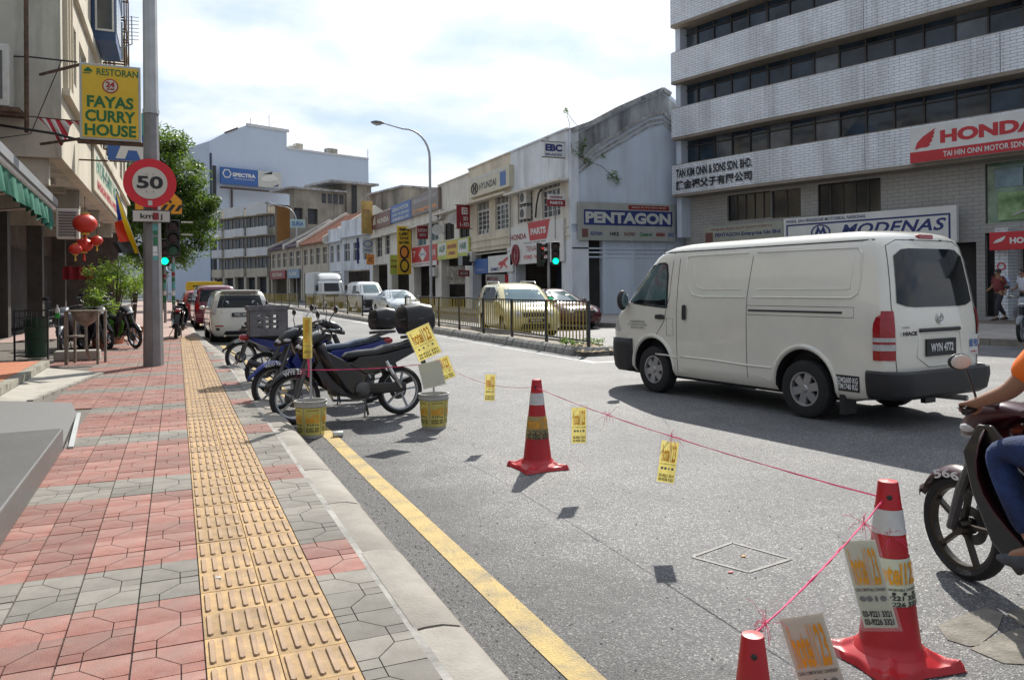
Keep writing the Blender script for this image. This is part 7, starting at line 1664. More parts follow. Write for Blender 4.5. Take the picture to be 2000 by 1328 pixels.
# ============================================================ street furniture
m_rail = mat('railing_black', (.03, .032, .035), rough=.5, var=.15, scale=5)
m_ybar = mat('railing_yellow', (.34, .26, .045), rough=.6, var=.2, scale=6, dirt=.4, dcol=(.2, .16, .06), dscale=6)
def railing(label, X, y0, y1, n, bars=9, bm=None, solid=False):
 t = thing('median_railing', label, 'railing', (X, y0, .14), w=True)
 L = (y1 - y0) / n; zt, zb_ = 1.17, .30
 pm_ = MB().box(-.03, .03, -.03, .03, .0, 1.05).mesh('post'); pm_.materials.append(m_rail)
 rl_ = MB().box(-.02, .02, .03, L - .03, -.02, .02).mesh('rail'); rl_.materials.append(m_rail)
 bar_ = MB().box(-.008, .008, -.017, .017, 0, zt - zb_ - .04).mesh('bar'); bar_.materials.append(bm or m_ybar)
 def put(me, nm, loc):
  o = bpy.data.objects.new(nm, me); COL.objects.link(o); o.parent = t; o.matrix_parent_inverse = Matrix.Translation(-t.location); o.location = loc
  o.rotation_euler = (random.uniform(-.01, .01), random.uniform(-.01, .01), 0); return o
 for k in range(n + 1): put(pm_, 'post', (X, y0 + k * L, .14))
 for k in range(n):
  put(rl_, 'rail', (X, y0 + k * L, zt)); put(rl_, 'rail', (X, y0 + k * L, zb_))
  for q in range(bars): put(bar_, 'bar', (X, y0 + k * L + L * (q + .5) / bars, zb_ + .02))
 return t
XF = 8.28
def yfor(px, X=XF): return onX(px, 600, X).y
railing('black railing with yellow uprights in front of the people carrier, nearest the junction', XF, 15.05, yfor(792), 7, bars=13)
railing('shorter railing of brown-yellow bars in front of the box lorry', XF, yfor(708), yfor(597), 5, bars=14)
railing('far stretch of yellow-barred railing right of the parked white car', XF, yfor(583), yfor(515), 5, bars=14)
def street_lamp(label, px, X, yhead, ytop, head_dx, ang_=0):
 y = onX(px, 560, X).y; base = Vector((X, y, .15)); top = onP(px, ytop, base, (_s, _c, 0)).z
 t = thing('street_lamp', label, 'street lamp', base, w=True)
 d = Vector((-_c, _s, 0)) if ang_ == 0 else Vector((math.cos(ang_), math.sin(ang_), 0))
 arm = head_dx; pts = [base + Vector((0, 0, .9)), base + Vector((0, 0, top * .55)), base + Vector((0, 0, top * .80))]
 for k in range(9):
  a = math.pi / 2 * k / 8 * 1.02; pts.append(base + Vector((0, 0, top * .80)) + d * (arm * .55 * (1 - math.cos(a))) + Vector((0, 0, top * .155 * math.sin(a))))
 end = base + d * arm + Vector((0, 0, top - .15)); pts.append(pts[-1].lerp(end, .5)); pts.append(end)
 n = len(pts); MB().tube(pts, [.085 - .05 * i / n for i in range(n)], 10).build('pole', m_galv, t, smooth=True)
 MB().tube([base, base + Vector((0, 0, 1.0))], .11, 10).build('base_sleeve', m_galv, t)
 e = end; mb = MB(); M = Matrix.Translation(e) @ Matrix.Rotation(math.atan2(d.y, d.x), 4, 'Z') @ Matrix.Rotation(R(-6), 4, 'Y')
 mb.loft([(-.05, 0, .06, .05), (.1, .02, .14, .09), (.45, .02, .17, .10), (.68, -.01, .12, .06), (.74, -.02, .05, .03)], 14, 2.4, 0, M); mb.build('lamp_head', mat('lamp_grey', (.16, .17, .18), rough=.5), t, smooth=True)
 MB().loft([(.12, -.07, .10, .06), (.4, -.10, .13, .09), (.62, -.07, .08, .05)], 12, 2.2, 0, M).build('lamp_glass', mat('lamp_lens', (.45, .46, .45), rough=.2), t, smooth=True)
 return t
yl = onX(842, 560, 13.9).y; dl = 13.9 * _s + yl * _c
street_lamp('tall single-arm street lamp with a curved arm in front of the shophouses', 842, 13.9, 0, 240, (842 - 752) / F * dl)
yl2 = onX(580, 560, 13.9).y; dl2 = 13.9 * _s + yl2 * _c
street_lamp('smaller distant street lamp with a curved arm before the orange wall', 580, 13.9, 0, 397, (580 - 530) / F * dl2)
m_sig = mat('signal_black', (.018, .02, .02), rough=.5); m_grn = mat('signal_green_lit', (.0, .75, .33), emit=2.6, rough=.3, var=0); m_off = mat('signal_off', (.05, .02, .02), rough=.3); m_off2 = mat('signal_off_green', (.02, .10, .06), rough=.3, var=.1)
m_redg = mat('signal_red_glow', (.5, .03, .02), emit=.5, rough=.3, var=0)
def signal_head(t, c, s_, lit, dirv, left=None):
 """c: top centre; faces -dirv"""
 d = Vector(dirv).normalized(); rt = Vector((d.y, -d.x, 0)); M = Matrix(((rt.x, d.x, 0, c.x), (rt.y, d.y, 0, c.y), (rt.z, d.z, 1, c.z), (0, 0, 0, 1)))
 MB().box(-.17 * s_, .17 * s_, -.08 * s_, .12 * s_, -1.0 * s_, 0, M).build('signal_box', m_sig, t, bevel=.02)
 for k in range(3):
  z = (-.18 - .32 * k) * s_
  mm = m_grn if (k == 2 and lit) else (m_off2 if k == 2 else (m_redg if (k == 0 and left) else m_off))
  MB().lathe([(.125 * s_, 0), (.11 * s_, .02), (0, .035)][::-1], 18, M @ Matrix.Translation((0, -.085 * s_, z)) @ Matrix.Rotation(R(90), 4, 'X'), caps=False).build('lens', mm, t)
  MB().lathe([(.14 * s_, 0), (.15 * s_, .20 * s_)], 14, M @ Matrix.Translation((0, -.08 * s_, z)) @ Matrix.Rotation(R(90), 4, 'X'), caps=False, a0=R(-10), a1=R(190)).build('visor', m_sig, t, solid=.01)
V = Vector((_s, _c, 0))
ps_ = onG(1072, 600, .15); Xt = 13.0; yt = onX(1072, 560, Xt).y; base = Vector((Xt, yt, .0)); dpt = base.dot(V)
zz_ = lambda v, d: H + (561 - v + 0) / F * d
t = thing('traffic_light', 'two-headed traffic light showing green in front of the white corner shophouse', 'traffic light', base, w=True)
top = onP(1072, 474, base, (_s, _c, 0)).z
MB().tube([base, base + Vector((0, 0, top))], .055, 10).build('pole', m_steel, t)
rt = Vector((_c, -_s, 0)); sc_ = (onP(1082, 478, base, (_s, _c, 0)).z - onP(1082, 524, base, (_s, _c, 0)).z)
signal_head(t, base + rt * .26 + Vector((0, 0, top + .02)) - V * .1, sc_, True, (_s, _c, 0)); signal_head(t, base - rt * .30 + Vector((0, 0, top + .0)) - V * .02, sc_, False, (_s - .9, _c - .3, 0), left=True)
for (px, top_v, ground, lab, lit, sz, X_) in ((322, 458, 600, 'left pavement traffic light showing a bright green lamp, lower and further left', True, (467, 520), None), (339, 428, 640, 'taller dark traffic light with white-tipped visors behind the crossing sign', False, (430, 502), None)):
 d_ = 33.0 if lit else 29.0
 b_ = Vector((0, 0, H)) + ray(px, 560) * d_; b_.z = .15
 if not lit: pass
 tz = onP(px, sz[0], b_, (_s, _c, 0)).z; bz = onP(px, sz[1], b_, (_s, _c, 0)).z
 t = thing('traffic_light', lab, 'traffic light', b_, w=True)
 MB().tube([b_, Vector((b_.x, b_.y, bz))], .06, 10).build('pole', m_steel, t)
 s_ = tz - bz
 signal_head(t, Vector((b_.x, b_.y, tz)), s_, lit, (_s * .2 - .1, 1, 0))
 if not lit:
  for k in (0, 1): MB().box(b_.x + .2 * s_, b_.x + .5 * s_, b_.y - .1, b_.y + .1, tz - (.05 + .34 * k) * s_ - .02, tz - (.05 + .34 * k) * s_ + .02).build('side_bracket', s_lgrey, t)
 rnd = random.Random(2)
 z = 1.0
 while z < bz - .3:
  h_ = rnd.uniform(.10, .3); MB().lathe([(.064, z), (.064, z + h_)], 8, Matrix.Translation((b_.x, b_.y, 0)), caps=False, a0=R(190), a1=R(330)).build('sticker', rnd.choice([s_green, s_white, s_teal, s_dred]), t); z += h_ + rnd.uniform(.02, .1)
m_cone = mat('cone_red', (.42, .010, .018), rough=.42, var=.12, scale=6, dirt=.35, dcol=(.28, .04, .03), dscale=5)
m_band = mat('reflective_band', (.52, .52, .52), rough=.35, var=.12, scale=10, dirt=.3, dcol=(.3, .3, .3), dscale=8)
m_notice = leafmat('notice_yellowed', (.40, .37, .15), (.42, .39, .20), 5); m_noticew = mat('notice_cream', (.55, .56, .44), rough=.5, var=.05, scale=5)
m_nink = mat('notice_orange_ink', (.72, .32, .015), rough=.5, var=.2, scale=8); m_ink = mat('notice_black_ink', (.03, .03, .03), rough=.6)
m_film = bpy.data.materials.new('clear_plastic_film'); m_film.use_nodes = True
b_ = m_film.node_tree.nodes['Principled BSDF']; b_.inputs['Base Color'].default_value = (.75, .77, .78, 1); b_.inputs['Alpha'].default_value = .22; b_.inputs['Roughness'].default_value = .12
m_pink = mat('pink_raffia', (.70, .05, .16), rough=.5, var=.15, scale=30)
def cone(label, loc, h, rot=0, base=True, sheet=True):
 t = thing('traffic_cone', label, 'cone', loc, rot); s_ = h / .72
 r = lambda z: (.118 - (.118 - .038) * (z - .06) / .66) * s_ if z > .06 else .118 * s_
 mb = MB(); hw = .195 * s_
 def foot(u, v):
  x = (u * 2 - 1) * hw; y = (v * 2 - 1) * hw; a = max(abs(u * 2 - 1), abs(v * 2 - 1)); rad = math.hypot(x, y)
  edge = max(0, (a - .90) / .10); dg = abs(abs(x) - abs(y)) / hw
  z = (.028 + .028 * max(0, 1 - abs(rad - .128 * s_) / (.055 * s_)) + .018 * max(0, 1 - dg * 5) * (1 if rad > .13 * s_ else 0)) * s_
  cut = 1 - .10 * (1 if False else 0)
  z = z * (1 - edge) + .004 * edge
  k = 1 - .10 * math.cos(math.pi / 2 * min(1, abs(abs(x) - abs(y)) / hw) + math.pi / 2) * 0
  sc2 = 1 - .10 * min(1, dg) * (a > .6) * (a - .6) / .4
  return (x * sc2, y * sc2, z)
 mb.grid(40, 40, foot); mb.build('foot', m_cone, t, smooth=True)
 pr_ = lambda z0, z1, o=0, n=4: [(r(z0 + (z1 - z0) * k / n) + o, (z0 + (z1 - z0) * k / n) * s_) for k in range(n + 1)]
 mb = MB(); mb.lathe([(.150 * s_, .030 * s_), (.132 * s_, .062 * s_), (.118 * s_, .075 * s_)] + pr_(.09, .715) + [(r(.715) * .93, .722 * s_), (.0005, .726 * s_)], 40, caps=False); mb.build('body', m_cone, t, smooth=True)
 if sheet: MB().lathe(pr_(.52, .615, .0022), 40, caps=False).build('reflective_band', m_band, t, smooth=True)
 if sheet:
  a0, a1 = R(-205), R(-20)
  MB().lathe(pr_(.25, .43, .003), 30, caps=False, a0=a0, a1=a1).build('notice', m_noticew if h > .70 and h < .72 else m_notice, t, smooth=True)
  def wrap(cz, am=R(-112)):
   def f(a, b): z = cz + b / s_; rr_ = r(z) + .006; th = am + a / rr_; return Vector((rr_ * math.cos(th), rr_ * math.sin(th), z * s_))
   return f
  text('hotel123', m_nink, t, (0, 0, 0), (1, 0, 0), (0, 0, 1), .20 * s_, .085 * s_, bold=.03, curve=wrap(.375), name='notice_lettering')
  text('CLEAN. COMFORTABLE. CONVENIENT', m_ink, t, (0, 0, 0), (1, 0, 0), (0, 0, 1), .2 * s_, .010 * s_, bold=.02, curve=wrap(.315), name='notice_lettering')
  text('03-9221 3321\n03-9226 3321', m_ink, t, (0, 0, 0), (1, 0, 0), (0, 0, 1), .20 * s_, .042 * s_, bold=.04, curve=wrap(.272), name='notice_lettering')
  mb = MB()
  for k in range(4):
   f = wrap(.300); c_ = [f((k - 1.5) * .045 * s_ + .009 * s_ * math.cos(q * math.pi / 3), .007 * s_ * math.sin(q * math.pi / 3)) for q in range(6)]; mb.add(c_, [tuple(range(6))])
  mb.build('notice_icons', m_ink, t, kind='stuff')
 MB().ball((0, -r(.665) - .0005, .665 * s_), (.011 * s_, .004, .011 * s_), 10, 6, Matrix.Rotation(R(-40), 4, 'Z')).build('string_hole', m_black, t)
 return t
c1 = Vector((2.74, 5.88, 0)); c2 = onG(1738, 1287, 0); c3 = Vector((1.33, 1.63, 0))
cone('traffic cone standing alone in the middle of the cordon, halfway to the motorcycles', c1, .73, R(2))
cone('nearest full red cone with a white band, lower right, carrying a phone-number notice', c2, .71, R(-3))
c3 = onP(1470, 1240, (0, 0, .56), (0, 0, 1)); c3.z = 0
cone('red cone at the bottom edge with only its bare tip in view', c3, .56, R(5), sheet=False)
def sag(a, b, s_, n=14): return [a.lerp(b, i / n) - Vector((0, 0, s_ * 4 * (i / n) * (1 - i / n))) for i in range(n + 1)]
b1 = Vector((1.25, 8.15, 0)); b2 = Vector((2.53, 8.05, 0))
bikeS = onY(590, 722, 8.05); bikeE = onY(820, 712, 8.0)
pB = onP(850, 700, b2, (_s, _c, 0)); t1 = c1 + Vector((-.02, 0, .67)); t2 = c2 + Vector((-.02, .0, .645)); t3 = onP(1470, 1240, (0, 0, .54), (0, 0, 1))
def stringobj(lab, pts, r_=.0035, fray=()):
 t = thing('string', lab, 'string', pts[0], w=True)
 rnd = random.Random(len(lab)); mb = MB()
 for k in range(3):
  mb.tube([p + Vector((rnd.uniform(-1, 1), rnd.uniform(-1, 1), rnd.uniform(-1, 1))) * r_ * .9 for p in pts], r_ * .62, 5)
 mb.build('strand', m_pink, t, kind='stuff')
 for f in fray:
  fm = MB()
  for k in range(16):
   d = Vector((rnd.gauss(0, 1), rnd.gauss(0, 1), rnd.gauss(0, 1))) * .022; fm.tube([f, f + d, f + d * 1.5 + Vector((0, 0, -.02))], .0009, 4)
  fm.build('frayed_knot', m_pink, t, kind='stuff')
 return t
S1_ = sag(pB, t1, .10); S2_ = sag(t1, t2, .035); S3_ = sag(t2, t3, .02)
stringobj('thin pink string from the right bucket to the lone middle cone', S1_, .0018)
stringobj('pink string from the lone middle cone to the nearest full cone', S2_, .0030, [S2_[5], S2_[8]])
stringobj('pink frayed string from the nearest full cone down to the bare cone tip', S3_, .0035, [S3_[3], t2 + Vector((-.02, -.04, -.14)), S3_[13]])
stringobj('pink string stretched along the motorcycles between the two buckets', sag(bikeS, bikeE, .02), .004, [bikeS + Vector((.0, 0, -.03))])
def notice(lab, anchor, w_, h_, yaw, tilt, mcol, film=.05, swing=0.0, print_=True):
 """sheet in a plastic sleeve hanging from a string; local x right, z down from the anchor, faces local -y"""
 t = thing('notice_sheet', lab, 'notice', anchor); t.rotation_euler = (swing, tilt, yaw)
 z0 = -film - h_
 bend = lambda x, z: .2 * x * x + .007 * math.sin(z * 9)
 def g_(x0, x1, za, zb2, off, nm, m_, nu=6, nv=8): return MB().grid(nu, nv, lambda u, v: (x0 + (x1 - x0) * u, bend(x0 + (x1 - x0) * u, za + (zb2 - za) * v) + off, za + (zb2 - za) * v)).build(nm, m_, t, smooth=True)
 g_(-w_ / 2, w_ / 2, z0, -film, 0, 'sheet', mcol); g_(-w_ / 2 - .012, w_ / 2 + .012, z0 - .012, .004, -.004, 'plastic_sleeve', m_film)
 if print_:
  cv = lambda cz, rot=False: (lambda a, b: Vector((a, bend(a, cz + b) - .004, cz + b)))
  cvr = lambda cx, cz: (lambda a, b: Vector((cx - b, bend(-b, cz + a) - .0025, cz + a)))
  text('hotel123', m_nink, t, (0, 0, 0), (1, 0, 0), (0, 0, 1), w_ * .80, h_ * .42, bold=.03, curve=cv(-film - h_ * .29), name='notice_lettering')
  text('CLEAN. COMFORTABLE. CONVENIENT', m_ink, t, (0, 0, 0), (1, 0, 0), (0, 0, 1), w_ * .9, h_ * .035, bold=.02, curve=cv(-film - h_ * .55), name='notice_lettering')
  text('03-9221 3321\n03-9226 3321', m_ink, t, (0, 0, 0), (1, 0, 0), (0, 0, 1), w_ * .86, h_ * .17, bold=.04, curve=cv(-film - h_ * .88), name='notice_lettering')
  mb = MB()
  for k in range(4):
   cx = (k - 1.5) * w_ * .2; cz = -film - h_ * .655; q = h_ * .035
   mb.add([(cx + q * math.cos(a) * (1 if k != 2 else .5), bend(cx, cz) - .003, cz + q * math.sin(a)) for a in [i * math.pi / 4 for i in range(8)]], [tuple(range(8))])
  mb.build('notice_icons', m_ink, t, kind='stuff')
 return t
fy = -YAW
notice('yellow notice hanging on the string left of the lone middle cone', onP(958, 727, S1_[7], (_s, _c, 0)), .10, .25, fy + .25, R(3), m_notice, .02)
notice('yellow notice hanging from the string just right of the lone middle cone', S2_[3].lerp(S2_[4], .25), .11, .26, fy + .2, R(1), m_notice, .02)
notice('crumpled yellow notice in a clear sleeve, midway between the two full cones', S2_[8].lerp(S2_[9], .0), .10, .24, fy - .1, R(8), m_notice, .03)
notice('large cream notice with orange lettering hanging against the nearest full cone', S3_[4].lerp(S3_[5], .0), .115, .33, fy - .55, R(-12), m_noticew, .03, R(8))
notice('cream notice in a cloudy sleeve beside the bare cone tip, cut by the bottom edge', S3_[10].lerp(S3_[11], .6), .13, .32, fy - .35, R(-16), m_noticew, .06, R(6))
m_buck = mat('old_bucket_rim', (.38, .38, .36), rough=.5, var=.15, scale=8, dirt=.5, dcol=(.15, .13, .1), dscale=8)
m_bknot = mat('bucket_notice', (.58, .50, .13), rough=.55, var=.2, scale=6, dirt=.5, dcol=(.22, .24, .10), dscale=6)
def bucket(lab, loc, r0_=.125, r1_=.155, h_=.37, stick=.0, seed=1):
 t = thing('bucket', lab, 'bucket', loc)
 MB().lathe([(0, .004), (r0_, .004), (r0_ + .004, 0), (r1_ - .003, h_ - .06), (r1_ + .01, h_ - .055), (r1_ + .01, h_ - .035), (r1_ + .002, h_ - .03), (r1_ + .012, h_), (r1_ - .004, h_), (r1_ - .012, h_ - .05), (r0_ - .006, .02)], 36, caps=False).build('pail', m_buck, t, smooth=True)
 rr_ = lambda z: r0_ + .0075 + (r1_ - .007 - r0_) * z / (h_ - .06)
 for k, a in enumerate((-195, -125, -55, 15)):
  MB().lathe([(rr_(z), z) for z in (.03, .12, .2, h_ - .065)], 12, caps=False, a0=R(a), a1=R(a + 67)).build('notice_sheet', m_bknot, t, smooth=True)
  def cf(cz, am): return lambda p, q: Vector(((rr_(cz + q) + .003) * math.cos(am + p / rr_(cz)), (rr_(cz + q) + .003) * math.sin(am + p / rr_(cz)), cz + q))
  am = R(a + 33)
  text('hotel123', m_nink, t, (0, 0, 0), (1, 0, 0), (0, 0, 1), .135, .085, bold=.03, curve=cf(.195, am), name='notice_lettering')
  text('CLEAN. COMFORTABLE', m_ink, t, (0, 0, 0), (1, 0, 0), (0, 0, 1), .12, .010, bold=.02, curve=cf(.28, am), name='notice_lettering'); text('03-9221 3321\n03-9226 3321', m_ink, t, (0, 0, 0), (1, 0, 0), (0, 0, 1), .13, .045, bold=.03, curve=cf(.085, am), name='notice_lettering'); text('T ? Y i o', m_ink, t, (0, 0, 0), (1, 0, 0), (0, 0, 1), .12, .022, bold=.05, curve=cf(.135, am), name='notice_icons')
 MB().lathe([(0, h_ - .14), (r1_ - .02, h_ - .135)], 20, caps=False).build('cement_fill', m_conc, t)
 MB().tube([(0, 0, .1), (.0 + stick * .1, 0, h_ + (.42 if stick else .10))], .012, 8).build('stick', m_steel, t)
 return t
bucket('cement-filled bucket by the kerb wrapped in yellow notices, with a post standing in it', b1, stick=.01); bucket('cement-filled bucket wrapped in yellow notices behind the black motorcycle', b2)
zc = onP(602, 660, b1, (_s, _c, 0))
t = thing('notice_post', 'narrow three-sided yellow notice standee tied on top of the kerb bucket post', 'notice', zc, -YAW)
MB().lathe([(.055, -.21), (.055, .21)], 3, Matrix.Rotation(R(-90 + 30), 4, 'Z')).build('sheet', m_notice, t)
text('hotel123', m_nink, t, (0, -.028, .07), (0, 0, -1), (1, 0, 0), .22, .05, bold=.03, name='notice_lettering'); text('03-9221 3321', m_ink, t, (0, -.028, -.14), (1, 0, 0), (0, 0, 1), .07, .03, bold=.03, name='notice_lettering'); text('CLEAN. COMFORTABLE', m_ink, t, (0, -.028, -.08), (1, 0, 0), (0, 0, 1), .07, .01, bold=.02, name='notice_lettering')
MB().lathe([(.01, .29), (.05, .25), (.058, .21)], 9, caps=False).build('plastic_sleeve', m_film, t)
MB().tube([(0, .0, -.21), (.01, 0, -.32), (0, .01, -.40)], .014, 6).build('string_tail', m_pink, t)
def board(lab, px, py_, Yd, w_, h_, tilt, yaw, mcol, **k): c_ = onP(px, py_, Yd, (_s, _c, 0)); return notice(lab, c_, w_, h_, yaw, tilt, mcol, **k)
board('yellow notice leaning against the black top box, tilted', 815, 640, Vector((2.50, 8.35, 0)) - V * .62, .25, .33, R(-24), fy, m_notice, film=.0)
board('pale yellow notice in a limp sleeve tied above the right bucket', 838, 707, b2 - V * .08, .24, .27, R(-12), fy + .2, m_noticew, film=.0, print_=False); board('second yellow notice tilted behind the pale one above the right bucket', 858, 700, b2 + V * .0, .20, .24, R(-22), fy - .2, m_notice, film=.0)
tn = MB().lathe([(0, 0), (.028, 0), (.03, .005), (.03, .095), (.026, .10), (0, .10)], 18, Matrix.Translation((1.44, 7.98, .03)) @ Matrix.Rotation(R(90), 4, 'Y')).build('drink_can', s_lgrey, smooth=True); tag(tn, 'crushed pale drink can lying by the kerb bucket at the start of the yellow line', 'can')
# ============================================================ motorcycles and people
m_seat = mat('seat_vinyl', (.025, .025, .028), rough=.35, var=.15, scale=9); m_eng = mat('engine_metal', (.10, .10, .10), rough=.5, metal=.5, var=.2, scale=14); m_mrim = mat('alloy_rim', (.30, .31, .33), rough=.35, metal=.7); m_bplas = mat('bike_black_plastic', (.012, .012, .014), rough=.4, coat=.2)
def gloss(n, c): return mat('bike_' + n, c, rough=.35, coat=.3, var=.05)
m_bblue = gloss('blue', (.01, .025, .20)); m_bgreen = gloss('green', (.10, .30, .03)); m_bmar = gloss('maroon', (.045, .006, .010)); m_bblk = gloss('black', (.008, .008, .010)); m_bgrey = gloss('grey', (.12, .13, .15))
def bwheel(t, x, r=.285, w_=.042, m_r=None, sp=5):
 T_ = MB(); n = 36
 T_.lathe([(r - .055, -w_ * .7), (r - .03, -w_), (r - .006, -w_ * .6), (r, 0), (r - .006, w_ * .6), (r - .03, w_), (r - .055, w_ * .7), (r - .055, -w_ * .7)], n, caps=False)
 M = Matrix.Translation((x, 0, r)) @ Matrix.Rotation(R(90), 4, 'X'); q = MB().add(T_.v, T_.f, M).build('wheel', m_tyre, t, smooth=True)
 W_ = MB(); W_.lathe([(r - .056, -w_ * .65), (r - .050, 0), (r - .056, w_ * .65), (r - .075, w_ * .45), (r - .075, -w_ * .45), (r - .056, -w_ * .65)], n, caps=False)
 for k in range(sp):
  a = 2 * math.pi * k / sp + .4; W_.bar((.03 * math.cos(a), .03 * math.sin(a), 0), ((r - .07) * math.cos(a + .12), (r - .07) * math.sin(a + .12), 0), .022, .03, up=(0, 0, 1))
 W_.lathe([(.045, -.05), (.045, .05)], 14); MB().add(W_.v, W_.f, M).build('rim', m_r or m_mrim, q)
 D = MB().lathe([(.05, .052), (.105, .052), (.105, .058), (.05, .058)], 20, M, caps=False); D.build('brake_disc', m_eng, q)
def moto(label, loc, rotz, col, col2=None, plate='', topbox=0, crate=False, steer=0.0, lean=0.0, rimc=None, seatm=None, group=None, fender=None, rack=True):
 t = thing('motorcycle', label, 'motorcycle', loc, rotz, group); t.rotation_euler = (lean, 0, rotz)
 c2_ = col2 or col; P_ = lambda mb, nm, m_, **k: mb.build(nm, m_, t, **k)
 bwheel(t, .62, m_r=rimc); bwheel(t, -.62, m_r=rimc)
 for s_ in (1, -1): MB().tube([(.62, s_ * .085, .285), (.55, s_ * .085, .50), (.43, s_ * .075, .80)], [.024, .028, .022], 8).build('fork_leg', m_eng, t, smooth=True)
 mb = MB(); vs = []; na = 16
 for i in range(na + 1):
  a = R(18 + 128 * i / na); rr = .318 + (.03 if i < 2 else 0) + .015 * (1 - abs(i / na - .5) * 2)
  for j in range(7): f = j / 6 * 2 - 1; wd = .072 * math.sin(math.pi * min(1, (i + 1.2) / (na * .45)) / 2) ; vs.append((.62 + (rr - .018 * f * f) * math.cos(a), wd * f, .285 + (rr - .05 * f * f) * math.sin(a)))
 mb.add(vs, [(i * 7 + j, (i + 1) * 7 + j, (i + 1) * 7 + j + 1, i * 7 + j + 1) for i in range(na) for j in range(6)]); P_(mb, 'front_mudguard', fender or col, smooth=True, solid=.006)
 if plate:
  for s_ in (1, -1):
   cf = lambda a_, b, s_=s_: Vector((.62 + (.335 + b) * math.cos(R(84) + (a_ * (-1 if s_ < 0 else 1)) / .33 * (-1)), s_ * (.075 if b < 0 else .070), .285 + (.300 + b) * math.sin(R(84) - (a_ * (-1 if s_ < 0 else 1)) / .33)))
   cf = lambda a_, b, s_=s_: (lambda th: Vector((.62 + (.292 + b) * math.cos(th), s_ * .079, .285 + (.292 + b) * math.sin(th))))(R(88) + s_ * a_ / .30)
   text(plate, m_plw, t, (0, 0, 0), (1, 0, 0), (0, 0, 1), .26, .05, bold=.03, curve=cf, name='plate_number')
 P_(MB().loft([(.20, .97, .05, .02), (.27, .965, .10, .05), (.36, .94, .125, .075), (.46, .895, .12, .085), (.54, .85, .085, .06), (.60, .81, .035, .025)], 18, 3.0), 'nose_cowl', col, smooth=True)
 MB().ball((.535, 0, .845), (.06, .085, .045), 14, 8).build('headlight', m_lwhite, t, smooth=True)
 for s_ in (1, -1):
  MB().ball((.47, s_ * .112, .86), (.05, .014, .022), 10, 6).build('indicator', m_lwhite, t, smooth=True)
  g_ = []
  for i in range(9):
   v = i / 8; z = .90 - .60 * v
   for j in range(5): u = j / 4; g_.append((.40 - .30 * v ** 1.4 - .10 * u * u + .04 * math.sin(math.pi * v), s_ * (.03 + u * (.13 + .09 * math.sin(math.pi * min(1, v * 1.15)))), z - .02 * u))
  mb = MB().add(g_, [(i * 5 + j, (i + 1) * 5 + j, (i + 1) * 5 + j + 1, i * 5 + j + 1) for i in range(8) for j in range(4)]); P_(mb, 'leg_shield', col, smooth=True, solid=.008)
  P_(MB().prism([(.30, .80), (.42, .60), (.32, .40), (.10, .27), (-.14, .29), (-.18, .50), (.02, .64)], s_ * .098, s_ * .125, Matrix(((1, 0, 0, 0), (0, 0, 1, 0), (0, 1, 0, 0), (0, 0, 0, 1)))), 'side_fairing', c2_, bevel=.008)
  P_(MB().prism([(.02, .62), (-.18, .50), (-.42, .56), (-.86, .76), (-.80, .80), (-.40, .72), (-.1, .70)], s_ * .105, s_ * .135, Matrix(((1, 0, 0, 0), (0, 0, 1, 0), (0, 1, 0, 0), (0, 0, 0, 1)))), 'tail_fairing', c2_, bevel=.008)
  P_(MB().bar((-.62, s_ * .085, .285), (-.10, s_ * .07, .33), .03, .045), 'swingarm', m_eng)
  P_(MB().tube([(-.60, s_ * .12, .32), (-.50, s_ * .12, .48), (-.42, s_ * .12, .64)], [.018, .034, .030], 10), 'shock_absorber', m_chrome if s_ > 0 else m_eng)
  P_(MB().tube([(.31, s_ * .06, 1.0), (.26, s_ * .22, 1.02), (.20, s_ * .36, 1.0)], .013, 8), 'handlebar', m_eng)
  P_(MB().tube([(.235, s_ * .26, 1.015), (.195, s_ * .375, .998)], .019, 10), 'grip', m_bplas)
  P_(MB().tube([(.27, s_ * .22, 1.02), (.28, s_ * .30, 1.03), (.24, s_ * .37, 1.01)], .006, 5), 'brake_lever', m_chrome)
  P_(MB().tube([(.26, s_ * .24, 1.03), (.27, s_ * .27, 1.14), (.23, s_ * .34, 1.22)], .006, 6), 'mirror_stem', m_bplas)
  P_(MB().ball((.23, s_ * .37, 1.24), (.016, .068, .042), 14, 8), 'mirror', m_bplas, smooth=True); P_(MB().ball((.219, s_ * .37, 1.24), (.008, .060, .036), 12, 6), 'mirror_glass', s_lgrey, smooth=True)  # mirror glass coloured plain pale grey, standing for reflected sky
  P_(MB().tube([(-.05, s_ * .10, .29), (-.05, s_ * .25, .28)], .016, 8), 'footpeg', m_bplas)
 P_(MB().loft([(.36, .80, .05, .09), (.22, .62, .085, .13), (.04, .54, .095, .13), (-.15, .58, .10, .12), (-.40, .66, .105, .10), (-.70, .75, .09, .07), (-.92, .82, .05, .03)], 16, 2.6), 'body_cover', col, smooth=True)
 P_(MB().loft([(.07, .70, .05, .02), (.02, .725, .09, .045), (-.12, .735, .115, .055), (-.32, .745, .12, .055), (-.42, .775, .125, .06), (-.60, .80, .12, .055), (-.76, .82, .10, .045), (-.84, .825, .05, .02)], 18, 2.8), 'seat', seatm or m_seat, smooth=True)
 P_(MB().loft([(-.84, .80, .07, .045), (-.92, .80, .075, .05), (-.97, .80, .05, .035)], 12, 2.4), 'tail_lamp', m_lred, smooth=True)
 P_(MB().grid(6, 8, lambda u, v: (-.86 - .16 * v ** .8, (u - .5) * .15, .76 - .36 * v)), 'rear_mudguard', m_bplas, smooth=True, solid=.006)
 if rack: P_(MB().tube([(-.52, .13, .80), (-.80, .14, .88), (-.95, .10, .92), (-.95, -.10, .92), (-.80, -.14, .88), (-.52, -.13, .80)], .012, 8), 'grab_rail', m_eng)
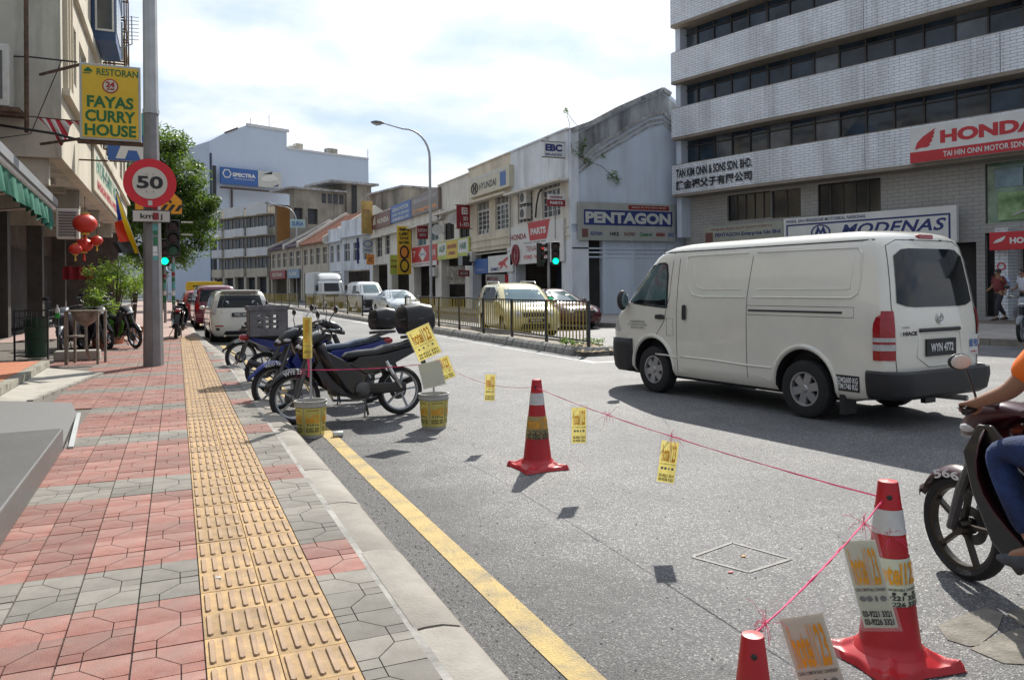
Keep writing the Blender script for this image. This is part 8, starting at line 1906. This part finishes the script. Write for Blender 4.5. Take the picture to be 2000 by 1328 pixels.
 P_(MB().loft([(.24, .36, .05, .06), (.18, .36, .075, .08), (.02, .34, .08, .09), (-.04, .33, .10, .11), (-.20, .33, .11, .12), (-.28, .33, .07, .08)], 14, 2.4), 'engine', m_eng, smooth=True)
 mb = MB()
 for k in range(5): mb.box(.05 + k * .028, .062 + k * .028, -.09, .09, .27, .45)
 P_(mb, 'cooling_fins', m_eng, kind='stuff')
 P_(MB().lathe([(.0, .0), (.085, 0), (.085, .05), (.06, .065), (0, .065)][::-1], 20, Matrix.Translation((-.12, .10, .33)) @ Matrix.Rotation(R(-90), 4, 'X')), 'crankcase_cover', m_eng, smooth=True)
 P_(MB().tube([(.22, -.06, .32), (.16, -.10, .22), (-.15, -.13, .20), (-.35, -.15, .25)], .016, 8), 'exhaust_pipe', m_chrome); P_(MB().tube([(-.32, -.15, .24), (-.40, -.155, .27), (-.85, -.165, .42), (-.88, -.165, .43)], [.02, .042, .05, .035], 12), 'muffler', m_bplas, smooth=True)
 P_(MB().loft([(-.66, .33, .015, .05, .11), (-.40, .33, .018, .065, .11), (-.16, .34, .015, .06, .11)], 10, 3), 'chain_case', m_bplas)
 P_(MB().tube([(-.16, .12, .24), (-.10, .22, .01)], .010, 6), 'side_stand', m_eng); P_(MB().bar((-.22, -.10, .2), (-.26, -.12, .02), .02), 'centre_stand', m_eng)
 if topbox:
  def tb(cx, cz, s_):
   b_ = MB().loft([(cx + .20 * s_, cz - .01, .15 * s_, .12 * s_), (cx + .17 * s_, cz, .20 * s_, .165 * s_), (cx, cz + .012, .235 * s_, .19 * s_), (cx - .15 * s_, cz, .22 * s_, .175 * s_), (cx - .19 * s_, cz - .02, .18 * s_, .12 * s_), (cx - .21 * s_, cz - .03, .12 * s_, .07 * s_)], 24, 3.6); o = P_(b_, 'top_box', m_bplas, smooth=True)
   MB().loft([(cx + .205 * s_, cz - .0, .17 * s_, .010), (cx, cz, .243 * s_, .012), (cx - .205 * s_, cz, .17 * s_, .010)], 20, 4).build('lid_seam', m_eng, o); MB().box(cx - .225 * s_, cx - .205 * s_, -.09 * s_, .09 * s_, cz - .05, cz - .01).build('reflector', m_lred, o)
  tb(-.86, .95 + .17 * topbox, topbox)
  P_(MB().box(-1.0, -.70, -.10, .10, .90, .935), 'box_plate', m_eng)
 return t
def gz(px, v): return onG(px, v, 0)
def place(front_px, ang_): f = gz(*front_px); a = R(ang_); return (f.x - .62 * math.cos(a), f.y - .62 * math.sin(a), 0), a
l, a = place((578, 828), 186); moto('nearest black motorcycle of the kerb row, with the larger black top box', l, a, m_bblk, m_bblk, plate='WYE 2301', lean=.10, topbox=1.0)
l, a = place((538, 802), 189); moto('blue and black motorcycle just behind the nearest one, with the smaller black top box', l, a, m_bblk, m_bblue, fender=m_bblue, plate='WDD 9947', topbox=.8, lean=.10, seatm=mat('glossy_seat', (.03, .05, .09), rough=.18, coat=.5))
f3 = gz(517, 762); a = R(3); moto('black and blue motorcycle with its tail and rear wheel to the kerb, carrying the crate', (f3.x + .62, f3.y, 0), a, m_bblk, m_bblue, lean=-.08)
tl_ = f3
l, a = place((472, 728), 188); moto('farthest motorcycle of the kerb row, its front wheel just in view behind the crate', l, a, m_bblk, m_bgrey, plate='WDA 3779', lean=.08)
cl, cr = onP(486, 655, tl_, (_s, _c, 0)), onP(558, 655, tl_, (_s, _c, 0)); cz0 = onP(520, 656, tl_, (_s, _c, 0)).z; cz1 = onP(520, 597, tl_, (_s, _c, 0)).z; W_ = (cr - cl).length * 1.0; hc = cz1 - cz0
m_crate = mat('grey_crate', (.13, .13, .14), rough=.6, var=.2, scale=8, dirt=.4, dcol=(.28, .28, .27), dscale=9)
t = thing('plastic_crate', 'grey plastic basket with slotted sides strapped on the tail of a kerb motorcycle', 'crate', ((cl.x + cr.x) / 2, (cl.y + cr.y) / 2, cz0), R(2))
d_ = .17; w2_ = W_ / 2
def side(p, q, nm):
 p, q = Vector(p), Vector(q); L = (q - p).length; d = (q - p).normalized(); mb = MB(); M = Matrix(((d.x, -d.y, 0, p.x), (d.y, d.x, 0, p.y), (0, 0, 1, 0), (0, 0, 0, 1)))
 ho = [(L * (.22 + .2 * k), L * (.22 + .2 * k) + L * .13, hc * z0, hc * z1) for k in range(3) for z0, z1 in ((.25, .36), (.42, .53), (.59, .70))]
 mb.wall(0, L, .0, hc, ho, .012, M); mb.box(-.02, L + .02, -.014, .0, hc * .86, hc, M)
 mb.build(nm, m_crate, t)
side((-w2_, -d_, 0), (w2_, -d_, 0), 'side_panel'); side((w2_, -d_, 0), (w2_, d_, 0), 'side_panel'); side((w2_, d_, 0), (-w2_, d_, 0), 'side_panel'); side((-w2_, d_, 0), (-w2_, -d_, 0), 'side_panel'); MB().box(-w2_, w2_, -d_, d_, 0, .012).build('base', m_crate, t)
MB().box(-.2, .2, -.1, .1, .9 - cz0 - .08, 0).build('mounting_plate', m_eng, t)
for (px, v, ang_, c_, c2_, lab, ln) in ((213, 682, -62, m_bblk, m_bgrey, 'black scooter parked nose-out by the bush, left of the green one', .12), (266, 680, -58, m_bblk, m_bgreen, 'green and black motorcycle with a green mudguard parked beside the tall pole', .12), (126, 690, -100, m_bgrey, m_bblk, 'dim grey motorcycle behind the wash basin with its handlebars showing', .1)):
 f_ = onG(px, v, SW); a = R(ang_); moto(lab, (f_.x - .62 * math.cos(a), f_.y - .62 * math.sin(a), SW), a, c_, c2_, lean=ln)
f_ = onG(345, 661, SW); moto('dark motorcycle with a red tail parked on the pavement edge beyond the tall pole', (f_.x + .02, f_.y + .62, SW), R(86), m_bblk, m_bmar, lean=.1)
f_ = gz(1200, 618); moto('dark motorcycle in the shade by the gable doorway, right of the maroon saloon', (f_.x + .3, f_.y + 1.4, .15), R(-120), m_bblk, m_bmar); moto('second dark motorcycle in the shade along the foot of the gable wall', (f_.x + 2.0, f_.y + 1.3, .15), R(-105), m_bblk, m_bgrey)
moto('dark motorcycle at the forecourt edge near the two pedestrians', tuple(onG(1990, 668, .15) + Vector((.5, .1, 0))), R(-160), m_bgrey, m_bblk)
m_skin = mat('skin_brown', (.26, .13, .075), rough=.5, var=.05, scale=8); m_hair = mat('black_hair', (.012, .010, .009), rough=.6)
def skin(name, verts, edges, rad, m_, parent, sub=2, root=0):
 me = bpy.data.meshes.new(name); me.from_pydata([tuple(v) for v in verts], edges, []); o = bpy.data.objects.new(name, me); COL.objects.link(o)
 o.modifiers.new('s', 'SKIN'); lay = me.skin_vertices[0].data
 for i, r in enumerate(rad): lay[i].radius = r if isinstance(r, tuple) else (r, r); lay[i].use_root = (i == root)
 if sub: q = o.modifiers.new('u', 'SUBSURF'); q.levels = sub; q.render_levels = sub
 bpy.context.view_layer.update(); bake(o); o.data.materials.clear(); o.data.materials.append(m_); o.data.shade_smooth(); o.parent = parent; return o
def person(label, loc, rotz, J, shirt, trousers, shoe, hands=False, helmet=None, sleeve=.5, extra=None):
 """J: joints in local metres (x forward, y left)"""
 t = thing('person', label, 'person', loc, rotz); V_ = {k: Vector(v) for k, v in J.items()}
 ns = ['pelvis', 'waist', 'chest', 'neck', 'head', 'crown']; vs = [V_[n] for n in ns]; ed = [(i, i + 1) for i in range(5)]; rd = [(.14, .11), (.13, .10), (.15, .10), (.055, .055), (.085, .095), (.05, .06)]
 def chain(par, names, rs):
  p = par
  for n, r in zip(names, rs): vs.append(V_[n]); rd.append(r); ed.append((p, len(vs) - 1)); p = len(vs) - 1
  return p
 for s_ in 'LR':
  e = chain(2, ['sh' + s_, 'el' + s_, 'wr' + s_, 'pa' + s_], [.055, .043, .028, .032])
  if hands:
   w_, p_ = V_['wr' + s_], V_['pa' + s_]; d = (p_ - w_).normalized(); up = Vector((0, 0, 1)); sd = d.cross(up).normalized(); dn = sd.cross(d) * -1
   dn = Vector((0, 0, -1)) - d * d.dot(Vector((0, 0, -1))); dn.normalize()
   for k in range(4):
    L_f = (.072, .082, .077, .060)[k]; o0 = p_ + sd * (k - 1.5) * .021; k1 = o0 + d * L_f * .62; k2 = k1 + dn * L_f * .45 + d * .006; k3 = k2 - d * .028 + dn * .006
    b0 = len(vs); vs.extend([o0, k1, k2, k3]); rd.extend([.0105, .0095, .0088, .007]); ed.extend([(e, b0), (b0, b0 + 1), (b0 + 1, b0 + 2), (b0 + 2, b0 + 3)])
   b0 = len(vs); ts = sd * (-1 if s_ == 'L' else 1) * -1; vs.extend([w_.lerp(p_, .6) + ts * .03, p_ + ts * .035 + dn * .035, p_ + ts * .018 + dn * .05 + d * .03]); rd.extend([.014, .011, .008]); ed.extend([(e, b0), (b0, b0 + 1), (b0 + 1, b0 + 2)])
  chain(0, ['hi' + s_, 'kn' + s_, 'an' + s_, 'to' + s_], [.085, .058, .038, .035])
 skin('body', vs, ed, rd, m_skin, t)
 def cloth(nm, names, edges, rs, m_): return skin(nm, [V_[n] if n in V_ else n for n in names], edges, rs, m_, t)
 se = {s_: V_['sh' + s_].lerp(V_['el' + s_], sleeve * 1.5) for s_ in 'LR'}
 skin('shirt', [V_['pelvis'] + Vector((0, 0, .0)), V_['waist'], V_['chest'], V_['chest'].lerp(V_['neck'], .45), V_['shL'], se['L'], V_['shR'], se['R']], [(0, 1), (1, 2), (2, 3), (2, 4), (4, 5), (2, 6), (6, 7)], [(.19, .165), (.185, .155), (.195, .145), (.095, .085), .085, .074, .085, .074], shirt, t)
 skin('trousers', [V_['pelvis'] + Vector((0, 0, .05)), V_['pelvis'], V_['hiL'], V_['knL'], V_['anL'].lerp(V_['knL'], .12), V_['hiR'], V_['knR'], V_['anR'].lerp(V_['knR'], .12)], [(0, 1), (1, 2), (2, 3), (3, 4), (1, 5), (5, 6), (6, 7)], [(.150, .12), (.155, .13), .105, .082, .062, .105, .082, .062], trousers, t)
 for s_ in 'LR':
  a_, b_ = V_['an' + s_], V_['to' + s_]; d = (b_ - a_); h_ = Vector((d.x, d.y, 0)).normalized(); f0 = Vector((a_.x, a_.y, b_.z))
  q = MB(); M = Matrix.Translation(f0) @ Matrix.Rotation(math.atan2(h_.y, h_.x), 4, 'Z'); q.loft([(-.07, .0, .025, .02), (-.055, .02, .038, .05), (.02, .02, .042, .05), (.10, .0, .048, .034), (.16, -.008, .045, .026), (.20, -.012, .025, .015)], 14, 2.6, 0, M); sh_ = q.build('shoe', shoe, t, smooth=True)
  if extra == 'green_strap': MB().loft([(-.015, .022, .0455, .056), (.015, .018, .0465, .055)], 14, 2.6, 0, M).build('strap', mat('lime_strap', (.35, .62, .05), rough=.5), sh_)
 hd_ = V_['head']; fw = Vector((1, 0, 0))
 if helmet:
  MB().ball(tuple(hd_ + Vector((-.01, 0, .03))), (.135, .125, .13), 20, 12).build('helmet', helmet, t, smooth=True); MB().ball(tuple(hd_ + Vector((.045, 0, .0))), (.10, .10, .075), 16, 10).build('visor', m_cglass, t, smooth=True)
 else: MB().ball(tuple(hd_ + Vector((-.022, 0, .035))), (.098, .088, .095), 16, 10).build('hair', m_hair, t, smooth=True)
 for s_ in (1, -1): MB().ball(tuple(hd_ + Vector((.083, s_ * .032, .012))), (.012, .014, .009), 8, 6).build('eye', s_white if not helmet else s_black, t)
 MB().ball(tuple(hd_ + Vector((.098, 0, -.015))), (.018, .013, .02), 8, 6).build('nose', m_skin, t, smooth=True); MB().ball(tuple(hd_ + Vector((.082, 0, -.055))), (.010, .025, .006), 8, 6).build('mouth', mat('lips', (.25, .08, .06)), t)
 for s_ in (1, -1): MB().ball(tuple(hd_ + Vector((-.005, s_ * .088, -.005))), (.02, .01, .03), 8, 6).build('ear', m_skin, t, smooth=True)
 return t
WALK = dict(pelvis=(0, 0, .90), waist=(0, 0, 1.08), chest=(.02, 0, 1.28), neck=(.03, 0, 1.44), head=(.05, 0, 1.55), crown=(.05, 0, 1.63), shL=(.02, .17, 1.37), shR=(.02, -.17, 1.37), elL=(-.10, .21, 1.12), elR=(.06, -.21, 1.10), wrL=(-.02, .22, .90), wrR=(.24, -.20, .98), paL=(0, .22, .83), paR=(.30, -.19, .96), hiL=(0, .09, .86), hiR=(0, -.09, .86), knL=(.16, .09, .48), knR=(-.06, -.09, .48), anL=(.18, .09, .10), anR=(-.30, -.09, .14), toL=(.32, .09, .04), toR=(-.16, -.09, .05))
m_dj = mat('dark_trousers', (.02, .022, .03), rough=.8, var=.2)
p1_ = onG(1952, 626, .253); p2_ = onG(1984, 626, .253)
pe = person('pedestrian with a blue patterned bag on the back, walking past the parts shop pier', p1_, R(165), WALK, mat('maroon_top', (.16, .03, .03), rough=.8), m_dj, s_black); MB().ball((-.22, 0, 1.20), (.13, .18, .22), 14, 10).build('backpack', mat('blue_bag', (.04, .10, .40), var=.8, scale=12, tint=(.30, .36, .5), rough=.7), pe, smooth=True)
person('pedestrian in a white shirt and black trousers walking right of the blue bag', p2_ + Vector((.2, -.15, 0)), R(160), WALK, mat('white_shirt', (.58, .60, .66), rough=.8), m_dj, s_black)
wf = onG(1884, 1128, 0); ar_ = R(79)
bk = moto('dark maroon underbone ridden at the right edge, only its front half in view', (wf.x - .62 * math.cos(ar_), wf.y - .62 * math.sin(ar_), 0), ar_, m_bmar, m_bblk, plate='5663', fender=m_bmar, rimc=mat('bronze_rim', (.05, .042, .034), rough=.35, metal=.7))
RIDE = dict(pelvis=(-.28, 0, .90), waist=(-.25, 0, 1.07), chest=(-.16, 0, 1.27), neck=(-.08, 0, 1.43), head=(-.02, 0, 1.54), crown=(-.02, 0, 1.62), shL=(-.12, .19, 1.35), shR=(-.12, -.19, 1.35), elL=(.0, .30, 1.12), elR=(.0, -.30, 1.12), wrL=(.16, .335, 1.045), wrR=(.16, -.335, 1.045), paL=(.205, .325, 1.035), paR=(.205, -.325, 1.035), hiL=(-.26, .11, .86), hiR=(-.26, -.11, .86), knL=(.20, .20, .80), knR=(.20, -.20, .80), anL=(-.04, .20, .38), anR=(-.04, -.20, .38), toL=(.10, .21, .30), toR=(.10, -.21, .30))
for s_ in (1, -1): MB().prism([(.36, .90), (.46, .74), (.40, .54), (.28, .32), (.12, .20), (.0, .30), (.12, .58), (.20, .84), (.27, .91)], s_ * .125, s_ * .155, Matrix(((1, 0, 0, 0), (0, 0, 1, 0), (0, 1, 0, 0), (0, 0, 0, 1)))).build('front_fairing', m_bblk, bk, bevel=.012)
bk.scale = (.92, .92, .92)
bk.location = bk.location + Vector((math.cos(ar_), math.sin(ar_), 0)) * .05
rp = person('motorcycle rider in an orange shirt and blue jeans cut off by the right edge', bk.location.copy(), ar_, RIDE, mat('orange_shirt', (.80, .16, .01), rough=.8, bump=.2, bscale=20), mat('blue_jeans', (.008, .016, .055), rough=.9, var=.5, scale=3, tint=(.02, .05, .16), bump=.3, bscale=60), mat('grey_shoe', (.05, .06, .07), rough=.8, var=.3, scale=30), hands=True, helmet=s_black, sleeve=.55, extra='green_strap'); rp.scale = (.92, .92, .92)
pf = onG(352, 628, 0); b3 = moto('motorcycle of the distant rider in orange on the left lane', (pf.x + 1.0, pf.y + 3, 0), R(90), m_bblk)
person('distant rider in an orange top and blue helmet beyond the tall pole', b3.location.copy(), R(90), RIDE, mat('orange_shirt'if False else 'orange_shirt2', (.75, .14, .01), rough=.8), m_dj, s_black, helmet=mat('blue_helmet', (.03, .2, .5), rough=.2, coat=.6))
p = onG(72, 700, SW); t = thing('tyre_cage', 'black welded rod cage holding a green bin by the wash basin', 'rack', p, R(-10))
for x in (-.30, .30):
 for y in (-.3, .3): MB().bar((x, y, 0), (x, y, 1.0), .03).build('post', m_rail, t)
for z in (.08, .36, .64, .84, .98):
 MB().bar((-.3, -.3, z), (.3, -.3, z), .02).bar((.3, -.3, z), (.3, .3, z), .02).bar((-.3, .3, z), (.3, .3, z), .02).bar((-.3, -.3, z), (-.3, .3, z), .02).build('hoop', m_rail, t)
mb = MB()
for k in range(5):
 for y in (-.3, .3): mb.bar((-.2 + k * .1, y, .64), (-.2 + k * .1, y, .98), .014)
mb.build('spindles', m_rail, t, kind='stuff')
b_ = thing('bin', 'dark green bin inside the black rod cage', 'bin', p, R(-10)); MB().lathe([(.18, .02), (.23, .80), (.24, .82), (.22, .82), (.17, .05)], 20).build('tub', mat('bin_green', (.015, .06, .035), rough=.5, var=.2), b_, smooth=True)
p = onG(163, 712, SW); t = thing('wash_basin', 'stained steel wash basin on square grey legs at the edge of the walkway', 'sink', p, R(-14))
m_bas = mat('stained_steel', (.25, .22, .19), rough=.45, metal=.4, var=.25, scale=5, dirt=.6, dcol=(.12, .08, .05), dscale=5)
for x in (-.29, .25): MB().bar((x, 0, 0), (x, 0, 1.0), .055 if x < 0 else .04).build('leg', m_bas, t); MB().bar((x, .4, 0), (x, .4, .98), .04).build('leg', m_bas, t)
MB().box(-.32, .28, -.03, .43, .97, 1.0).build('rim', m_bas, t); MB().lathe([(.02, .70), (.12, .76), (.22, .86), (.25, .965)], 20, Matrix.Translation((-.02, .2, 0)), caps=False).build('bowl', m_bas, t, smooth=True); MB().tube([(-.02, .2, .72), (-.02, .2, .3), (.02, .3, .05)], .03, 8).build('drain_pipe', m_bas, t); MB().box(-.30, -.10, -.0, .4, .50, .53).build('shelf', m_bas, t)
t = thing('bottle', 'clear bottle half full of green liquid standing on the basin rim', 'bottle', p + Vector((-.45, .3, .86))); MB().lathe([(.035, 0), (.038, .02), (.038, .10)], 14).build('green_liquid', mat('green_liquid', (.03, .35, .06), rough=.2), t, smooth=True); MB().lathe([(.039, .10), (.038, .16), (.014, .21), (.014, .25)], 14).build('glass', s_lgrey, t, smooth=True)
t = thing('drain_slab', 'grimy concrete block lying under the wash basin', 'block', p + Vector((-.1, .9, 0))); MB().box(-.5, .3, 0, .3, 0, .2).build('slab', m_cem, t, bevel=.03)
m_bush = leafmat('bush_leaf', (.07, .15, .02), (.17, .27, .045), 4)
for (px, v, r_, n_, lab, sd_, Y_) in ((225, 548, (.80, .7, .62), 60, 'large sunlit leafy bush between the lanterns and the tall pole', 3, 22.6), (196, 600, (.36, .4, .36), 26, 'lower pale green branches of a small bush behind the scooter', 8, 21.6), (262, 560, (.5, .6, .5), 30, 'darker bush close behind the tall pole', 12, 24.0)):
 c_ = onY(px, v, Y_); rnd = random.Random(sd_); t = thing('potted_bush', lab, 'plant', (c_.x, c_.y, SW), w=True); mb = MB(); st = MB()
 for i in range(n_):
  d = Vector((rnd.gauss(0, 1), rnd.gauss(0, 1), rnd.gauss(0, 1))).normalized() * rnd.random() ** .5; q = c_ + Vector((d.x * r_[0], d.y * r_[1], d.z * r_[2] + .1 * (1 - abs(d.x)))); leaves(mb, q, (.2, .2, .15), 55, .055, rnd, flat=.45)
  if i % 3 == 0: st.tube([(c_.x, c_.y, .5), tuple(c_.lerp(q, .4)), tuple(q)], [.02, .012, .005], 5)
 mb.build('foliage', m_bush, t); st.build('branches', m_bark, t); MB().lathe([(.17, SW), (.24, .5), (.25, .52), (.22, .52)], 18, Matrix.Translation((c_.x, c_.y, 0))).build('pot', m_rtile, t)
GR = dict(motorcycle='motorcycles parked and ridden along the street', traffic_cone='cones of the cordon', notice_sheet='hotel notices hung along the cordon', bucket='cement-filled buckets of the cordon', string='pink strings of the cordon', street_lamp='street lamps along the road', traffic_light='traffic lights at the junction', median_railing='railings on the median', aircon_unit='air conditioner condensers on the walls', lantern='red lanterns under the overhang', shophouse='shophouses lining the street', projecting_sign='signs projecting from the shophouses', shop_sign='shop boards', hoarding_sign='parapet boards of the shophouses', parked_car='cars parked along the left kerb', moving_car='cars beyond the median', person='people on the street', potted_bush='bushes by the lanterns', tree='trees on the left pavement', litter='bits of litter', satellite_dish='satellite dishes on the shophouses')
for o in list(bpy.data.objects):
 if o.parent is None and 'category' in o:
  g_ = GR.get(o.name.split('.')[0])
  if g_ and 'group' not in o: o['group'] = g_
 if '_w' in o: del o['_w']
 if '_g' in o: del o['_g']
